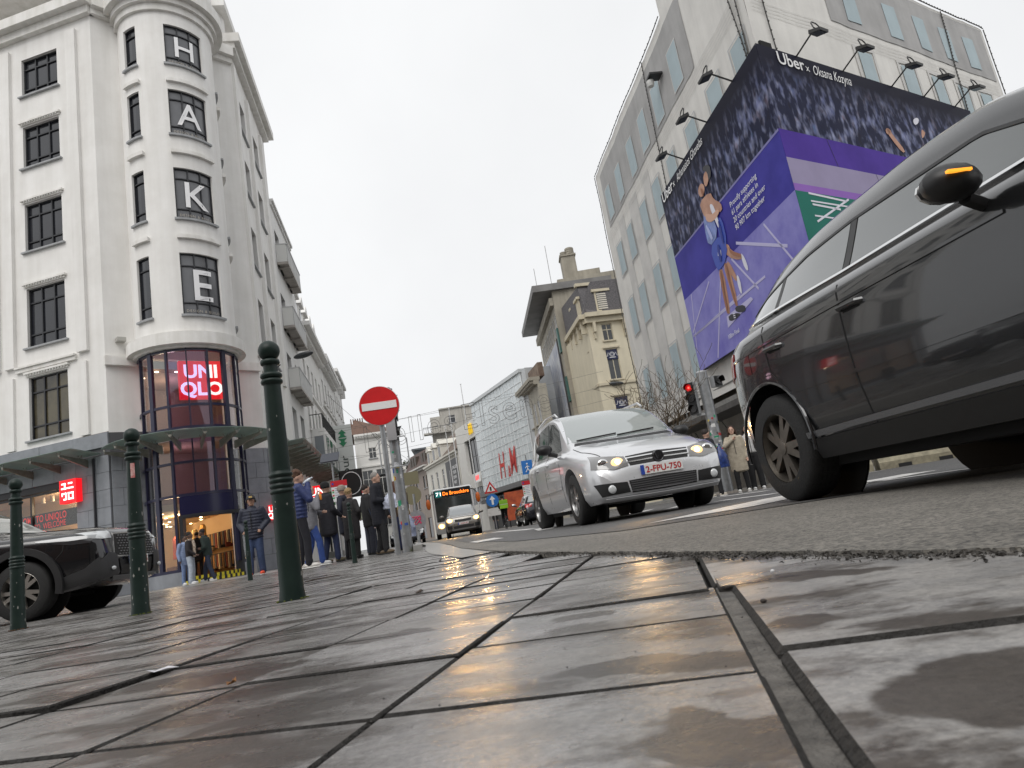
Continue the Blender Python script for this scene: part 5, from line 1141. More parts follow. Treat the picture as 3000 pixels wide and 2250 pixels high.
for k, s in enumerate((1.35, 3.67, 6.4, 8.4, 10.5)): flood(WRf, s, 'black floodlight over the right billboard face, %s from the corner' % nm[k])
cm_ = thing('security_camera', 'small dome camera on a bracket on the white sheeting', 'camera', tuple(WLf.P(6.6, 16.2, .1)))
obj('arm', MB().fbox(WLf, 6.4, 6.9, 16.75, 16.83, .05, .6), LAMPM, cm_, world_co=True); obj('dome', MB().lathe([(.02, -.22), (.12, -.18), (.15, -.05), (.15, .06), (.05, .1)], WLf.P(6.75, 16.6, .5), 12), M('cam_white', (.6, .6, .58), .4), cm_, world_co=True)
# ================================================================== VEHICLES
def lerp_tab(tab, x):
    xs = [t[0] for t in tab]; ys = [t[1] for t in tab]; return float(np.interp(x, xs, ys))
def pch(tab, x):     # smooth monotone-ish interpolation
    n = len(tab)
    if x <= tab[0][0]: return tab[0][1]
    if x >= tab[-1][0]: return tab[-1][1]
    for i in range(n - 1):
        if tab[i][0] <= x <= tab[i + 1][0]: break
    h = tab[i + 1][0] - tab[i][0]; d = (tab[i + 1][1] - tab[i][1]) / h
    dl = (tab[i][1] - tab[i - 1][1]) / (tab[i][0] - tab[i - 1][0]) if i > 0 else d
    dr = (tab[i + 2][1] - tab[i + 1][1]) / (tab[i + 2][0] - tab[i + 1][0]) if i + 2 < n else d
    m0 = 0 if dl * d <= 0 else 2 * dl * d / (dl + d); m1 = 0 if dr * d <= 0 else 2 * dr * d / (dr + d)
    t = (x - tab[i][0]) / h
    return (2 * t**3 - 3 * t**2 + 1) * tab[i][1] + (t**3 - 2 * t**2 + t) * h * m0 + (-2 * t**3 + 3 * t**2) * tab[i + 1][1] + (t**3 - t**2) * h * m1
# car space: x from the front (0) to the rear (L), y to the car's right... (+y = right side seen from behind), z up
class Car:
    def __init__(self, P):
        self.P = P; L = P['L']; N = P.get('N', 64); xs = [L * (.5 - .5 * math.cos(PI * i / N)) * .35 + L * i / N * .65 for i in range(N + 1)]
        V = []; ring = None
        for x in xs:
            zt, zb = pch(P['top'], x), pch(P['bot'], x); zs = pch(P['belt'], x); w = pch(P['w'], x); wr = pch(P['wr'], x)
            zs = min(zs, zt - .03); wr = min(wr, w)
            zm = zb + (zs - zb) * .58; wb = w * .90
            half = [(0, zb), (wb * .6, zb), (wb, zb + .02), (w * .965, zb + (zm - zb) * .28), (w * .99, zb + (zm - zb) * .62), (w, zm), (w * .996, zm + (zs - zm) * .5), (w * .985, zs - .08), (w * .955, zs - .028), (w * .90, zs)]
            for k in (1, 2, 3, 4): f = k / 5.; half.append((w * .90 + (min(wr, w * .89) - w * .90) * (f ** .9), zs + (zt - .05 - zs) * f))
            half += [(wr, zt - .05), (wr * .93, zt - .018), (wr * .7, zt), (wr * .35, zt + .008), (0, zt + .01)]
            pts = half + [(-y, z) for (y, z) in half[-2:0:-1]]; ring = len(pts)
            V += [(x, y, z) for (y, z) in pts]
        F = []
        for i in range(N):
            for k in range(ring): F.append((i * ring + k, i * ring + (k + 1) % ring, (i + 1) * ring + (k + 1) % ring, (i + 1) * ring + k))
        F += [tuple(range(ring)), tuple(range(N * ring, (N + 1) * ring))[::-1]]
        mb = MB().add(V, F); me = mb.mesh('body'); self.full = me
        bm = bmesh.new(); bm.from_mesh(me); bmesh.ops.triangulate(bm, faces=bm.faces); self.bvh = BVHTree.FromBMesh(bm); bm.free()
        # wheel arches
        r = P['wr_r'] ; cut = MB()
        for xw in P['ax']:
            for sg in (-1, 1):
                y0, y1 = sg * (P['tr'] - .22), sg * (P['W'] / 2 + .3); cut.cyl((xw, y0, P['R'] + .0), (xw, y1, P['R'] + .0), r + .055, n=36)
        cme = cut.mesh('cut'); co = bpy.data.objects.new('cut', cme); TMP.collection.objects.link(co)
        def boo(o): m = o.modifiers.new('b', 'BOOLEAN'); m.operation = 'DIFFERENCE'; m.object = co; m.solver = 'EXACT'
        self.body = eval_mesh(me, [boo]); bpy.data.objects.remove(co); self.body.materials.clear()
        bm = bmesh.new(); bm.from_mesh(self.body)
        for f in bm.faces: f.smooth = True
        for e in bm.edges:
            if len(e.link_faces) == 2 and e.calc_face_angle(0) > RD(42): e.smooth = False
        bm.to_mesh(self.body); bm.free(); self.body.name = 'body'
    def hit(self, o, d):
        r = self.bvh.ray_cast(Vector(o), Vector(d)); return (r[0], r[1]) if r[0] is not None else (None, None)
    def patch(self, top, bot, axis, off=.006, nu=14, nv=5, side=1, thick=.012):
        """shell laid on the body: two polylines seen along an axis ('side': (x,z); 'front'/'rear': (y,z); 'top': (x,y))"""
        def samp(poly, t):
            Ls = [0]
            for a, c in zip(poly, poly[1:]): Ls.append(Ls[-1] + math.hypot(c[0] - a[0], c[1] - a[1]))
            q = t * Ls[-1]
            for i in range(len(poly) - 1):
                if q <= Ls[i + 1] + 1e-9:
                    f = (q - Ls[i]) / max(1e-9, Ls[i + 1] - Ls[i]); return (poly[i][0] + (poly[i + 1][0] - poly[i][0]) * f, poly[i][1] + (poly[i + 1][1] - poly[i][1]) * f)
            return poly[-1]
        G = []; last = None
        for j in range(nv + 1):
            for i in range(nu + 1):
                a, c = samp(top, i / nu), samp(bot, i / nu); f = j / nv; u, v = a[0] + (c[0] - a[0]) * f, a[1] + (c[1] - a[1]) * f
                if axis == 'side': o, d = (u, side * 3, v), (0, -side, 0)
                elif axis == 'front': o, d = (-3, u, v), (1, 0, 0)
                elif axis == 'rear': o, d = (self.P['L'] + 3, u, v), (-1, 0, 0)
                else: o, d = (u, v, 4), (0, 0, -1)
                p, n = self.hit(o, d)
                if p is None: p = Vector(last[0]) if last else Vector(o); n = last[1] if last else -Vector(d)
                if n.dot(Vector(d)) > 0: n = -n
                last = (p, n); G.append((p, n))
        W = nu + 1
        for it in range(6 if axis == 'side' and nv >= 5 else 0):      # relax the grid so the pane is fair and reflects cleanly
            H_ = [g for g in G]
            for j in range(nv + 1):
                for i in range(nu + 1):
                    nb = []
                    if 0 < i < nu: nb += [j * W + i - 1, j * W + i + 1]
                    if 0 < j < nv: nb += [(j - 1) * W + i, (j + 1) * W + i]
                    if nb and nu > 3:
                        p = sum((H_[k][0] for k in nb), Vector()) / len(nb); n = sum((H_[k][1] for k in nb), Vector()) + H_[j * W + i][1]; k = j * W + i
                        d_ = (p - H_[k][0]).dot(H_[k][1]); G[k] = (H_[k][0] + H_[k][1] * d_ * .5, n.normalized())
        mb = MB(); V = [p + n * off for p, n in G]; m = len(V); V += [p + n * (off - thick) for p, n in G]; F = []
        for j in range(nv):
            for i in range(nu): q = j * W + i; F.append((q, q + 1, q + W + 1, q + W))
        bd = [i for i in range(nu)] + [j * W + nu for j in range(nv)] + [nv * W + i for i in range(nu, 0, -1)] + [j * W for j in range(nv, 0, -1)]
        for k in range(len(bd)): a, c = bd[k], bd[(k + 1) % len(bd)]; F.append((a, c, m + c, m + a))
        return mb.add(V, F)
    def line(self, pts, axis, w=.008, off=.002, side=1, n=24):
        top = [(x - w / 2 * 0, z + w / 2) for x, z in pts]; bot = [(x, z - w / 2) for x, z in pts]
        if abs(pts[-1][1] - pts[0][1]) > abs(pts[-1][0] - pts[0][0]): top = [(x - w / 2, z) for x, z in pts]; bot = [(x + w / 2, z) for x, z in pts]
        return self.patch(top, bot, axis, off, n, 1, side, .004)

TYRE = M('tyre_rubber', (.018, .018, .018), .75, var=.3, vs=20, bump=.3, bs=90); RIM = M('alloy_rim', (.42, .42, .42), .3, metal=.9, var=.2, vs=12); RIMD = M('dusty_rim', (.20, .18, .155), .45, metal=.8, var=.4, vs=10); WELL = M('wheel_well', (.008, .008, .008), .9)
CGLASS = M('car_glass', (.035, .045, .045), .03, spec=.9, coat=.5); CGLASS_L = M('windscreen_glass', (.22, .25, .245), .03, spec=1., coat=1., ior=2.0); BLKP = M('black_plastic', (.018, .018, .019), .45, var=.2, vs=15); CHROME = M('chrome', (.75, .75, .75), .12, metal=1.); LENS = M('lamp_lens', (.55, .57, .58), .06, spec=.9, coat=1.); LAMPON = M('lamp_on', (1, .9, .7), .3, emit=22, ecol=(1, .72, .36)); TAIL = M('tail_lamp', (.42, .01, .012), .12, coat=1.); PLATEW = M('plate_white', (.72, .72, .70), .45); PLATER = M('plate_red', (.45, .03, .03), .5); PLATEB = M('plate_blue', (.02, .06, .35), .5); SEAM = M('panel_gap', (.004, .004, .004), .7); AMBER = M('amber_lamp', (.8, .28, .02), .3, emit=1.2, ecol=(1, .36, .03))
def paint(name, col, metal=.55, rough=.28, coat=1.): return M(name, col, rough, metal=metal, coat=coat, rvar=0.03, vs=3)
def wheel_parts(R, w, parent, loc, side, rim, spokes=5, spin=0.):
    """wheel with axis along y; outer face towards side*y"""
    hold = bpy.data.objects.new('wheel', None); hold.empty_display_size = .1
    prof = [(R * .62, -w / 2), (R * .93, -w / 2), (R * .985, -w / 2 + .02), (R, -w / 2 + .05), (R, w / 2 - .05), (R * .985, w / 2 - .02), (R * .93, w / 2), (R * .64, w / 2)]
    T = Matrix.Rotation(-PI / 2 * side, 4, 'X')
    mb = MB(); n = 40
    mb.lathe(prof, n=n, T=T, caps=False)
    ty = obj('wheel', mb, TYRE, parent, smooth=True, ang=50); ty.location = loc
    # tread grooves
    g = MB()
    for k in (-.3, 0, .3): g.lathe([(R * 1.0008, k * w * .5 - .006), (R * 1.0012, k * w * .5 + .006)], n=36, T=T, caps=False)
    obj('tread_groove', g, SEAM, ty)
    m = MB(); ri = R * .66; fo = w / 2 - .012
    m.lathe([(ri, fo - .10), (ri, fo + .004), (ri * .95, fo + .010), (ri * .92, fo - .03), (ri * .90, fo - .10)], n=36, T=T, caps=False)
    for s in range(spokes):
        a = 2 * PI * s / spokes + spin
        for da in (-.11, .11):
            pts = []
            for rr_, ww in ((ri * .12, .028), (ri * .95, .02)):
                for sg in (-1, 1):
                    aa = a + da * (rr_ / ri) * 2.2 ; pts.append(Vector((rr_ * math.cos(aa) - sg * ww * math.sin(aa), rr_ * math.sin(aa) + sg * ww * math.cos(aa), 0)))
            V = [T @ (p + Vector((0, 0, fo - .005 - (.0 if i < 2 else .012)))) for i, p in enumerate(pts)] + [T @ (p + Vector((0, 0, fo - .05))) for p in pts]
            m.add(V, [(0, 1, 3, 2), (4, 6, 7, 5), (0, 4, 5, 1), (2, 3, 7, 6), (0, 2, 6, 4), (1, 5, 7, 3)])
    m.lathe([(.02, fo + .004), (ri * .2, fo), (ri * .24, fo - .04)], n=16, T=T)
    obj('rim', m, rim, ty, smooth=True, ang=40)
    d = MB().lathe([(.03, fo - .09), (ri * .86, fo - .09), (ri * .86, fo - .10)], n=24, T=T); obj('brake_disc', d, M('brake_dark', (.03, .03, .03), .5, metal=.5), ty)
    return ty
def place(t, x, y, heading):      # car +x axis points to its rear; heading = azimuth of travel
    a = RD(heading); t.location = (x, y, 0.016); t.rotation_euler = (0, 0, math.atan2(-math.cos(a), -math.sin(a)))
def finish_car(c, t, pm, rim, spokes=5, spins=(0, .5, .2, .9), under=True):
    P = c.P; body = obj('body', c.body, pm, t)
    for xw in P['ax']:
        for sg in (-1, 1):
            mbw = MB(); r = P['wr_r'] + .052; pts = []
            mbw.cyl((xw, sg * (P['tr'] - .215), P['R']), (xw, sg * (P['tr'] - .2), P['R']), r, n=28); obj('wheel_well', mbw, WELL, t)
            wheel_parts(P['R'], P.get('tw', .21), t, (xw, sg * (P['W'] / 2 - P.get('tw', .21) / 2 - .02), P['R']), sg, rim, spokes, random.random() * 6)
    zb = min(z for _, z in P['bot'])
    obj('underbody', MB().box(P['ax'][0] - .1, P['ax'][1] + .1, -P['W'] / 2 + .2, P['W'] / 2 - .2, zb - .03, zb + .06), WELL, t)
    return body
def mirror(t, c, x, z, mat, side, cap=None):
    w = pch(c.P['w'], x)
    m = obj('wing_mirror', MB().ell((x - .02, side * (w + .12), z + .06), (.085, .12, .075), 12, 8), mat, t, smooth=True)
    obj('mirror_arm', MB().tube([(x + .02, side * (w - .06), z - .04), (x, side * (w + .06), z + .0)], .03, 6), BLKP, m)
    obj('mirror_glass', MB().ell((x + .052, side * (w + .125), z + .06), (.02, .095, .055), 10, 6), CHROME, m)
    return m
def number_plate(t, c, axis, yc, zc, w, h, txt, fg, off=.02, side='front'):
    hw, hh = w / 2, h / 2
    p, n = c.hit((-3, yc, zc), (1, 0, 0)) if axis == 'front' else c.hit((c.P['L'] + 3, yc, zc), (-1, 0, 0))
    x = p.x - off if axis == 'front' else p.x + off; dx = -.006 if axis == 'front' else .006
    pl = obj('number_plate', MB().box(min(x, x + dx), max(x, x + dx), yc - hw, yc + hw, zc - hh, zc + hh), PLATEW, t)
    sg = 1 if axis == 'front' else 1
    # seen from the front the car's right (+y) is on the viewer's left
    ys = (lambda u: yc + hw - u) if axis == 'front' else (lambda u: yc - hw + u)
    ex = x + dx * 1.4
    obj('country_band', MB().box(min(x, ex), max(x, ex), min(ys(0), ys(.045)), max(ys(0), ys(.045)), zc - hh, zc + hh), PLATEB, pl)
    me = text_mesh(txt, h * .92, spacing=1.0, bold=.002)
    wid = max(v.co.x for v in me.vertices) or 1; k = (w - .08) / wid
    for v in me.vertices: u, q = v.co.x * k, v.co.y; v.co = (x + dx * 1.6, ys(.06 + u), zc - hh * .68 + q)
    obj('lettering', me, fg, pl); return pl

# ------------------------------------------------ silver people carrier
P = dict(L=4.40, W=1.80, R=.325, wr_r=.345, tr=.77, tw=.21, ax=(.90, 3.58),
    top=[(0, .50), (.03, .64), (.10, .745), (.25, .825), (.55, .905), (.95, .985), (1.18, 1.05), (1.55, 1.30), (1.95, 1.53), (2.25, 1.60), (2.8, 1.635), (3.6, 1.61), (4.1, 1.53), (4.3, 1.15), (4.38, .85), (4.4, .6)],
    bot=[(0, .30), (.05, .24), (.2, .20), (.6, .19), (3.9, .2), (4.3, .28), (4.4, .40)],
    belt=[(0, .46), (.05, .60), (.2, .74), (.55, .83), (1.1, .935), (2.4, 1.0), (4.2, 1.05), (4.4, .7)],
    w=[(0, .60), (.04, .70), (.12, .785), (.3, .85), (.7, .887), (1.2, .897), (3.2, .897), (3.9, .875), (4.25, .80), (4.4, .68)],
    wr=[(0, .48), (.3, .66), (.95, .76), (1.3, .755), (2.0, .70), (3.6, .685), (4.1, .65), (4.4, .55)])
c = Car(P); SILV = paint('silver_paint', (.68, .69, .71), .45, .30)
vw = thing('people_carrier', 'silver people carrier with lit headlights driving out of the street', 'car'); finish_car(c, vw, SILV, RIM, 5)
FY = lambda y: y
def both(fn):
    for s_ in (1, -1): fn(s_)
wsx = lambda f: None
# windscreen
obj('windscreen', c.patch([(-.62, 1.545), (0, 1.575), (.62, 1.545)], [(-.74, 1.085), (0, 1.075), (.74, 1.085)], 'front', .006, 16, 8), CGLASS_L, vw, smooth=True)
obj('windscreen_surround', c.patch([(-.66, 1.07), (0, 1.055), (.66, 1.07)], [(-.69, 1.03), (0, 1.02), (.69, 1.03)], 'front', .004, 16, 1), BLKP, vw, smooth=True)
for s_ in (1, -1):
    obj('side_window', c.patch([(1.72, 1.33), (2.0, 1.47), (2.35, 1.53)], [(1.52, 1.03), (1.9, 1.035), (2.35, 1.045)], 'side', .006, 10, 5, s_), CGLASS, vw, smooth=True)
    obj('side_window', c.patch([(2.43, 1.535), (3.15, 1.525)], [(2.43, 1.045), (3.15, 1.075)], 'side', .006, 10, 5, s_), CGLASS, vw, smooth=True)
    obj('side_window', c.patch([(3.22, 1.52), (3.75, 1.47), (3.95, 1.40)], [(3.22, 1.08), (3.8, 1.12), (4.0, 1.18)], 'side', .006, 10, 5, s_), CGLASS, vw, smooth=True)
    hl = obj('headlight', c.patch([(s_ * .40, .715), (s_ * .60, .755), (s_ * .765, .79)], [(s_ * .38, .60), (s_ * .55, .575), (s_ * .80, .62)], 'front', .008, 12, 6), M('headlight_dark', (.20, .20, .20), .1, coat=1., spec=.8), vw, smooth=True)
    p, n = c.hit((-3, s_ * .50, .665), (1, 0, 0)); obj('bulb', MB().ell(p + Vector((-.022, 0, 0)), (.014, .034, .028), 12, 8), LAMPON, hl, smooth=True); obj('lit_reflector', MB().ell(p + Vector((-.010, 0, -.004)), (.02, .078, .054), 12, 8), M('lamp_glow', (1, .62, .3), .3, emit=1.15, ecol=(1, .62, .27)), hl, smooth=True)
    p, n = c.hit((-3, s_ * .66, .675), (1, 0, 0)); obj('reflector', MB().ell(p + Vector((-.008, 0, 0)), (.015, .065, .055), 12, 8), CHROME, hl, smooth=True)
    fi = obj('fog_surround', c.patch([(s_ * .44, .42), (s_ * .80, .44)], [(s_ * .42, .30), (s_ * .74, .29)], 'front', .006, 10, 4), BLKP, vw, smooth=True)
    p, n = c.hit((-3, s_ * .63, .36), (1, 0, 0)); obj('fog_lamp', MB().ell(p + Vector((-.01, 0, 0)), (.02, .05, .05), 12, 8), LENS, fi, smooth=True)
    obj('door_seam', c.line([(1.42, .95), (1.40, .6), (1.42, .28)], 'side', .009, .002, s_, 12), SEAM, vw); obj('door_seam', c.line([(2.39, 1.5), (2.39, .9), (2.39, .28)], 'side', .009, .002, s_, 16), SEAM, vw); obj('door_seam', c.line([(3.2, 1.5), (3.2, .9), (3.12, .6)], 'side', .009, .002, s_, 16), SEAM, vw)
    obj('side_moulding', c.patch([(1.45, .56), (2.36, .57)], [(1.45, .50), (2.36, .51)], 'side', .016, 12, 1, s_), SILV, vw); obj('side_moulding', c.patch([(2.42, .57), (3.15, .58)], [(2.42, .51), (3.12, .52)], 'side', .016, 12, 1, s_), SILV, vw)
    for xh in (2.18, 3.0): obj('door_handle', MB().ell((xh, s_ * (pch(P['w'], xh) * .985 + .012), .90), (.085, .018, .018), 10, 6), SILV, vw, smooth=True)
    mirror(vw, c, 1.62, 1.02, BLKP, s_)
    obj('roof_rail', MB().tube([(2.0, s_ * .65, 1.56), (2.15, s_ * .65, 1.635), (2.8, s_ * .65, 1.675), (3.5, s_ * .64, 1.645), (3.75, s_ * .63, 1.57)], .018, 6), SILV, vw, smooth=True)
    obj('tail_lamp', c.patch([(s_ * .60, 1.2), (s_ * .78, 1.18)], [(s_ * .62, .85), (s_ * .80, .85)], 'rear', .006, 5, 5), TAIL, vw)
obj('upper_grille', c.patch([(-.385, .715), (0, .735), (.385, .715)], [(-.36, .60), (0, .605), (.36, .60)], 'front', .006, 20, 4), BLKP, vw, smooth=True)
for zz in (.685, .64): obj('grille_bar', c.patch([(-.385, zz + .008), (0, zz + .016), (.385, zz + .008)], [(-.38, zz - .006), (0, zz + .002), (.38, zz - .006)], 'front', .014, 20, 1), CHROME, vw, smooth=True)
p, n = c.hit((-3, 0, .665), (1, 0, 0)); eb = obj('emblem_disc', MB().cyl(p + Vector((.0, 0, 0)), p + Vector((-.028, 0, -.002)), .072, .07, n=20), M('emblem_dark', (.015, .015, .017), .3), vw, smooth=True)
obj('emblem_ring', MB().tube([p + Vector((-.028, .062 * math.cos(a), .062 * math.sin(a))) for a in np.linspace(0, 2 * PI, 21)[:-1]], .006, 5, closed=True).tube([p + Vector((-.03, y, z)) for y, z in ((-.04, .045), (-.018, -.04), (0, .0), (.018, -.04), (.04, .045))], .005, 4), M('emblem_grey', (.06, .06, .065), .3, metal=.8), eb)
gl = obj('lower_grille', c.patch([(-.42, .43), (0, .44), (.42, .43)], [(-.40, .29), (0, .28), (.40, .29)], 'front', .006, 20, 4), BLKP, vw, smooth=True)
for k in range(5): obj('grille_slat', c.patch([(-.40, .315 + k * .025), (.40, .315 + k * .025)], [(-.40, .307 + k * .025), (.40, .307 + k * .025)], 'front', .012, 16, 1), M('slat_grey', (.10, .10, .105), .4), gl)
obj('bumper_lip', c.patch([(-.70, .265), (0, .255), (.70, .265)], [(-.68, .235), (0, .225), (.68, .235)], 'front', .02, 20, 2), SILV, vw, smooth=True)
number_plate(vw, c, 'front', 0, .525, .52, .11, '2-FPU-750', PLATER)
obj('bonnet_seam', c.patch([(.14, -.62), (.7, -.74), (1.08, -.74)], [(.14, -.612), (.7, -.732), (1.08, -.732)], 'top', .002, 16, 1, 1, .004), SEAM, vw); obj('bonnet_seam', c.patch([(.14, .62), (.7, .74), (1.08, .74)], [(.14, .612), (.7, .732), (1.08, .732)], 'top', .002, 16, 1, 1, .004), SEAM, vw)
place(vw, 0, 0, 170)
for y0, y1 in ((.62, .05), (.05, -.5)):
    pts = [c.hit((-3, y0 + (y1 - y0) * f, 1.10 + .03 * f), (1, 0, 0))[0] + Vector((-.02, 0, .01)) for f in (0, .33, .66, 1)]
    obj('wiper', MB().tube(pts, .010, 5), BLKP, vw)
# front right wheel at (.58, 8.68): wheel centre in car space (0.9, +.77) where +y is the car's right
def put(t, xw, yw, X, Y, heading):
    place(t, 0, 0, heading); a = t.rotation_euler[2]; q = Matrix.Rotation(a, 3, 'Z') @ Vector((xw, yw, 0)); t.location = (X - q.x, Y - q.y, .016)
put(vw, .90, .80, .62, 8.85, 170)

def beam(t, p, energy, col=(1, .74, .40), ang=70, r=.05):     # lit headlamp: its own light, shining forwards and slightly down
    l = bpy.data.lights.new('headlamp_beam', 'SPOT'); l.energy = energy; l.color = col; l.spot_size = RD(ang); l.spot_blend = .6; l.shadow_soft_size = r
    o = bpy.data.objects.new('headlamp_beam', l); o.location = p; o.rotation_euler = Vector((-1, 0, -.06)).to_track_quat('-Z', 'Y').to_euler(); COL.objects.link(o); o.parent = t
for s_ in (1, -1): beam(vw, (-.30, s_ * .50, .665), 11, (1, .60, .24))
# ------------------------------------------------ dark grey hatchback close by on the right (seen from its right side, rear to the left)
KX, KZ, KY = .942, 1.11, 1.03
P = dict(L=4.30, W=1.80, R=.325, wr_r=.345, tr=.77, tw=.22, ax=(.88, 3.50), N=80,
    top=[(0, .5), (.04, .64), (.12, .79), (.35, .95), (.6, 1.04), (.9, 1.18), (1.25, 1.31), (1.6, 1.375), (2.2, 1.405), (2.8, 1.405), (3.3, 1.38), (3.75, 1.305), (4.05, 1.165), (4.22, .98), (4.28, .78), (4.3, .6)],
    bot=[(0, .30), (.06, .24), (.3, .2), (.7, .19), (3.8, .20), (4.15, .27), (4.3, .38)],
    belt=[(0, .46), (.05, .6), (.2, .78), (.6, .95), (1.1, 1.01), (2.4, 1.04), (3.7, 1.06), (4.1, 1.02), (4.3, .62)],
    w=[(0, .60), (.05, .70), (.14, .79), (.35, .855), (.8, .89), (1.3, .90), (3.2, .90), (3.75, .885), (4.05, .83), (4.22, .74), (4.3, .66)],
    wr=[(0, .48), (.3, .66), (.6, .72), (.95, .70), (1.6, .63), (3.0, .60), (3.6, .585), (4.1, .58), (4.3, .5)])
P.update(L=4.30 * KX, W=1.80 * KY, R=.350, wr_r=.372, tr=.79, ax=(.88 * KX, 3.50 * KX))
for k_ in ('top', 'bot', 'belt'): P[k_] = [(x * KX, z * KZ * (1 + .05 * max(0, min(1, (z - 1.1) / .3)) * (k_ == 'top'))) for x, z in P[k_]]
for k_ in ('w', 'wr'): P[k_] = [(x * KX, z * KY) for x, z in P[k_]]
class ScCar(Car):
    def patch(self, top, bot, axis, *a_, **k_):
        f = (lambda p: (p[0] * KX, p[1] * KZ)) if axis == 'side' else (lambda p: (p[0] * KY, p[1] * KZ))
        return Car.patch(self, [f(p) for p in top], [f(p) for p in bot], axis, *a_, **k_)
c = ScCar(P); GREYP = paint('dark_grey_paint', (.030, .031, .033), .6, .24)
gc = thing('hatchback', 'large dark grey hatchback filling the right side, close to the camera', 'car'); finish_car(c, gc, GREYP, RIMD, 5)
obj('windscreen', c.patch([(-.58, 1.33), (0, 1.35), (.58, 1.33)], [(-.66, 1.08), (0, 1.07), (.66, 1.08)], 'front', .006, 16, 8), CGLASS_L, gc, smooth=True)
WG = M('tinted_window', (.05, .06, .06), .03, spec=1., coat=1.)
for s_ in (1, -1):
    obj('side_window', c.patch([(1.12, 1.15), (1.5, 1.265), (2.42, 1.32)], [(.92, 1.045), (1.7, 1.06), (2.42, 1.075)], 'side', .006, 12, 6, s_), WG, gc, smooth=True)
    obj('side_window', c.patch([(2.50, 1.32), (3.0, 1.317), (3.28, 1.30)], [(2.50, 1.076), (3.0, 1.085), (3.28, 1.09)], 'side', .006, 12, 6, s_), WG, gc, smooth=True)
    obj('side_window', c.patch([(3.34, 1.293), (3.6, 1.255), (3.84, 1.19)], [(3.34, 1.092), (3.6, 1.10), (3.88, 1.14)], 'side', .006, 10, 5, s_), WG, gc, smooth=True)
    obj('pillar_trim', c.patch([(2.43, 1.32), (2.49, 1.32)], [(2.43, 1.075), (2.49, 1.076)], 'side', .008, 2, 5, s_), BLKP, gc, smooth=True); obj('pillar_trim', c.patch([(3.285, 1.30), (3.335, 1.293)], [(3.285, 1.09), (3.335, 1.092)], 'side', .008, 2, 5, s_), BLKP, gc, smooth=True)
    obj('chrome_strip', c.patch([(.92, 1.045), (2.5, 1.076), (3.88, 1.135)], [(.92, 1.033), (2.5, 1.063), (3.88, 1.12)], 'side', .010, 30, 1, s_), CHROME, gc, smooth=True)
    obj('roof_strip', c.patch([(1.12, 1.165), (1.5, 1.28), (2.5, 1.335), (3.0, 1.332), (3.6, 1.27), (3.86, 1.205)], [(1.12, 1.15), (1.5, 1.265), (2.5, 1.32), (3.0, 1.317), (3.6, 1.255), (3.84, 1.19)], 'side', .010, 36, 1, s_), BLKP, gc, smooth=True)
    for ln in ([(1.16, .98), (1.20, .6), (1.34, .3)], [(2.46, 1.0), (2.46, .6), (2.44, .3)], [(3.38, 1.03), (3.34, .75), (3.15, .6)]): obj('door_seam', c.line(ln, 'side', .010, .002, s_, 18), SEAM, gc)
    obj('body_crease', c.patch([(1.3, .565), (2.4, .585), (3.1, .60)], [(1.3, .545), (2.4, .565), (3.1, .585)], 'side', .009, 24, 2, s_), GREYP, gc, smooth=True)
    obj('shoulder_crease', c.patch([(1.3, .90), (2.6, .92), (4.0, .93)], [(1.3, .887), (2.6, .907), (4.0, .917)], 'side', .007, 30, 2, s_), GREYP, gc, smooth=True)
    obj('sill_strip', c.patch([(1.25, .365), (3.12, .36)], [(1.25, .335), (3.12, .332)], 'side', .018, 20, 2, s_), M('strip_grey', (.22, .225, .235), .25, metal=.8), gc, smooth=True)
    obj('sill', c.patch([(1.25, .32), (3.12, .32)], [(1.25, .215), (3.12, .215)], 'side', .012, 20, 2, s_), BLKP, gc, smooth=True)
    for xh0 in (2.36, 3.24):
        xh = xh0 * KX; y = pch(P['w'], xh) * .98
        h = obj('door_handle', MB().tube([(xh - .11, s_ * (y - .01), .96), (xh - .08, s_ * (y + .032), .965), (xh + .07, s_ * (y + .034), .972), (xh + .10, s_ * (y - .01), .972)], .017, 8), GREYP, gc, smooth=True)
        obj('handle_recess', c.patch([(xh0 - .08, .885), (xh0 + .07, .89)], [(xh0 - .08, .845), (xh0 + .07, .85)], 'side', .003, 6, 2, s_), SEAM, h)
    m = mirror(gc, c, 1.30, 1.09, BLKP, s_)
    w_ = pch(P['w'], 1.30); obj('indicator', MB().box(1.188, 1.205, s_ * (w_ + .15) - .05, s_ * (w_ + .15) + .05, 1.155, 1.165), AMBER, m)
    obj('tail_lamp', c.patch([(3.92, .98), (4.28, .95)], [(3.98, .84), (4.28, .80)], 'side', .008, 10, 4, s_), TAIL, gc, smooth=True)
    obj('tail_lamp', c.patch([(s_ * .42, .96), (s_ * .72, .96)], [(s_ * .42, .82), (s_ * .70, .82)], 'rear', .008, 8, 4), TAIL, gc, smooth=True)
    obj('headlight', c.patch([(s_ * .45, .70), (s_ * .74, .77)], [(s_ * .43, .60), (s_ * .78, .63)], 'front', .008, 10, 5), LENS, gc, smooth=True)
    obj('arch_lip', MB().tube([(3.50 * KX + .432 * math.cos(a), s_ * .918, .35 + .432 * math.sin(a)) for a in np.linspace(RD(-8), RD(188), 25)], .012, 6), GREYP, gc, smooth=True)
obj('fuel_flap', c.patch([(3.62, .93), (3.78, .93)], [(3.62, .79), (3.78, .79)], 'side', .003, 5, 5, 1), GREYP, gc, smooth=True)
obj('rear_window', c.patch([(-.50, 1.30), (.50, 1.30)], [(-.60, 1.06), (.60, 1.06)], 'rear', .006, 12, 5), CGLASS, gc, smooth=True)
number_plate(gc, c, 'rear', 0, .78, .52, .11, '1-DKL-248', PLATER)
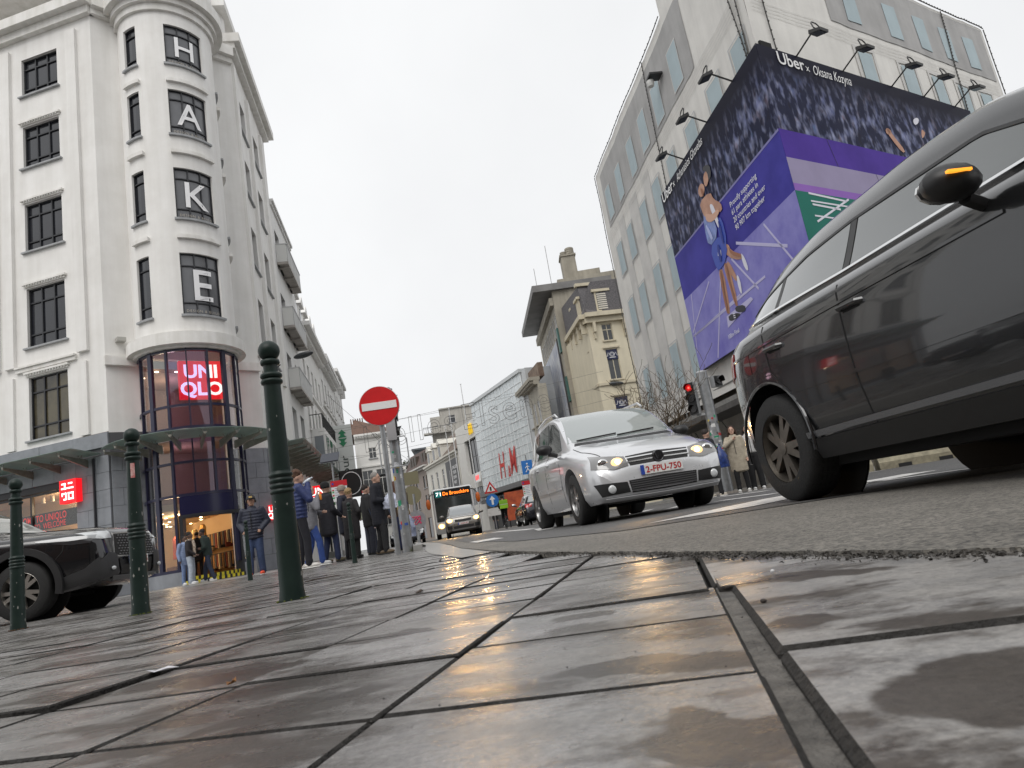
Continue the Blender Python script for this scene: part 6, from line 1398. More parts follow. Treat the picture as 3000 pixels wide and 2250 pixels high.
# two passengers' seats behind the glass are not visible; antenna on the roof
obj('roof_antenna', MB().tube([(3.1, 0, 1.65), (3.22, 0, 1.76)], .012, 6), BLKP, gc)
put(gc, 3.50 * KX, .90, 1.66, 4.50, 172)

# ------------------------------------------------ black crossover parked at the left
P = dict(L=4.46, W=1.83, R=.35, wr_r=.37, tr=.78, tw=.225, ax=(.93, 3.57),
    top=[(0, .62), (.02, .86), (.08, .955), (.25, 1.0), (.7, 1.035), (1.15, 1.06), (1.35, 1.10), (1.8, 1.36), (2.2, 1.53), (2.6, 1.60), (3.4, 1.60), (4.0, 1.52), (4.3, 1.2), (4.42, .95), (4.46, .7)],
    bot=[(0, .40), (.05, .32), (.3, .25), (.7, .23), (3.8, .24), (4.2, .32), (4.46, .45)],
    belt=[(0, .60), (.03, .80), (.1, .90), (.4, .945), (1.3, 1.0), (2.4, 1.05), (4.1, 1.12), (4.46, .7)],
    w=[(0, .66), (.04, .75), (.14, .83), (.35, .875), (.8, .905), (3.6, .91), (4.1, .88), (4.35, .8), (4.46, .7)],
    wr=[(0, .56), (.2, .70), (.9, .75), (1.4, .71), (2.1, .65), (3.6, .63), (4.46, .52)])
c = Car(P); BLK = paint('black_paint', (.010, .010, .012), .3, .16)
sv = thing('crossover_car', 'black crossover parked at the kerb on the left behind the bollards', 'car'); finish_car(c, sv, BLK, M('machined_rim', (.45, .43, .40), .35, metal=.9), 5)
obj('windscreen', c.patch([(-.58, 1.52), (0, 1.54), (.58, 1.52)], [(-.70, 1.13), (0, 1.12), (.70, 1.13)], 'front', .006, 16, 8), CGLASS_L, sv, smooth=True)
for s_ in (1, -1):
    obj('side_window', c.patch([(1.85, 1.30), (2.1, 1.42), (2.45, 1.48)], [(1.6, 1.05), (2.0, 1.065), (2.45, 1.08)], 'side', .006, 10, 5, s_), M('crossover_glass', (.10, .115, .11), .03, spec=1., coat=1.), sv, smooth=True); obj('side_window', c.patch([(2.52, 1.485), (3.3, 1.48)], [(2.52, 1.085), (3.3, 1.11)], 'side', .006, 10, 5, s_), CGLASS, sv, smooth=True)
    hl = obj('headlight', c.patch([(s_ * .56, .93), (s_ * .72, .935), (s_ * .80, .93)], [(s_ * .54, .84), (s_ * .72, .83), (s_ * .82, .85)], 'front', .010, 12, 4), LENS, sv, smooth=True)
    obj('headlight', c.patch([(.10, .885), (.40, .905), (.74, .905)], [(.10, .85), (.40, .855), (.74, .89)], 'side', .012, 14, 4, s_), M('drl_lens', (.30, .31, .32), .08, coat=1.), sv, smooth=True)
    obj('lamp_mask', c.patch([(.11, .85), (.38, .855), (.62, .875)], [(.14, .80), (.34, .80), (.60, .86)], 'side', .008, 10, 3, s_), M('lamp_smoke', (.03, .03, .033), .08, coat=1.), hl, smooth=True)
    for xw in P['ax']:
        mb = MB(); n = 26; V = []; F = []
        for i in range(n + 1):
            a = RD(-12 + 204 * i / n)
            for rr_, yy in ((.425, .93), (.505, .925), (.505, .88), (.425, .88)): V.append((xw + rr_ * math.cos(a), s_ * yy, .35 + rr_ * math.sin(a)))
        for i in range(n):
            for k in range(4): F.append((4 * i + k, 4 * i + (k + 1) % 4, 4 * i + 4 + (k + 1) % 4, 4 * i + 4 + k))
        F += [(0, 1, 2, 3), (4 * n, 4 * n + 1, 4 * n + 2, 4 * n + 3)]
        obj('arch_cladding', mb.add(V, F), BLKP, sv, smooth=True)
    obj('sill_cladding', c.patch([(1.4, .42), (3.1, .42)], [(1.4, .26), (3.1, .26)], 'side', .016, 16, 2, s_), BLKP, sv, smooth=True)
    obj('bumper_cladding', c.patch([(.06, .62), (.2, .50), (.5, .42)], [(.06, .36), (.2, .33), (.5, .28)], 'side', .020, 12, 4, s_), M('dark_cladding_2', (.035, .035, .037), .5), sv, smooth=True)
    obj('bumper_cladding', c.patch([(s_ * .50, .64), (s_ * .66, .66), (s_ * .80, .55)], [(s_ * .46, .36), (s_ * .64, .36), (s_ * .80, .36)], 'front', .02, 8, 5), MATS['dark_cladding_2'], sv, smooth=True)
    p, n = c.hit((-3, s_ * .62, .46), (1, 0, 0)); obj('fog_lamp', MB().ell(p + Vector((-.03, 0, 0)), (.02, .05, .025), 10, 6), LENS, sv, smooth=True)
    obj('door_seam', c.line([(1.45, 1.0), (1.42, .7), (1.5, .42)], 'side', .01, .002, s_, 14), SEAM, sv); obj('panel_seam', c.line([(.42, .86), (.44, .74), (.52, .66)], 'side', .01, .002, s_, 8), SEAM, sv)
    mirror(sv, c, 1.75, 1.08, BLK, s_)
gf = obj('grille_frame', c.patch([(-.50, .905), (0, .92), (.50, .905)], [(-.56, .60), (0, .58), (.56, .60)], 'front', .012, 18, 6), M('grille_rim', (.42, .42, .42), .25, metal=.9), sv, smooth=True)
obj('grille', c.patch([(-.47, .885), (0, .90), (.47, .885)], [(-.52, .62), (0, .605), (.52, .62)], 'front', .022, 18, 6), M('grille_black', (.006, .006, .006), .5), sv, smooth=True)
mb = MB()
for r_ in range(8):
    for k in range(13):
        y = -.45 + k * .075 + (.037 if r_ % 2 else 0); z = .63 + r_ * .034
        if abs(y) > .46: continue
        p, n = c.hit((-3, y, z), (1, 0, 0)); mb.ell(p + Vector((-.03, 0, 0)), (.008, .024, .006), 6, 4)
o = obj('grille_mesh', mb, M('grille_chips', (.30, .30, .31), .3, metal=.8), sv); tag(o, kind='stuff')
obj('lower_intake', c.patch([(-.44, .56), (.44, .56)], [(-.40, .38), (.40, .38)], 'front', .014, 14, 4), MATS['grille_black'], sv, smooth=True)
obj('skid_plate', c.patch([(-.60, .375), (.60, .375)], [(-.55, .33), (.55, .33)], 'front', .03, 14, 2), M('skid_grey', (.10, .10, .10), .4), sv, smooth=True)
number_plate(sv, c, 'front', 0, .55, .52, .11, '2-CGF-536', PLATER, off=.04)
obj('bonnet_crease', c.patch([(.15, .45), (.7, .52), (1.2, .55)], [(.15, .43), (.7, .50), (1.2, .53)], 'top', .006, 14, 1), BLK, sv, smooth=True)
put(sv, .93, .85, -5.92, 7.9, 85); sv.scale = (.95, .95, .95); sv.location.x -= .05

# ------------------------------------------------ taupe crossover with lights on, in front of the bus
P2 = dict(P); P2.update(W=1.83, H=1.63)
c = Car(P2); TAU = paint('taupe_paint', (.20, .185, .165), .6, .3)
ka = thing('oncoming_car', 'taupe crossover with blazing headlights in front of the bus', 'car'); finish_car(c, ka, TAU, RIM, 5)
obj('windscreen', c.patch([(-.60, 1.54), (0, 1.56), (.60, 1.54)], [(-.72, 1.12), (0, 1.11), (.72, 1.12)], 'front', .006, 14, 6), M('pale_screen', (.22, .24, .25), .05, spec=1., coat=1.), ka, smooth=True)
for s_ in (1, -1):
    hl = obj('headlight', c.patch([(s_ * .46, .87), (s_ * .80, .93)], [(s_ * .46, .78), (s_ * .80, .76)], 'front', .010, 10, 4), LENS, ka, smooth=True)
    p, n = c.hit((-3, s_ * .66, .83), (1, 0, 0)); obj('bulb', MB().ell(p + Vector((-.03, 0, 0)), (.03, .085, .06), 10, 6), M('lamp_blaze', (1, .9, .7), .3, emit=30, ecol=(1, .8, .5)), hl); obj('lit_reflector', MB().ell(p + Vector((-.02, 0, 0)), (.03, .15, .10), 12, 8), M('lamp_glow_orange', (1, .6, .25), .3, emit=2.2, ecol=(1, .55, .16)), hl)
    obj('fog_surround', c.patch([(s_ * .56, .58), (s_ * .80, .58)], [(s_ * .56, .42), (s_ * .78, .42)], 'front', .012, 6, 4), BLKP, ka)
    mirror(ka, c, 1.7, 1.06, TAU, s_)
    obj('side_window', c.patch([(1.85, 1.30), (2.1, 1.42), (3.3, 1.48)], [(1.6, 1.05), (2.0, 1.065), (3.3, 1.11)], 'side', .006, 12, 5, s_), CGLASS, ka, smooth=True)
    obj('roof_rail', MB().tube([(1.95, s_ * .62, 1.5), (2.2, s_ * .62, 1.60), (3.6, s_ * .6, 1.63)], .02, 6), BLKP, ka)
obj('upper_grille', c.patch([(-.42, .86), (0, .84), (.42, .86)], [(-.40, .74), (0, .73), (.40, .74)], 'front', .012, 14, 3), BLKP, ka, smooth=True)
obj('lower_intake', c.patch([(-.52, .54), (.52, .54)], [(-.48, .42), (.48, .42)], 'front', .012, 14, 3), BLKP, ka, smooth=True); obj('skid_plate', c.patch([(-.60, .40), (.60, .40)], [(-.56, .35), (.56, .35)], 'front', .03, 14, 2), M('skid_silver', (.5, .5, .5), .3, metal=.7), ka, smooth=True)
number_plate(ka, c, 'front', 0, .64, .52, .11, '1-XAH-471', PLATER, off=.03)
put(ka, .93, 0, -3.62, 35.2, 173)
for s_ in (1, -1): beam(ka, (-.12, s_ * .66, .83), 170, (1, .58, .2), r=.09)

# ------------------------------------------------ dark hatchback seen from behind
P3 = dict(L=4.2, W=1.80, R=.315, wr_r=.335, tr=.76, tw=.2, ax=(.85, 3.45),
    top=[(0, .5), (.04, .62), (.15, .74), (.5, .87), (1.0, .95), (1.25, 1.0), (1.7, 1.24), (2.15, 1.42), (2.6, 1.47), (3.3, 1.45), (3.75, 1.38), (4.0, 1.12), (4.14, .98), (4.19, .8), (4.2, .55)],
    bot=[(0, .30), (.06, .24), (.3, .2), (.7, .19), (3.7, .20), (4.05, .27), (4.2, .36)],
    belt=[(0, .46), (.05, .58), (.2, .7), (.6, .83), (1.2, .92), (2.4, .98), (3.7, 1.03), (4.05, .95), (4.2, .6)],
    w=[(0, .60), (.05, .70), (.14, .79), (.35, .855), (.8, .89), (3.4, .90), (3.85, .88), (4.08, .82), (4.2, .74)],
    wr=[(0, .48), (.3, .66), (.95, .72), (1.35, .70), (2.0, .615), (3.3, .60), (3.9, .62), (4.2, .6)])
c = Car(P3); DBL = paint('blue_black_paint', (.012, .013, .020), .4, .22)
def rear_car(name, label, dark=DBL):
    t = thing(name, label, 'car'); finish_car(c, t, dark, RIM, 5)
    rw_ = obj('rear_window', c.patch([(-.52, 1.36), (0, 1.385), (.52, 1.36)], [(-.66, 1.07), (0, 1.05), (.66, 1.07)], 'rear', .006, 14, 5), CGLASS_L, t, smooth=True)
    obj('wiper', MB().tube([(4.12, .0, 1.1), (4.09, -.3, 1.13)], .012, 5), BLKP, rw_)
    for s_ in (1, -1):
        obj('tail_lamp', c.patch([(s_ * .48, .98), (s_ * .80, 1.0)], [(s_ * .52, .84), (s_ * .81, .82)], 'rear', .010, 8, 4), TAIL, t, smooth=True)
        obj('side_window', c.patch([(1.62, 1.13), (1.95, 1.30), (3.5, 1.36)], [(1.42, .985), (1.9, .998), (3.5, 1.06)], 'side', .006, 12, 5, s_), CGLASS, t, smooth=True); mirror(t, c, 1.58, 1.03, dark, s_)
    obj('emblem', MB().tube([(4.17, 0, .97), (4.175, .045, .915), (4.18, 0, .86), (4.175, -.045, .915)], .012, 5, closed=True), CHROME, t)
    obj('bumper', c.patch([(-.78, .52), (0, .53), (.78, .52)], [(-.74, .36), (0, .35), (.74, .36)], 'rear', .02, 14, 3), dark, t, smooth=True)
    number_plate(t, c, 'rear', 0, .62, .52, .11, '1-FPW-911', PLATER)
    return t
rc = rear_car('departing_car', 'blue-black hatchback seen from behind, right of the cyclist'); put(rc, 3.45, 0, .35, 33.5, -9)
# parked cars half hidden far left of the bus
for k, (X, Y, hd, lab) in enumerate(((-8.3, 46.5, 170, 'dark hatchback parked behind the round sign, left of the bus'), (-9.6, 50.0, 172, 'dark hatchback parked one place further back, left of the bus'))):
    t = thing('parked_car', lab, 'car', group='cars parked left of the bus'); me = c.body.copy() if k == 0 else None
    obj('body', c.body.copy(), DBL, t); obj('windscreen', c.patch([(-.56, 1.38), (0, 1.4), (.56, 1.38)], [(-.68, 1.03), (0, 1.02), (.68, 1.03)], 'front', .006, 10, 4), M('pale_screen', (.2, .2, .2)), t)
    for s_ in (1, -1):
        obj('headlight', c.patch([(s_ * .45, .70), (s_ * .74, .77)], [(s_ * .43, .60), (s_ * .78, .63)], 'front', .008, 6, 3), LENS, t)
        for xw in P3['ax']: wheel_parts(P3['R'], .2, t, (xw, s_ * .78, P3['R']), s_, RIM, 5)
    put(t, .85, 0, X, Y, hd)

# ------------------------------------------------ city bus
bus = thing('city_bus', 'white city bus showing 71 De Brouckère on its orange display', 'bus')
BW, BH, BLEN = 1.275, 3.02, 11.9
BUSW = M('bus_white', (.66, .66, .66), .35, coat=.5); BUSO = M('bus_orange', (.55, .12, .015), .4); BUSG = M('bus_glass', (.045, .055, .055), .05, spec=.8, coat=.5, var=.5, vs=.8)
def rrect(hw, z0, z1, r, n=5):
    pts = []
    for cx, cz, a0 in ((hw - r, z1 - r, 0), (-hw + r, z1 - r, 90), (-hw + r * .4, z0 + r * .4, 180), (hw - r * .4, z0 + r * .4, 270)):
        q = r if a0 < 180 else r * .4
        for k in range(n + 1): a = RD(a0 + 90 * k / n); pts.append((cx + q * math.cos(a), cz + q * math.sin(a)))
    return pts
mb = MB(); secs = []
for x, k in ((0, .93), (.06, .97), (.18, 1.0), (BLEN - .2, 1.0), (BLEN, .96)):
    secs.append([(x, y * k, .32 + (z - .32) * (1 - (1 - k) * .35)) for y, z in rrect(BW, .32, BH, .2)])
n = len(secs[0]); V = sum(secs, []); F = []
for i in range(len(secs) - 1):
    for k in range(n): F.append((i * n + k, i * n + (k + 1) % n, (i + 1) * n + (k + 1) % n, (i + 1) * n + k))
F += [tuple(range(n)), tuple(range((len(secs) - 1) * n, len(secs) * n))]
obj('body', mb.add(V, F), BUSW, bus, smooth=True, ang=30)
obj('windscreen', MB().box(-.03, .02, -1.13, 1.13, 1.02, 2.44), BUSG, bus)
dsp = obj('destination_display', MB().box(-.035, .02, -1.13, 1.13, 2.46, 2.92), M('display_black', (.008, .008, .009), .3), bus)
LEDO = M('led_orange', (1, .25, .02), .5, emit=2.6, ecol=(1, .20, .015)); 
rt = obj('route_box', MB().box(-.042, -.034, .66, 1.05, 2.50, 2.88), M('route_teal', (.01, .16, .15), .5, emit=.25, ecol=(.01, .3, .28)), dsp)
for tx, y0, sz, mt, wd in (('71', 1.02, .30, M('led_white', (1, 1, 1), .5, emit=1.6), .32), ('De Brouckère', .60, .29, LEDO, 1.62)):
    me = text_mesh(tx, sz, bold=.001); wid = max(v.co.x for v in me.vertices); k = wd / wid
    for v in me.vertices: u, q = v.co.x, v.co.y; v.co = (-.046, y0 - u * k, 2.575 + q * 1.05)
    obj('lettering', me, mt, dsp)
obj('bumper', MB().box(-.06, .1, -1.2, 1.2, .30, .62), M('bus_bumper', (.28, .28, .28), .5), bus); obj('front_panel', MB().box(-.045, .05, -1.17, 1.17, .64, 1.0), BUSW, bus)
for s_ in (1, -1):
    hl = obj('headlight', MB().box(-.055, .02, s_ * .78 - .2, s_ * .78 + .2, .66, .84), LENS, bus)
    obj('bulb', MB().ell((-.07, s_ * .9, .75), (.03, .1, .08), 10, 6), M('lamp_amber_blaze', (1, .8, .4), .3, emit=30, ecol=(1, .75, .4)), hl); obj('lit_reflector', MB().ell((-.06, s_ * .9, .75), (.02, .19, .15), 12, 8), MATS['lamp_glow_orange'], hl)
    mr_ = obj('mirror', MB().ell((-.25, s_ * 1.52, 2.15), (.12, .14, .32), 12, 8), BUSO, bus, smooth=True); obj('mirror_arm', MB().tube([(.1, s_ * 1.1, 2.75), (-.15, s_ * 1.3, 2.72), (-.25, s_ * 1.5, 2.45)], .03, 6), BLKP, mr_)
    for k in range(6): obj('side_window', MB().box(.7 + k * 1.8, 2.35 + k * 1.8, min(s_ * 1.26, s_ * 1.285), max(s_ * 1.26, s_ * 1.285), 1.25, 2.6), BUSG, bus)
    obj('side_stripe', MB().box(.25, BLEN - .3, min(s_ * 1.26, s_ * 1.282), max(s_ * 1.26, s_ * 1.282), .4, 1.1), BUSO, bus)
    for xw in (2.6, 8.6): wheel_parts(.48, .28, bus, (xw, s_ * 1.16, .48), s_, RIM, 8)
obj('driver_cab', MB().box(.05, .1, -1.0, 1.0, 1.05, 1.3), M('dash_dark', (.02, .02, .02), .6), bus)
put(bus, 0, 0, -4.75, 42.3, 172.5)
beam(bus, (-.15, .9, .75), 150, (1, .5, .12), r=.1)
# ================================================================== PEOPLE
SKINS = dict(l=(.52, .32, .24), m=(.36, .20, .135), d=(.12, .065, .045))
def caps(mb, p, q, r0, r1, n=10):
    mb.cyl(p, q, r0, r1, n=n); mb.ell(p, r0, n, 6); mb.ell(q, r1, n, 6)
def remesh(mb, vox, name, smooth_it=2):
    me = mb.mesh(name)
    def f1(o): m = o.modifiers.new('r', 'REMESH'); m.mode = 'VOXEL'; m.voxel_size = vox
    def f2(o): m = o.modifiers.new('s', 'SMOOTH'); m.factor = .5; m.iterations = smooth_it
    r = eval_mesh(me, [f1, f2]); r.name = name
    for p in r.polygons: p.use_smooth = True
    return r
ARMS = dict(down=((.25, -.03, 1.13), (.25, .05, .89)), pocket=((.31, -.06, 1.16), (.19, .10, .99)), drink=((.27, .14, 1.20), (.06, .175, 1.50)), hold=((.27, .02, 1.14), (.07, .24, 1.13)), low=((.26, .02, 1.13), (.20, .22, .98)), face=((.24, .16, 1.24), (.03, .16, 1.38)), bars=((.24, .28, 1.22), (.20, .52, 1.08)))
def person(label, X, Y, face_az, h=1.75, z=0., skin='l', hair=(.05, .03, .02), hairstyle='short', jacket=(.02, .02, .025), jlen=.86, puffer=False, trousers=(.03, .035, .06), shoes=(.02, .02, .02), sole=None, la='down', ra='down', stance=0., lean=0., turn=0., collar=True, scarf=None, hat=None, legs=None, ride=False, wide=1.):
    k = h / 1.75
    root = thing('person', label, 'person', (X, Y, z), -RD(face_az))
    S = lambda p: Vector((p[0] * k, p[1] * k, p[2] * k))
    la_, ra_ = ARMS[la], ARMS[ra]
    hip = {1: Vector((.09, 0, .92)), -1: Vector((-.09, 0, .92))}
    if ride: kn = {1: Vector((.11, .33, .78)), -1: Vector((-.11, .22, .55))}; an = {1: Vector((.11, .12, .42)), -1: Vector((-.11, .06, .14))}
    else: kn = {1: Vector((.105, .03 + stance * .12, .50)), -1: Vector((-.105, .03 - stance * .08, .50))}; an = {1: Vector((.115, stance * .18, .085)), -1: Vector((-.115, -stance * .2, .085))}
    sh = {1: Vector((.185 * wide, lean * .3, 1.425)), -1: Vector((-.185 * wide, lean * .3, 1.425))}
    el = {1: Vector(ra_[0]), -1: Vector((-la_[0][0], la_[0][1], la_[0][2]))}; wr = {1: Vector(ra_[1]), -1: Vector((-la_[1][0], la_[1][1], la_[1][2]))}
    hc = Vector((0, .02 + lean * .4, 1.635)); R_ = Matrix.Rotation(RD(turn), 3, 'Z')
    hp = lambda p: hc + R_ @ Vector(p)
    # --- body: one continuous surface
    mb = MB()
    T3 = R_.to_4x4()
    def E(c, r, n=12, m=8): mb.ell(S(c), tuple(x * k for x in r), n, m, T3 if Vector(c).z > 1.5 else None)
    E(hc + Vector((0, 0, .01)), (.076, .096, .112), 16, 12); E(hp((0, .035, -.06)), (.056, .06, .06)); E(hp((0, .075, -.09)), (.028, .024, .02)); E(hp((0, .098, -.012)), (.012, .02, .024)); E(hp((0, .088, .03)), (.05, .014, .012)); E(hp((0, .088, -.055)), (.026, .012, .010))
    for s in (1, -1): E(hp((s * .077, -.005, -.01)), (.010, .02, .032))
    caps(mb, S((0, -.005 + lean * .3, 1.42)), S(hc + Vector((0, -.01, -.06))), .055 * k, .05 * k)
    E((0, lean * .2, 1.28), (.165, .10, .17)); E((0, 0, 1.06), (.14, .09, .17)); E((0, -.01, .94), (.155, .10, .10))
    for s in (1, -1):
        caps(mb, S(hip[s]), S(kn[s]), .072 * k, .05 * k); caps(mb, S(kn[s]), S(an[s]), .05 * k, .036 * k); E(an[s] + Vector((0, .06, -.045)), (.04, .10, .036))
        caps(mb, S(sh[s]), S(el[s]), .048 * k, .038 * k); caps(mb, S(el[s]), S(wr[s]), .038 * k, .026 * k)
        d = (wr[s] - el[s]).normalized(); side = d.cross(Vector((0, 1, 0))); side = side.normalized() if side.length > .2 else Vector((1, 0, 0)); nrm = side.cross(d)
        pc = wr[s] + d * .055; caps(mb, S(wr[s] + d * .015), S(pc), .026 * k, .03 * k)
        for q in range(4):
            b0 = pc + side * (.024 - .016 * q) + d * .02; L_ = (.045, .052, .048, .036)[q]; m0 = b0 + d * L_ * .6 + nrm * .012; e0 = m0 + d * L_ * .35 + nrm * .03
            caps(mb, S(b0), S(m0), .0105 * k, .0095 * k, 6); caps(mb, S(m0), S(e0), .0095 * k, .008 * k, 6)
        t0 = wr[s] + d * .03 + side * .026; caps(mb, S(t0), S(t0 + side * .022 + d * .035 + nrm * .015), .0115 * k, .009 * k, 6)
    bme = remesh(mb, .0125 * k, 'body', 2); obj('body', bme, M('skin_' + skin, SKINS[skin], .55, var=.15, vs=9), root)
    # --- face marks
    mb = MB()
    for s in (1, -1): mb.ell(S(hp((s * .03, .090, .008))), (.011 * k, .006 * k, .007 * k), 8, 6); mb.box(-.016 * k, .016 * k, -.004, .004, -.003, .003, Matrix.Translation(S(hp((s * .032, .098, .032)))) @ T3)
    obj('eyes', mb, M('eye_dark', (.02, .015, .012), .3), root)
    obj('lips', MB().ell(S(hp((0, .0975, -.055))), (.020 * k, .006 * k, .006 * k), 8, 5, T3), M('lip_' + skin, tuple(c_ * .62 for c_ in SKINS[skin]), .5), root)
    # --- trousers
    mb = MB(); mb.ell(S((0, -.005, .95)), (.172 * k, .125 * k, .13 * k), 14, 8)
    wv = legs or 1.
    for s in (1, -1): caps(mb, S(hip[s]), S(kn[s]), .092 * k * wv, .073 * k * wv); caps(mb, S(kn[s]), S(an[s] + Vector((0, 0, .0))), .073 * k * wv, .062 * k * wv); mb.ell(S(kn[s] + Vector((.0, -.01, -.06))), .071 * k * wv, 8, 6); mb.ell(S(an[s] + Vector((0, .01, .05))), (.07 * k * wv, .075 * k * wv, .03 * k), 8, 6)
    tm = M('trs_%.3f_%.3f_%.3f' % trousers, trousers, .85, var=.3, vs=14, bump=.3, bs=40, obj=True); obj('trousers', remesh(mb, .02 * k, 'trousers', 2), tm, root)
    # --- jacket / coat
    mb = MB(); jb = jlen
    zs = np.arange(jb + .03, 1.46, .065 if puffer else .05)
    for i, zz in enumerate(zs):
        f = (zz - jb) / (1.46 - jb); wx = .195 + .02 * math.sin(f * PI) - .055 * max(0, f - .8) / .2 + (.03 * (1 - f) if jb < .7 else 0); wy = .135 + .012 * math.sin(f * PI) + (.02 * (1 - f) if jb < .7 else 0)
        mb.ell(S((0, lean * .2 * f, zz)), (wx * wide * k, wy * wide * k, (.052 if puffer else .07) * k), 16, 6)
    for s in (1, -1):
        if puffer:
            for a, b_, n_, r0, r1 in ((sh[s], el[s], 5, .082, .072), (el[s], wr[s], 4, .072, .055)):
                for i in range(n_ + 1): f = i / n_; mb.ell(S(a.lerp(b_, f)), (r0 + (r1 - r0) * f) * k, 10, 6)
        caps(mb, S(sh[s] + Vector((-s * .02, 0, -.005))), S(el[s]), .075 * k, .062 * k); caps(mb, S(el[s]), S(wr[s] - (wr[s] - el[s]).normalized() * .01), .062 * k, .047 * k)
    if collar: mb.lathe([(.072 * k, -.03 * k), (.098 * k, 0), (.092 * k, .075 * k), (.07 * k, .08 * k)], S((0, -.005 + lean * .3, 1.45)), 14)
    jm = M('jkt_%.3f_%.3f_%.3f' % jacket, jacket, .6 if puffer else .85, var=.25, vs=12, bump=.3, bs=30, obj=True)
    jo = obj('jacket', remesh(mb, .02 * k, 'jacket', 1 if puffer else 3), jm, root)
    obj('zip', MB().box(-.006, .006, -.006, .006, -.2 * k, .2 * k, Matrix.Translation(S((0, .155 * wide, 1.2)))), M('zip_dark', (.01, .01, .01), .5), jo)
    # --- shoes
    sm = M('shoe_%.2f_%.2f_%.2f' % shoes, shoes, .6); so_ = M('sole_%s' % (sole or 'd',), (.75, .74, .72) if sole else (.02, .02, .02), .6)
    for s in (1, -1):
        c_ = an[s] + Vector((0, .055, -.03)); mb = MB(); mb.ell(S(c_), (.05 * k, .135 * k, .042 * k), 12, 8); mb.ell(S(an[s] + Vector((0, 0, .01))), (.05 * k, .058 * k, .06 * k), 10, 6)
        o = obj('shoe', remesh(mb, .012 * k, 'shoe', 1), sm, root); obj('sole', MB().ell(S(an[s] + Vector((0, .055, -.068))), (.052 * k, .14 * k, .017 * k), 12, 6), so_, o, smooth=True)
    # --- hair and headgear
    hm = M('hair_%.2f_%.2f_%.2f' % hair, hair, .7, var=.5, vs=40, bump=.8, bs=90, obj=True)
    mb = MB(); rr = random.Random(int(X * 91 + Y * 17))
    if hairstyle in ('short', 'curly', 'long', 'bun'):
        mb.ell(S(hp((0, -.018, .045))), (.086 * k, .096 * k, .092 * k), 14, 10, T3)
        if hairstyle == 'curly':
            for i in range(46): a, b_ = rr.uniform(0, 2 * PI), rr.uniform(.1, 1.5); mb.ell(S(hp((.085 * math.sin(b_) * math.cos(a), -.018 + .095 * math.sin(b_) * math.sin(a), .05 + .095 * math.cos(b_)))), rr.uniform(.018, .03) * k, 7, 5)
        if hairstyle == 'long':
            for i in range(24): a = rr.uniform(PI * .95, PI * 2.05); mb.tube([S(hp((.085 * math.cos(a), .085 * math.sin(a) - .01, .05))), S(hp((.10 * math.cos(a), .095 * math.sin(a) - .02, -.08))), S(hp((.11 * math.cos(a), .09 * math.sin(a) - .03, -.24 + rr.uniform(-.04, .04))))], [.026 * k, .03 * k, .015 * k], 6)
        if hairstyle == 'bun': mb.ell(S(hp((0, -.10, .10))), .045 * k, 10, 6)
        obj('hair', remesh(mb, .014 * k, 'hair', 1), hm, root)
    if hairstyle == 'bald': obj('hair', remesh(MB().ell(S(hp((0, -.025, .005))), (.083 * k, .083 * k, .065 * k), 12, 8, T3), .016 * k, 'hair', 1), hm, root)
    if hat == 'cap':
        cmat = M('cap_dark', (.03, .03, .035), .8); o = obj('cap', MB().ell(S(hp((0, -.008, .06))), (.088 * k, .105 * k, .075 * k), 14, 8, T3), cmat, root, smooth=True)
        obj('cap_brim', MB().ell(S(hp((0, .12, .055))), (.065 * k, .07 * k, .012 * k), 12, 6, T3), cmat, o, smooth=True); obj('cap_emblem', MB().box(-.035, .035, -.004, .004, -.02, .02, Matrix.Translation(S(hp((0, .098, .088)))) @ T3), M('cap_mark', (.55, .38, .12), .6), o)
        obj('headphones', MB().tube([S(hp((.095 * math.cos(a), -.005, .02 + .125 * math.sin(a)))) for a in np.linspace(0, PI, 13)], .012 * k, 6).ell(S(hp((.095, -.005, 0))), (.022 * k, .035 * k, .042 * k), 10, 6).ell(S(hp((-.095, -.005, 0))), (.022 * k, .035 * k, .042 * k), 10, 6), M('headphone_black', (.012, .012, .012), .4), root, smooth=True)
    if hat and hat != 'cap':
        obj('beanie', remesh(MB().ell(S(hp((0, -.012, .055))), (.098 * k, .112 * k, .095 * k), 14, 8, T3).lathe([(.098 * k, -.03 * k), (.106 * k, 0), (.1 * k, .04 * k)], S(hp((0, -.01, .02))), 14), .016 * k, 'beanie', 1), M('hat_%.2f_%.2f_%.2f' % hat, hat, .9, var=.4, vs=30, bump=.8, bs=60, obj=True), root)
    if scarf:
        mb = MB().tube([S((.10 * math.cos(a), .09 * math.sin(a), 1.47 + .02 * math.sin(2 * a))) for a in np.linspace(0, 2 * PI, 13)[:-1]], .045 * k, 8, closed=True).tube([S((.06, .13, 1.46)), S((.09, .17, 1.3)), S((.1, .18, 1.08)), S((.1, .17, .9))], [.05 * k, .055 * k, .05 * k, .05 * k], 6)
        obj('scarf', mb, M('scarf_%.2f' % scarf[0], scarf, .9, var=.8, vs=22, col2=(.12, .06, .04), obj=True), root, smooth=True)
    return root, k, S, wr
NAVYJ = (.018, .026, .075)
person('young person with curly brown hair in a blue puffer jacket drinking from a bottle', -4.28, 12.75, 62, 1.80, hair=(.11, .05, .025), hairstyle='curly', jacket=(.02, .035, .13), jlen=.88, puffer=True, trousers=(.015, .015, .022), shoes=(.75, .72, .68), sole=1, ra='drink', la='down', stance=.3, turn=-15)
person('person in a grey jacket and bright blue jeans drinking something orange', -4.55, 14.2, 70, 1.66, hair=(.14, .07, .04), hairstyle='short', jacket=(.19, .19, .21), jlen=.78, trousers=(.03, .07, .26), shoes=(.6, .6, .6), sole=1, ra='drink', la='hold', stance=.8)
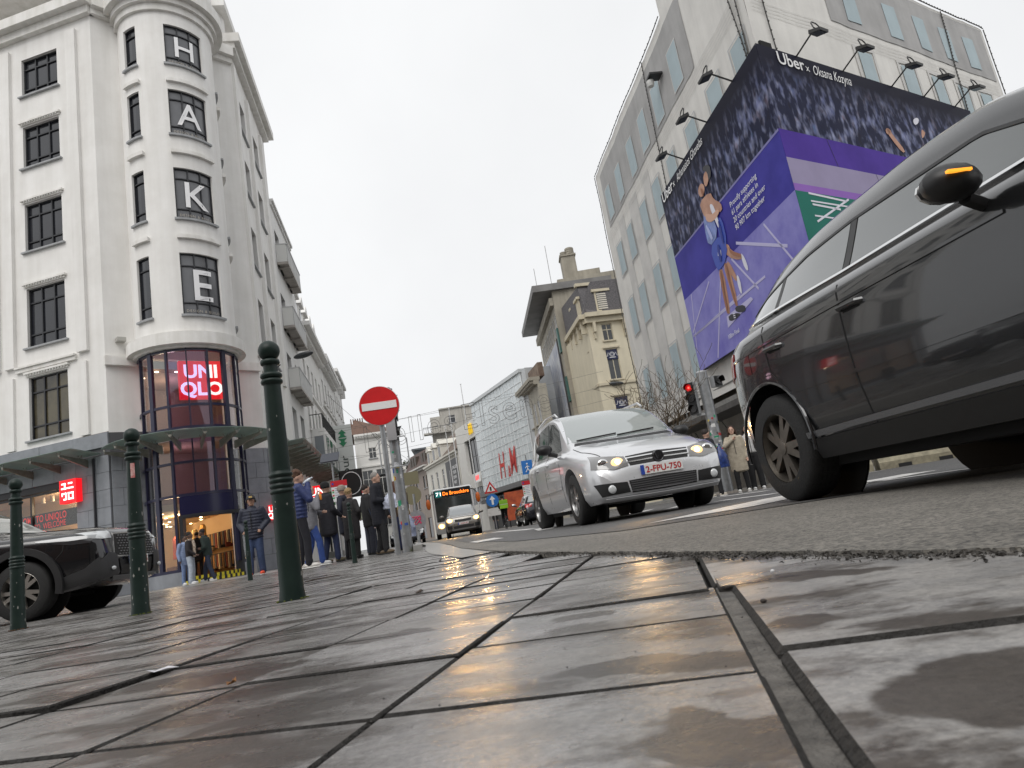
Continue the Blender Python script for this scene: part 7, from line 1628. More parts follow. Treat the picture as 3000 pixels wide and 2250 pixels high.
person('person in a long black hooded puffer coat and black beanie with back turned', -4.62, 15.6, 48, 1.80, jacket=(.012, .012, .018), jlen=.60, puffer=False, trousers=(.02, .03, .08), shoes=(.10, .085, .05), hat=(.012, .012, .013), hairstyle='none', la='down', ra='low', stance=.5, wide=1.08)
person('person in a taupe knitted beanie and dark navy coat amid the queue', -4.52, 16.6, 80, 1.76, jacket=(.014, .016, .03), jlen=.62, trousers=(.02, .02, .025), hat=(.32, .27, .23), hairstyle='none', la='pocket', ra='pocket')
person('blonde curly haired person in a long black wool coat seen from behind', -4.28, 16.3, 25, 1.62, hair=(.42, .28, .13), hairstyle='curly', jacket=(.020, .018, .020), jlen=.48, trousers=(.014, .014, .014), la='down', ra='pocket', wide=1.05)
person('grey-haired man in an olive jacket facing the street and holding a plastic bag', -4.95, 20.9, 140, 1.76, hair=(.32, .31, .30), hairstyle='bald', jacket=(.15, .155, .115), jlen=.84, trousers=(.02, .025, .045), shoes=(.03, .03, .04), la='hold', ra='low')
person('grey-haired man in glasses and a long black coat hugging a white bag', -3.35, 15.1, 95, 1.78, hair=(.30, .28, .26), hairstyle='short', jacket=(.010, .011, .018), jlen=.62, trousers=(.012, .012, .014), shoes=(.10, .07, .04), la='hold', ra='hold', stance=.6)
person('woman with long curly auburn hair in a brown jacket beside the sign post', -3.35, 17.2, 80, 1.70, hair=(.11, .04, .02), hairstyle='long', jacket=(.10, .065, .045), jlen=.84, trousers=(.03, .04, .10), shoes=(.03, .03, .04), la='down', ra='face')
person('person in a tan top and pale jeans half hidden behind the sticker-covered pole', -3.05, 16.4, 100, 1.66, hair=(.06, .04, .03), hairstyle='long', jacket=(.30, .22, .12), jlen=.88, trousers=(.16, .22, .33), shoes=(.02, .02, .03), la='down', ra='down')
person('man in a dark quilted puffer jacket, cap and headphones, hands in pockets', -6.32, 15.6, 172, 1.78, skin='m', hairstyle='none', hat='cap', jacket=(.020, .024, .045), jlen=.80, puffer=True, trousers=(.045, .07, .15), shoes=(.85, .10, .04), sole=1, la='pocket', ra='pocket', stance=.3, wide=1.1, legs=1.15, turn=12)
person('person in a pale blue puffer and blue jeans at the left of the shop-door trio', -11.62, 22.9, 120, 1.60, skin='d', hair=(.012, .01, .01), hairstyle='short', jacket=(.25, .32, .50), jlen=.7, puffer=True, trousers=(.17, .24, .42), shoes=(.7, .7, .7), sole=1, la='down', ra='down')
person('person in a black jacket, checked scarf and pale jeans at the shop door', -11.25, 22.5, 80, 1.66, skin='d', hair=(.012, .01, .01), hairstyle='bun', jacket=(.02, .016, .018), jlen=.9, trousers=(.42, .47, .54), shoes=(.75, .75, .75), sole=1, la='hold', ra='low', scarf=(.55, .47, .38), legs=1.15)
person('person in a dark green jacket and dark jeans bending towards the scarf wearer', -10.85, 22.9, 265, 1.72, skin='d', hair=(.012, .01, .01), hairstyle='short', jacket=(.014, .026, .022), jlen=.84, trousers=(.02, .028, .055), shoes=(.5, .5, .5), sole=1, la='low', ra='hold', lean=.35, stance=1.0)
q_ = CF.P(half + .35, .24, -1.3)
person('shopper in black seen from behind inside the lit doorway', q_.x, q_.y, -20, 1.68, z=.24, hair=(.01, .01, .01), hairstyle='short', jacket=(.008, .008, .009), jlen=.6, trousers=(.01, .01, .01))
q_ = LF.P(2.2, 0, 2.2)
person('dark-haired passer-by whose head shows over the black crossover bonnet', q_.x, q_.y, 100, 1.72, hair=(.02, .013, .01), hairstyle='short', jacket=(.03, .03, .035))
person('person in a black coat carrying a blue bag at the right-hand traffic light', 4.55, 17.3, 60, 1.70, hair=(.03, .02, .018), hairstyle='short', jacket=(.013, .014, .020), jlen=.7, trousers=(.012, .012, .015), shoes=(.55, .5, .42), sole=1, la='low', ra='low', stance=.4, lean=.15)
person('woman with long dark hair in an open cream coat by the traffic light', 5.35, 17.6, 200, 1.70, hair=(.05, .025, .015), hairstyle='long', jacket=(.42, .37, .29), jlen=.55, trousers=(.012, .012, .014), shoes=(.6, .6, .58), sole=1, la='down', ra='face', stance=.3)
person('person in a white top and wide black trousers behind the grey hatchback', 5.85, 18.0, 190, 1.70, hair=(.02, .015, .012), hairstyle='long', jacket=(.6, .6, .6), jlen=1.0, trousers=(.012, .012, .014), shoes=(.6, .6, .6), sole=1, la='low', ra='down', legs=1.25)
person('tiny dark-clothed pedestrian under the glass store canopy', -3.7, 66, 150, 1.72, jacket=(.02, .02, .02))
person('person in a charcoal anorak glimpsed behind the young person in blue', -5.05, 15.3, 75, 1.72, hair=(.03, .02, .015), jacket=(.03, .03, .034), jlen=.8, trousers=(.02, .02, .03), la='pocket', ra='pocket')
person('person in a dark maroon coat between the beanie wearers in the queue', -4.75, 17.7, 110, 1.70, hair=(.05, .03, .02), hairstyle='long', jacket=(.06, .015, .02), jlen=.62, trousers=(.015, .015, .02), la='down', ra='low')
person('tall person in a black parka behind the blonde person in the queue', -4.35, 18.3, 60, 1.84, hair=(.02, .015, .012), jacket=(.012, .012, .014), jlen=.7, trousers=(.02, .022, .035), la='pocket', ra='down')
person('person in a dark denim jacket left of the man hugging the white bag', -3.85, 17.4, 120, 1.70, hair=(.04, .03, .02), hairstyle='short', jacket=(.02, .03, .06), jlen=.88, trousers=(.02, .02, .025), la='low', ra='down', stance=.4)
person('person in a dark grey hooded coat behind the man hugging the white bag', -3.62, 16.4, 40, 1.74, hat=(.03, .03, .033), hairstyle='none', jacket=(.025, .025, .028), jlen=.66, trousers=(.015, .015, .018))
# --- things in hands
def bag(name, label, c, r, col, rough=.4, drape=1., trans=0.):
    mb = MB(); n, m = 14, 10; V = []; F = []; rr = random.Random(int(c[0] * 50))
    for i in range(m + 1):
        t = i / m
        for k in range(n):
            a = 2 * PI * k / n; w = (.25 + .75 * math.sin(min(1, t * 1.25) * PI * .62)) * (1 + .14 * rr.uniform(-1, 1)); V.append((r[0] * w * math.cos(a), r[1] * w * math.sin(a), r[2] * (1 - 2 * t)))
    for i in range(m):
        for k in range(n): F.append((i * n + k, (i + 1) * n + k, (i + 1) * n + (k + 1) % n, i * n + (k + 1) % n))
    F += [tuple(range(n)), tuple(range(m * n, (m + 1) * n))]
    t = thing(name, label, 'bag', c); obj('bag_body', mb.add(V, F), M(name + '_m%.2f' % c[0], col, rough, var=.6, vs=14, col2=tuple(x * .45 for x in col), obj=True), t, smooth=True)
    obj('bag_neck', MB().tube([(0, 0, r[2] * .95), (.01, .01, r[2] * 1.15), (.03, 0, r[2] * 1.25)], [.03, .02, .03], 6), MATS[name + '_m%.2f' % c[0]], t)
bag('plastic_bag', 'crumpled pinkish plastic bag held by the man in the olive jacket', (-4.62, 20.6, 1.0), (.19, .16, .26), (.50, .36, .36), .25)
bag('shopping_bag', 'white and blue bag hugged by the man in the black coat', (-3.02, 15.0, 1.12), (.20, .14, .17), (.62, .66, .80), .35)
bag('shopping_bag', 'patterned shopping bag hanging by the sticker-covered pole', (-2.92, 16.1, .55), (.17, .13, .26), (.32, .36, .50), .4)
bag('shoulder_bag', 'blue bag on the side of the person in a black coat by the traffic light', (4.82, 17.15, .95), (.16, .12, .26), (.02, .05, .22), .4)
t = thing('water_bottle', 'clear plastic bottle raised by the young person in the blue puffer jacket', 'bottle', (-4.08, 12.78, 1.60)); obj('bottle_body', MB().lathe([(.03, -.09), (.034, -.08), (.034, .03), (.014, .075), (.014, .1)], (0, 0, 0), 12, Matrix.Rotation(RD(62), 4, 'Y')), M('bottle_clear', (.62, .68, .75), .1, spec=.8), t, smooth=True); obj('bottle_cap', MB().cyl((-.085, 0, -.045), (-.10, 0, -.053), .016, n=10), M('cap_blue', (.05, .2, .6), .4), t)
t = thing('juice_bottle', 'orange drink bottle held by the person in bright blue jeans', 'bottle', (-4.32, 14.22, 1.40)); obj('bottle_body', MB().lathe([(.03, -.08), (.034, -.07), (.034, .03), (.014, .06), (.014, .08)], (0, 0, 0), 12), M('juice_orange', (.75, .25, .03), .25), t, smooth=True); obj('bottle_cap', MB().cyl((0, 0, .08), (0, 0, .1), .016, n=10), LETW, t)
# --- cyclist with delivery bag
cx, cy, chd = -1.62, 38.6, -6
bk = thing('delivery_bicycle', 'dark city bicycle ridden by the courier with the green bag', 'bicycle', (cx, cy, .016), -RD(chd))
BIKE = M('bike_black', (.015, .015, .016), .4)
for yy in (-.52, .52):
    w = obj('wheel', MB().tube([(0, yy + .34 * math.cos(a), .34 + .34 * math.sin(a)) for a in np.linspace(0, 2 * PI, 29)[:-1]], .018, 6, closed=True), TYRE, bk, smooth=True)
    mb = MB()
    for i in range(12): a = 2 * PI * i / 12; mb.cyl((0, yy, .34), (0, yy + .33 * math.cos(a), .34 + .33 * math.sin(a)), .003, n=3, caps=False)
    obj('spokes', mb, CHROME, w)
obj('frame', MB().tube([(0, -.52, .34), (0, -.08, .30), (0, .36, .78), (0, -.2, .8), (0, -.08, .30)], .018, 6).tube([(0, -.52, .34), (0, -.2, .8)], .014, 6).tube([(0, .52, .34), (0, .36, .85), (0, .34, 1.02)], .018, 6), BIKE, bk)
obj('handlebar', MB().tube([(-.28, .25, 1.04), (-.12, .36, 1.04), (.12, .36, 1.04), (.28, .25, 1.04)], .014, 6), BIKE, bk); obj('saddle', MB().ell((0, -.24, .93), (.07, .13, .035), 10, 6), BLKP, bk); obj('mudguard', MB().tube([(0, -.52 + .38 * math.cos(a), .34 + .38 * math.sin(a)) for a in np.linspace(.2, PI, 12)], .02, 5), BIKE, bk)
obj('rear_lamp', MB().ell((0, -.92, .62), .03, 8, 6), TAIL, bk)
a_ = -RD(chd); person('courier in black riding a bicycle with a lime green cube on the back', cx + .2 * math.sin(a_), cy - .2 * math.cos(a_), chd, 1.76, z=.06, hairstyle='none', hat=(.015, .015, .015), jacket=(.012, .012, .012), jlen=.9, trousers=(.012, .012, .014), shoes=(.6, .6, .6), la='bars', ra='bars', lean=.5, ride=True)
db = thing('delivery_bag', 'lime green insulated cube worn by the cycling courier', 'bag', (cx + .05, cy - .42, 1.12), a_)
obj('cube', MB().box(-.22, .22, -.2, .2, 0, .46), M('lime_fabric', (.28, .55, .02), .6, var=.15, vs=6), db); obj('reflective_band', MB().box(-.222, .222, -.203, .203, .2, .23), M('band_grey', (.5, .55, .45), .4), db); obj('flap', MB().box(-.2, .2, -.212, -.2, .26, .42), M('lime_dark', (.2, .42, .02), .6), db)
# ================================================================== STREET FURNITURE
BOLG = M('bollard_green', (.007, .019, .015), .45, var=.5, vs=14, col2=(.012, .026, .021), bump=.06, bs=120, obj=True, detail=8, spec=.35)
CHIP = M('chipped_paint', (.30, .30, .28), .7); RUST = M('rust', (.16, .07, .03), .8, var=.5, vs=20); MOSS = M('moss', (.10, .12, .02), .9)
def bollard(label, X, Y, H=1.25, group='tall green bollards', stickers=0, big=True):
    t = thing('bollard', label, 'bollard', (X, Y, 0), random.random() * 6, group=group); s = H / 1.25; b = .054 * s if big else .050 * s
    prof = [(b * 1.12, -.02), (b * 1.1, .01 * s), (b, .05 * s), (b * .97, .30 * s), (b * .93, .48 * s)]
    obj('shaft', MB().lathe([(r, z) for r, z in prof] + [(b * .92, .49 * s)], n=28), BOLG, t, smooth=True)
    mb = MB(); z = .49 * s; 
    p2 = [(b * .92, z)]
    for k in range(4):
        z0 = z + k * .026 * s; p2 += [(b * .90, z0), (b * 1.02, z0 + .005 * s), (b * 1.04, z0 + .011 * s), (b * 1.02, z0 + .017 * s), (b * .90, z0 + .022 * s)]
    p2 += [(b * .88, z + .108 * s)]
    obj('ring', mb.lathe(p2, n=28), BOLG, t, smooth=True, ang=60)
    p3 = [(b * .88, .595 * s), (b * .80, .85 * s), (b * .74, 1.02 * s)]; obj('upper_shaft', MB().lathe(p3, n=28), BOLG, t, smooth=True)
    p4 = [(b * .74, 1.02 * s)]
    for k, z0 in enumerate((1.025, 1.055)): p4 += [(b * .76, z0 * s), (b * .93, (z0 + .006) * s), (b * .97, (z0 + .014) * s), (b * .93, (z0 + .022) * s), (b * .74, (z0 + .029) * s)]
    p4 += [(b * .64, 1.088 * s)]; obj('ring', MB().lathe(p4, n=28), BOLG, t, smooth=True, ang=60)
    p5 = [(b * .64, 1.088 * s), (b * .62, 1.122 * s), (b * .82, 1.128 * s), (b * .86, 1.138 * s), (b * .82, 1.148 * s), (b * .5, 1.156 * s)]; obj('neck', MB().lathe(p5, n=28), BOLG, t, smooth=True, ang=60)
    rb = .052 * s if big else .045 * s; obj('ball_finial', MB().ell((0, 0, H - rb), rb, 24, 16), BOLG, t, smooth=True)
    rr = random.Random(int(X * 100)); mb = MB()
    for i in range(48):
        a, z = rr.uniform(0, 2 * PI), rr.choice((rr.uniform(.02, .5), rr.uniform(.02, .9))) * s; zq = z / s; r = b * (1.0 - .03 * zq / .3 if zq < .3 else (.97 - .04 * (zq - .3) / .18 if zq < .5 else (.88 - .08 * (zq - .595) / .255 if zq < .85 else .80 - .06 * (zq - .85) / .17))) * 1.012
        n = rr.randint(4, 6); sz = rr.choice((.002, .003, .004, .008)) * s; pts = [(a + sz / b * math.cos(2 * PI * q / n) * rr.uniform(.5, 1.3), z + 1.6 * sz * math.sin(2 * PI * q / n) * rr.uniform(.5, 1.4)) for q in range(n)]
        if .47 * s < z < .61 * s: continue
        mb.add([(r * math.cos(aa), r * math.sin(aa), zz) for aa, zz in pts], [tuple(range(n))])
    if big: o = obj('paint_chips', mb, CHIP, t); tag(o, kind='stuff')
    mb = MB()
    for i in range(26): a = rr.uniform(0, 2 * PI); q = rr.uniform(1.02, 1.3); mb.ell((b * q * math.cos(a), b * q * math.sin(a), .004), (rr.uniform(.003, .008), rr.uniform(.003, .008), .004), 6, 4)
    if big: o = obj('base_rust', mb, RUST if rr.random() < .6 else MOSS, t); tag(o, kind='stuff')
    if stickers: obj('sticker', MB().add([(b * .815 * math.cos(a), b * .815 * math.sin(a), z * s) for z in (.90, 1.0) for a in (-1.9, -1.6, -1.3)], [(0, 1, 4, 3), (1, 2, 5, 4)]), M('torn_sticker', (.7, .5, .47), .6, var=.7, vs=40, col2=(.5, .04, .04), obj=True), t)
    return t
b1 = bollard('tall dark green bollard with chipped paint, the nearest and largest of them', -1.16, 3.24)
b2 = bollard('tall green bollard with a torn sticker below its ball, in front of the car grille', -2.66, 4.62, stickers=1); b2.rotation_euler[2] = RD(25)
b3 = bollard('tall green bollard at the left edge in front of the black car wheel', -4.33, 5.75)
bollard('short thin green bollard in front of the man in the puffer jacket', -4.45, 10.7, .92, 'short green bollards', big=False)
bollard('short thin green bollard in front of the blonde person in the queue', -2.80, 10.6, .92, 'short green bollards', big=False)
# --- no entry sign
GALV = M('galvanised_steel', (.36, .37, .38), .42, metal=.7, var=.25, vs=9, obj=True); SREF = M('sign_red_film', (.62, .012, .015), .35, var=.12, vs=6, obj=True); SWHT = M('sign_white_film', (.78, .77, .76), .4)
ne = thing('no_entry_sign', 'round red no entry sign with a white bar on a steel post', 'sign', (-2.36, 11.75, 0), RD(8))
obj('post', MB().cyl((0, 0, 0), (0, 0, 2.86), .045, n=16), GALV, ne, smooth=True)
dz = 2.56; T_ = Matrix.Translation((0, -.06, dz)) @ Matrix.Rotation(PI / 2, 4, 'X')
obj('sign_disc', MB().lathe([(.34, -.012), (.345, 0), (.34, .012)], n=48, T=Matrix.Rotation(PI / 2, 4, 'X'), c=(0, -.06, dz)), SREF, ne, smooth=True)
obj('rim', MB().tube([(.345 * math.cos(a), -.06, dz + .345 * math.sin(a)) for a in np.linspace(0, 2 * PI, 49)[:-1]], .007, 6, closed=True), M('sign_rim', (.55, .5, .5), .4), ne)
obj('white_bar', MB().box(-.30, .30, -.080, -.074, dz - .065, dz + .065), SWHT, ne); obj('clamp', MB().box(-.06, .06, -.05, .05, dz - .2, dz - .16).box(-.06, .06, -.05, .05, dz + .14, dz + .18), GALV, ne)
# --- pole with traffic light seen from the side, covered in stickers
STK = [(.75, .75, .74), (.6, .05, .05), (.05, .12, .45), (.75, .6, .1), (.03, .35, .18), (.5, .5, .5), (.7, .72, .75), (.12, .12, .12)]
def stick_pole(root, r, H, z0, z1, n, seed, mat=GALV, taper=1.):
    obj('pole', MB().cyl((0, 0, 0), (0, 0, H), r, r * taper, n=20), mat, root, smooth=True)
    rr = random.Random(seed)
    for i in range(n):
        a = rr.uniform(-PI * .95, .05 * PI) ; z = rr.uniform(z0, z1); h, w = rr.uniform(.03, .11), rr.uniform(.25, .8); q = r * 1.006 + i * .00008; V = []
        zz = lambda z: 1 + (taper - 1) * z / H
        for j in range(5): V += [(q * zz(z) * math.cos(a + w * j / 4), q * zz(z) * math.sin(a + w * j / 4), z), (q * zz(z) * math.cos(a + w * j / 4), q * zz(z) * math.sin(a + w * j / 4), z + h)]
        k = rr.randrange(len(STK)); obj('sticker', MB().add(V, [(2 * j, 2 * j + 2, 2 * j + 3, 2 * j + 1) for j in range(4)]), M('sticker_%d' % k, STK[k], .55, var=.5, vs=30, obj=True), root)
TLB = M('signal_black', (.012, .012, .013), .5); TLG = M('signal_grey', (.40, .41, .42), .45, metal=.3)
tp = thing('traffic_light', 'grey traffic light seen from the side on a pole covered in stickers', 'traffic light', (*pol(-10.55, 12.9), 0), 0)
stick_pole(tp, .095, 3.05, .3, 2.2, 34, 4)
def signal(parent, c, rz, lit=None, n=3, vis=.24):
    T = Matrix.Translation(c) @ Matrix.Rotation(rz, 4, 'Z'); h = .30 * n
    hd = obj('signal_head', MB().box(-.13, .13, -.02, .16, -h / 2, h / 2, T), TLG, parent); obj('signal_face', MB().box(-.12, .12, -.04, -.02, -h / 2 + .01, h / 2 - .01, T), TLB, hd)
    for i in range(n):
        z = h / 2 - .15 - .30 * i; on = lit == i; V = []
        le = obj('lens', MB().lathe([(.02, .0), (.095, 0), (.095, .02)], n=18, T=T @ Matrix.Translation((0, -.055, z)) @ Matrix.Rotation(PI / 2, 4, 'X')), M('lens_red_on', (.5, .0, .0), .3, emit=.35, ecol=(1, .01, .01)) if on else M('lens_off', (.015, .012, .012), .15), hd, smooth=True)
        if on: obj('bulb', MB().ell(T @ Vector((0, -.07, z)), .028, 8, 6), M('bulb_red_on', (1, .05, .03), .3, emit=8, ecol=(1, .03, .02)), le)
        mb = MB(); m_ = 12; V = []; F = []
        for k in range(m_ + 1):
            a = RD(-20 + 220 * k / m_)
            for yy, rr_ in ((-.04, .108), (-vis + .06 * abs(math.cos(a)), .112)): V.append(T @ Vector((rr_ * math.cos(a), yy, z + rr_ * math.sin(a))))
        F = [(2 * k, 2 * k + 2, 2 * k + 3, 2 * k + 1) for k in range(m_)]; obj('visor', mb.add(V, F), TLB, hd, smooth=True)
    return hd
signal(tp, (.06, -.02, 2.50), RD(96), vis=.13); obj('bracket', MB().box(-.05, .05, -.05, .05, 3.0, 3.08).box(-.04, .1, -.04, .04, 1.98, 2.06), TLG, tp)
# clear bracket frame fixed to the pole
obj('sign_bracket', MB().tube([(-.22, -.13, 1.55), (.22, -.13, 1.55), (.26, -.13, 1.6), (.26, -.13, 2.05), (.22, -.13, 2.1), (-.22, -.13, 2.1), (-.26, -.13, 2.05), (-.26, -.13, 1.6)], .014, 6, closed=True), TLG, tp)
# --- right traffic light with lit red
tr_ = thing('traffic_light', 'traffic light with a lit red lamp beside the wrapped building', 'traffic light', (5.22, 18.65, .09), 0)
stick_pole(tr_, .16, 3.3, .9, 2.05, 40, 9, taper=.95)
signal(tr_, (-.42, -.05, 2.62), RD(-35), lit=0); signal(tr_, (.36, -.1, 2.98), RD(25), n=1)
obj('bracket', MB().box(-.36, 0, -.03, .03, 3.0, 3.06).box(-.36, 0, -.03, .03, 2.12, 2.18).box(0, .3, -.03, .03, 3.1, 3.16), TLG, tr_); obj('pole_cap', MB().ell((0, 0, 3.3), (.155, .155, .06), 14, 6), TLG, tr_, smooth=True)
# --- bus stop flags
def stop_flag(label, X, Y, zt, w=.55, h=1.0, grp='bus stop flags'):
    t = thing('bus_stop_sign', label, 'sign', (X, Y, 0), RD(14), group=grp); obj('post', MB().cyl((0, 0, 0), (0, 0, zt), .045, n=10), GALV, t, smooth=True)
    q = h / 1.0
    pn = obj('panel', MB().box(-w / 2, w / 2, -.07, -.04, zt - h, zt), M('stop_panel', (.70, .71, .71), .4), t); obj('red_header', MB().box(-w / 2 - .01, w / 2 + .01, -.076, -.034, zt - .26 * q, zt + .02), M('stop_red', (.50, .02, .03), .4), pn)
    obj('blue_mark', MB().box(-w / 2 + .04 * q, -w / 2 + .13 * q, -.081, -.075, zt - .16 * q, zt - .06 * q), PLATEB, pn)
    for k, (col, z) in enumerate((((.5, .04, .05), .42), ((.05, .35, .12), .52), ((.5, .04, .05), .68), ((.05, .35, .12), .80))): obj('route_mark', MB().box(-w / 2 + .03 * q, -w / 2 + .12 * q, -.076, -.071, zt - (z + .04) * q, zt - (z - .03) * q), M('rt_%d' % (k % 2), col, .5), pn)
    for k in range(5): obj('text_line', MB().box(-w / 2 + .16 * q, w / 2 - (.06 + .05 * (k % 3)) * q, -.0755, -.0715, zt - (.36 + k * .11) * q, zt - (.34 + k * .11) * q), M('ink_grey', (.12, .14, .25), .6), pn)
    obj('timetable', MB().box(-w / 2 + .03, w / 2 - .03, -.06, -.045, zt - h - .65 * q, zt - h - .08), M('timetable_white', (.62, .63, .62), .5), t)
stop_flag('white bus stop flag with a red header above the queue', *pol(-15.35, 19.6), 2.12, .42, .55)
stop_flag('white bus stop flag with a red header lower down behind the olive-jacketed man', *pol(-13.15, 25.5), 2.3, .4, .52)
# --- shop blade signs and street lamps on the left
bs = thing('blade_sign', 'black shop sign box with a white ring sticking out over the left pavement', 'sign', tuple(RF.P(15.5, 4.0, .9)))
BS = Flat(Vector((RF.P(15.5, 0, .1).x, RF.P(15.5, 0, .1).y)), 79.9, 1)
if BS.n.y > 0: BS.n = -BS.n
obj('box', MB().fbox(BS, 1.3, 2.75, 3.55, 5.3, -.35, 0), TLB, bs, world_co=True); obj('ring', MB().tube([BS.P(2.02 + .62 * math.cos(a), 4.42 + .72 * math.sin(a), .02) for a in np.linspace(0, 2 * PI, 31)[:-1]], .03, 5, closed=True), LETW, bs, world_co=True)
gs = thing('banner_sign', 'tall pale vertical banner with a green arrow mark and the word four', 'sign', tuple(RF.P(23, 5, .9)))
GS = Flat(Vector((RF.P(23, 0, .1).x, RF.P(23, 0, .1).y)), 79.9, 1)
if GS.n.y > 0: GS.n = -GS.n
obj('panel', MB().fbox(GS, .5, 1.9, 5.2, 9.6, -.2, 0), M('banner_pale', (.62, .64, .62), .5), gs, world_co=True)
for sg in (1, -1): mb = MB(); mb.prism([(-.32, 0), (.32, 0), (.14, .18 * sg), (.14, .3 * sg), (.3, .3 * sg), (0, .62 * sg), (-.3, .3 * sg), (-.14, .3 * sg), (-.14, .18 * sg)], lambda p: GS.P(1.2 + p[0], 8.6 + p[1] + .04 * sg, .01), lambda p: GS.P(1.2 + p[0], 8.6 + p[1] + .04 * sg, .03)); obj('green_mark', mb, M('mark_green', (.02, .2, .09), .5), gs, world_co=True)
me = text_mesh('four', .8); 
for v in me.vertices: x, y = v.co.x, v.co.y; v.co = GS.P(1.45 - y * 1, 5.5 + x * 1.3, .02)
obj('lettering', me, M('ink_dark', (.05, .07, .06), .5), gs, world_co=True)
gsn = thing('green_shop_sign', 'green shop sign panel under the canopy above the queue', 'sign', tuple(RF.P(13.4, 3, .3)))
G2 = Flat(Vector((RF.P(13.2, 0, .1).x, RF.P(13.2, 0, .1).y)), 79.9, 1)
if G2.n.y > 0: G2.n = -G2.n
obj('panel', MB().fbox(G2, .6, 1.9, 2.6, 3.9, -.15, 0), M('sign_green', (.01, .16, .04), .4, emit=.08), gsn, world_co=True); obj('mark', text_on(G2, 'C', .85, 2.95, .01, .8), LETW, gsn, world_co=True)
sp = thing('solar_panel', 'small tilted solar panel on a post above the bus stop', 'solar panel', (*pol(-15.7, 21), 0))
obj('post', MB().cyl((0, 0, 0), (0, 0, 2.9), .03, n=8), GALV, sp); T_ = Matrix.Translation((-.05, 0, 3.0)) @ Matrix.Rotation(RD(0), 4, 'Y') @ Matrix.Rotation(RD(48), 4, 'X'); obj('panel', MB().box(-.27, .27, -.18, .18, -.02, .02, T_), M('pv_dark', (.05, .055, .07), .35), sp); obj('frame', MB().box(-.285, .285, -.195, .195, -.03, -.021, T_), GALV, sp)
def street_lamp(label, base, arm_dir, z, L_, hl=.9):
    t = thing('street_lamp', label, 'street lamp', tuple(base)); b0 = Vector((0, 0, 0)); d = Vector((arm_dir[0], arm_dir[1], 0)).normalized()
    obj('arm', MB().tube([b0 + Vector((0, 0, z)), b0 + d * L_ * .6 + Vector((0, 0, z + .10)), b0 + d * L_ + Vector((0, 0, z + .18))], .03, 8), M('lamp_dark', (.05, .055, .06), .45), t, smooth=True)
    T = Matrix.Translation(d * (L_ + hl * .42) + Vector((0, 0, z + .2))) @ Matrix.Rotation(math.atan2(d.y, d.x), 4, 'Z') @ Matrix.Rotation(RD(-5), 4, 'Y')
    hd = obj('lamp_head', MB().ell((0, 0, 0), (hl / 2, hl * .22, hl * .13), 16, 10, T), MATS['lamp_dark'], t, smooth=True); hd.data.transform(Matrix.Translation(T.to_translation()))
    g_ = obj('lamp_glass', MB().ell((0, 0, -.045), (hl * .36, hl * .17, hl * .07), 14, 8, T), M('lamp_lens_grey', (.12, .13, .14), .2), hd, smooth=True); g_.data.transform(Matrix.Translation(T.to_translation()))
    return t
q_ = RF.P(2.9, 0, .15); street_lamp('street lamp on a long arm reaching out from the corner building', (q_.x, q_.y, 9.05), (1, -.15), 0, .35, 1.0)
q_ = CR.P(CR.len + .3, 0, .3); street_lamp('flat street lamp head in front of the cream house', (q_.x, q_.y, 9.0), (-1, -.1), 0, .6, 1.3)
q_ = RF.P(26, 0, .1); street_lamp('small street lamp further along the left side of the street', (q_.x, q_.y, 5.2), (1, -.1), 0, 1.6, .9)
# --- signs beyond the bus
def round_sign(name, label, X, Y, z, parts):
    t = thing(name, label, 'sign', (X, Y, 0)); obj('post', MB().cyl((0, 0, 0), (0, 0, z + .9), .04, n=8), GALV, t)
    for fn in parts: fn(t, z)
    return t
def tri(t, z):
    p = obj('warning_triangle', MB().prism([(-.45, z + .5), (.45, z + .5), (0, z + 1.27)], lambda p: Vector((p[0], -.05, p[1])), lambda p: Vector((p[0], -.03, p[1]))), M('tri_red', (.55, .02, .02), .4), t); obj('inner', MB().prism([(-.28, z + .6), (.28, z + .6), (0, z + 1.08)], lambda p: Vector((p[0], -.056, p[1])), lambda p: Vector((p[0], -.052, p[1]))), SWHT, p); obj('symbol', MB().box(-.06, .06, -.060, -.057, z + .64, z + .9), TLB, p)
def blue_arrow(t, z):
    p = obj('blue_disc', MB().lathe([(.42, -.01), (.42, .01)], n=28, T=Matrix.Rotation(PI / 2, 4, 'X'), c=(0, -.05, z)), M('disc_blue', (.02, .16, .50), .4), t); obj('arrow', MB().prism([(-.07, -.28), (.07, -.28), (.07, .05), (.2, .05), (0, .3), (-.2, .05), (-.07, .05)], lambda q: Vector((q[0], -.066, z + q[1])), lambda q: Vector((q[0], -.062, z + q[1]))), SWHT, p)
def subpl(t, z): obj('sub_plate', MB().box(-.42, .42, -.05, -.03, z - 1.0, z - .5), M('sub_white', (.6, .6, .58), .5), t)
X, Y = pol(-3.2, 46); round_sign('warning_sign', 'red warning triangle above a blue arrow disc right of the bus', X, Y, 1.95, [tri, blue_arrow, subpl])
def grey_back(t, z): obj('sign_back', MB().lathe([(.33, -.01), (.33, .01)], n=24, T=Matrix.Rotation(PI / 2, 4, 'X'), c=(0, -.05, z)), M('sign_back_grey', (.22, .22, .23), .5, var=.3, vs=9), t); obj('graffiti', MB().tube([(.16 * math.cos(a * 2.3), -.07, z + .14 * math.sin(a * 3.1)) for a in np.linspace(0, 6, 20)], .012, 4), M('graffiti_pink', (.6, .03, .12), .5), t)
X, Y = pol(-9.55, 24); round_sign('round_sign', 'round grey sign with a pink scrawl near the parked cars', X, Y, .85, [grey_back])
def yellow_back(t, z):
    obj('sign_plate', MB().lathe([(.4, -.01), (.4, .01)], n=24, T=Matrix.Rotation(PI / 2, 4, 'X'), c=(0, -.05, z)), M('dull_yellow', (.17, .155, .09), .5), t); obj('sign_plate', MB().box(-.38, .38, -.06, -.04, z + .45, z + 1.0), MATS['dull_yellow'], t)
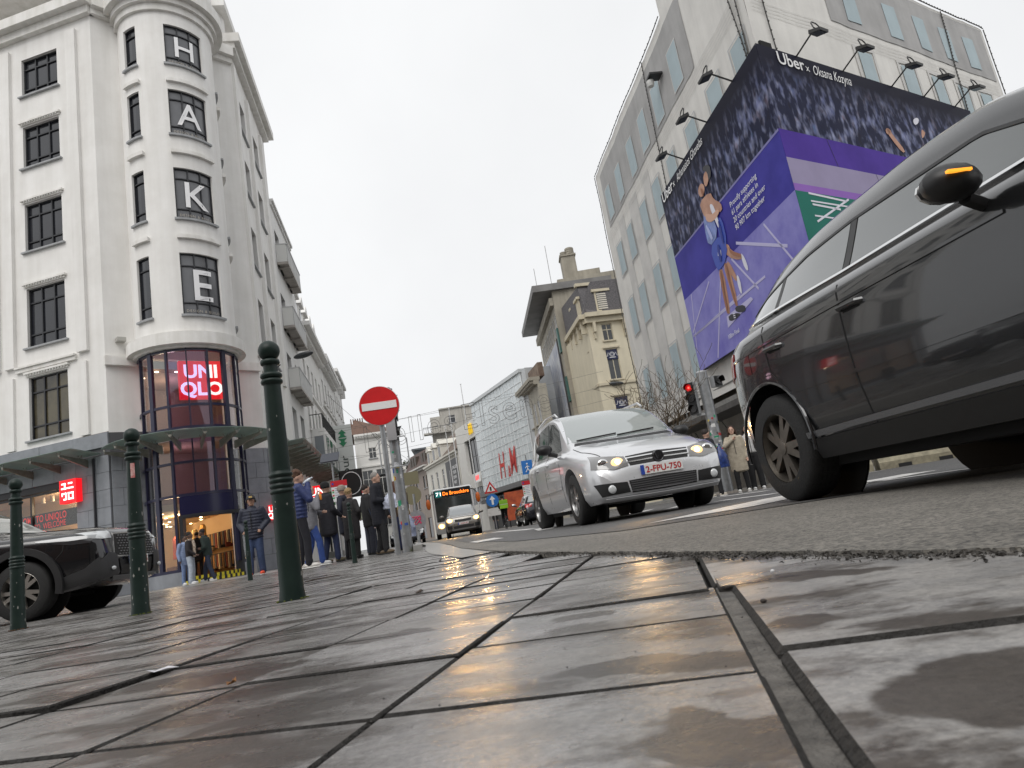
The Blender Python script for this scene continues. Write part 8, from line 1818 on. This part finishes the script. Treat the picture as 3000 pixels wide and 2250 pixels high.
X, Y = pol(-9.65, 30); round_sign('yellow_sign', 'dull yellow square and round signs on one post left of the bus', X, Y, 2.1, [yellow_back])
def ped(t, z):
    p = obj('blue_square', MB().box(-.4, .4, -.05, -.03, z - .5, z + .5), M('disc_blue', (.02, .16, .5)), t); mb = MB(); f = lambda x, zz: Vector((x, -.062, z + zz)); mb.tube([f(.0, .1), f(.02, -.1), f(.16, -.35)], .035, 5).tube([f(.02, -.1), f(-.15, -.35)], .035, 5).tube([f(0, .1), f(-.15, -.05)], .03, 5).tube([f(0, .1), f(.15, .0)], .03, 5).ell(f(.01, .24), .07, 8, 6); obj('walker_symbol', mb, SWHT, p)
X, Y = pol(.1, 50); round_sign('crossing_sign', 'blue square crossing sign beside the silver car', X, Y, 4.05, [ped])
# red bus-stop flag beyond the silver car and an orange poster stand near the store
stop_flag('small bus stop flag with a red header left of the silver car', *pol(-.25, 47), 2.9)
os_ = thing('poster_stand', 'orange poster stand on the pavement behind the cyclist', 'poster', (*pol(-1.2, 52), 0)); obj('panel', MB().box(-.9, .9, -.1, .1, .5, 2.6), M('poster_orange', (.5, .10, .03), .5, var=.6, vs=3, col2=(.3, .05, .02)), os_); obj('leg', MB().box(-.8, -.7, -.05, .05, 0, .5), TLB, os_); obj('leg', MB().box(.7, .8, -.05, .05, 0, .5), TLB, os_)
# --- hanging wire letters over the street with their cables
WIRE = M('wire_grey', (.14, .135, .13), .5)
wl_ = thing('wire_lettering', 'big wire outline letters hung on cables across the street', 'decoration', (-3.5, 38, 5.4))
WF = Flat(pol(-13.1, 37), 90 - 4.0, 1)
if WF.n.y > 0: WF.n = -WF.n
for tx, s, sz, sl in (('Ixelles', 0., 1.75, 0), ('Elsene', 5.35, 1.75, 0)):
    me = text_mesh(tx, sz, outline=.010, spacing=1.12, res=4)
    for v in me.vertices: x, y, z_ = v.co; v.co = WF.P(s + x, 5.15 + .07 * (s + x) + y * 1.15, z_)
    o = obj('letters', me, WIRE, wl_, world_co=True)
for z0 in (5.0, 5.75, 6.6): obj('cable', MB().tube([WF.P(s, z0 + .07 * s - .10 * math.sin(PI * (s + 3) / 16), 0) for s in np.linspace(-3, 13.5, 14)], .008, 4), WIRE, wl_, world_co=True)
for k, (a0, d0, z0, a1, d1, z1) in enumerate(((-15.5, 50, 11.5, -9, 60, 6.6), (-16.5, 40, 7.1, 2.9, 60, 11.6), (-15, 44, 6.0, 3, 62, 8.2))):
    p0, p1 = pol(a0, d0), pol(a1, d1); t = thing('overhead_cable', ['thin cable sagging from the white buildings behind the no entry sign', 'thin overhead cable crossing the street above the bus', 'lower overhead cable crossing the street above the bus'][k], 'cable', (p0.x, p0.y, z0)); obj('strand', MB().tube([(p0.x + (p1.x - p0.x) * f, p0.y + (p1.y - p0.y) * f, z0 + (z1 - z0) * f - 1.2 * f * (1 - f)) for f in np.linspace(0, 1, 12)], .012, 4), WIRE, t, world_co=True)
# --- flagpoles in front of the far roofs
for k, (a, d, z) in enumerate(((-5.65, 79, 14.5), (-4.35, 79, 17.2), (-6.2, 86, 13.6))):
    p = pol(a, d); t = thing('flagpole', ['white flagpole beside the white block', 'tallest white flagpole beside the glass store', 'short white flagpole in front of the tiled roof'][k], 'flagpole', (p.x, p.y, 0), group='flagpoles by the white block'); obj('mast', MB().cyl((0, 0, 0), (0, 0, z), .08, .05, n=6), M('mast_white', (.6, .6, .6), .5), t); obj('tip', MB().ell((0, 0, z), .09, 8, 6), M('mast_white', (.6, .6, .6)), t)
# --- concrete barrier along the site, low fence panel
CONB = M('barrier_concrete', (.30, .27, .19), .75, var=.5, vs=5, bump=.4, bs=40)
p0, p1 = Vector((5.6, 15.2)), Vector((12.5, 13.4)); d = (p1 - p0); n_ = 4; a = math.atan2(d.y, d.x)
me = None
for i in range(n_):
    q = p0 + d * i / n_; t = thing('concrete_barrier', 'low stained concrete barrier block under the grey hatchback, %s from the left' % ['first', 'second', 'third', 'fourth'][i], 'barrier', (q.x, q.y, 0.012), a, group='concrete barrier blocks'); L_ = d.length / n_ - .12
    mb = MB(); mb.prism([(-.25, 0), (.25, 0), (.25, .15), (.12, .32), (.09, .72), (-.09, .72), (-.12, .32), (-.25, .15)], lambda p: Vector((0, p[0], p[1])), lambda p: Vector((L_, p[0], p[1]))); obj('block', mb, CONB, t)
    for x in (.35, L_ - .55): obj('lifting_slot', MB().box(x, x + .25, -.262, -.2, 0.0, .08), TLB, t)
# --- bare tree in front of the wrapped building
BARK = M('bark', (.13, .095, .06), .85, var=.5, vs=8, bump=.5, bs=30)
tree = thing('bare_tree', 'leafless young tree with twisting twigs behind the silver car', 'tree', (4.15, 19.6, .09))
rt_ = random.Random(21); mbT = MB(); mbC = MB()
def branch(mb, p, d, L_, r, lv):
    n = 5; pts = [p]; rs = [r]
    for i in range(n):
        d = (d + Vector((rt_.uniform(-.34, .34), rt_.uniform(-.34, .34), rt_.uniform(-.12, .28)))).normalized(); p = p + d * L_ / n; pts.append(p); rs.append(max(.0055, r * (1 - .62 * (i + 1) / n)))
        if lv > 0 and i >= 1:
            for _ in range(2 if lv > 1 else rt_.randint(1, 2)):
                a = rt_.uniform(0, 2 * PI); side = d.orthogonal().normalized(); side.rotate(Matrix.Rotation(a, 3, d)); branch(mbC, p, (d * .55 + side * .75 + Vector((0, 0, .12))).normalized(), L_ * rt_.uniform(.42, .66), rs[-1] * .62, lv - 1)
    mb.tube(pts, rs, 5)
trunk_pts = [(0, 0, 0), (.03, 0, .6), (-.02, .02, 1.15)]
mbT.tube(trunk_pts, [.085, .075, .07], 8)
for k in range(6): a = 2 * PI * k / 6 + .3; branch(mbT, Vector((-.02, .02, 1.1 + .04 * k)), Vector((math.cos(a) * .75, math.sin(a) * .75, .9)).normalized(), 1.75, .036, 2)
obj('trunk', mbT, BARK, tree, smooth=True); obj('crown', mbC, BARK, tree)
# far trees on the hill
LEAF = M('far_foliage', (.05, .06, .035), .8, var=.5, vs=3)
for k, (a, d, z, r) in enumerate(((-10.3, 128, 12.8, 3.0), (-9.5, 126, 13.2, 2.0))):
    p = pol(a, d); t = thing('hill_tree', ['dark tree on the skyline left of the brick house', 'low shrubs on the roof terrace beside the hill block'][k], 'tree', (p.x, p.y, 6)); rr = random.Random(k); mb = MB()
    for i in range(900):
        q = Vector((rr.gauss(0, r * .45), rr.gauss(0, r * .45), z - 6 + rr.gauss(0, r * .32))); s = rr.uniform(.1, .25); u = Vector((rr.uniform(-1, 1), rr.uniform(-1, 1), rr.uniform(-1, 1))).normalized() * s; w = u.orthogonal().normalized() * s; mb.add([q - u, q + w, q + u, q - w], [(0, 1, 2, 3)])
    obj('crown', mb, LEAF, t); obj('trunk', MB().cyl((0, 0, 0), (0, 0, z - 6), .2, .1, n=6), BARK, t)
# --- tuft of grass and litter on the paving
gr_ = MB(); rr = random.Random(2)
for i in range(40):
    a = rr.uniform(0, 2 * PI); q = Vector((rr.gauss(0, .05), rr.gauss(0, .03), 0)); tip = q + Vector((.05 * math.cos(a), .05 * math.sin(a), rr.uniform(.05, .13))); w = Vector((-math.sin(a), math.cos(a), 0)) * .004; gr_.add([q - w, q + w, tip], [(0, 1, 2)])
X, Y = pol(-10.0, 12.75); t = obj('grass_tuft', gr_, M('weed_green', (.12, .13, .03), .8)); t.location = (X, Y, 0); tag(t, 'tuft of weeds at the foot of the sticker-covered pole', 'grass', kind='stuff')
def litter(name, label, u, mat, shape):
    t = obj(name, shape, mat); t.location = u; t.rotation_euler = (0, 0, rr.uniform(0, 6)); tag(t, label, name.split('_')[-1])
LEAFB = M('dead_leaf', (.30, .13, .035), .7, var=.4, vs=60, obj=True); TWIG = M('twig', (.05, .03, .02), .8)
def leafm(L_=.03): return MB().add([(-L_, 0, .002), (-.3 * L_, .5 * L_, .006), (.5 * L_, .4 * L_, .003), (L_, 0, .009), (.5 * L_, -.4 * L_, .003), (-.3 * L_, -.5 * L_, .007), (0, 0, .001)], [(0, 1, 6), (1, 2, 6), (2, 3, 6), (3, 4, 6), (4, 5, 6), (5, 0, 6)])
litter('fallen_leaf', 'small orange leaf on the paving at lower left', (-.50, 1.10, .004), LEAFB, leafm(.012)); litter('fallen_leaf', 'brown leaf lying right of the mid bollard foot', (-2.3, 4.3, .003), LEAFB, leafm(.035)); litter('fallen_leaf', 'curled brown leaf on the paving in the middle distance', (-.42, 2.35, .003), TWIG, leafm(.03))
litter('paper_scrap', 'crumpled white paper scrap in a joint at lower left', (-.78, 1.42, .002), M('paper', (.62, .62, .65), .7), leafm(.03)); litter('dry_twig', 'thin twig lying across the paving before the queue', (-1.75, 5.6, .004), TWIG, MB().tube([(-.14, 0, 0), (-.03, .02, .004), (.05, .0, .004), (.15, .03, 0)], .004, 5)); litter('dry_twig', 'thin twig beside the gutter in front of the oncoming car', (-.75, 5.2, .004), TWIG, MB().tube([(-.14, 0, 0), (-.03, .012, .004), (.15, .01, 0)], .004, 5))
for k, (x, y) in enumerate(((.42, 1.33), (.62, 1.22), (.30, 1.02))): litter('small_pebble', ['white pebble on the pale slab at right', 'dark pebble near the asphalt edge at right', 'dark pebble on the pale slab beside the groove'][k], (x, y, .008), M('pebble_%d' % k, ((.7, .7, .7), (.04, .04, .04), (.05, .04, .035))[k], .7), MB().ell((0, 0, 0), (.005, .004, .003), 8, 5))
# loose grit on the slabs and crumbs along the broken asphalt edge
mb = MB(); rg = random.Random(77)
def crumb(x, y, z, r):
    q = Vector((x, y, z)); v = [q + Vector((rg.uniform(-1, 1), rg.uniform(-1, 1), rg.uniform(-.3, .7))).normalized() * r * rg.uniform(.6, 1.2) for _ in range(5)]; mb.add(v, [(0, 1, 2), (0, 2, 3), (0, 3, 1), (4, 1, 2), (4, 2, 3), (4, 3, 1)])
for i in range(2600):
    y = rg.choice((rg.uniform(.6, 2.2), rg.uniform(.6, 5.0))); x = edge_x(y) + rg.gauss(-.015, .03); crumb(x, y, .006, rg.uniform(.0015, .008))
for i in range(1500):
    y = rg.uniform(.45, 4.5); x = rg.uniform(-1.1 * y, edge_x(y)); crumb(x, y, .002, rg.uniform(.0006, .0022))
o = obj('grit', mb, M('grit_dark', (.075, .068, .06), .8, var=.6, vs=60)); tag(o, 'loose grit and asphalt crumbs scattered on the paving', 'grit', kind='stuff')
# ================================================================== BUILDINGS BEHIND THE CAMERA (they show in the car paint, glass and wet stone)
for k, (O, az_, L_, H_, lab) in enumerate((((-30, -16), 90, 34, 17, 'brick terrace on the near side of the crossing, behind the viewer at left'), ((6, -17), 90, 40, 19, 'stone terrace on the near side of the crossing, behind the viewer at right'))):
    f_ = Flat(Vector(O), az_, 1)
    if f_.n.y < 0: f_.n = -f_.n
    b = Bld('terrace_behind', lab, f_, 0, L_, H_, 10, wmat('behind_%d' % k, ((.20, .13, .10), (.26, .24, .21))[k]))
    for z0 in (4.6, 8.2, 11.8, 15.0)[:3 + k]: b.row([2 + 3 * i for i in range(int(L_ / 3))], 1.3, z0, z0 + 2.1, cols=1, sill=False)
    b.done()

bpy.data.scenes.remove(TMP)
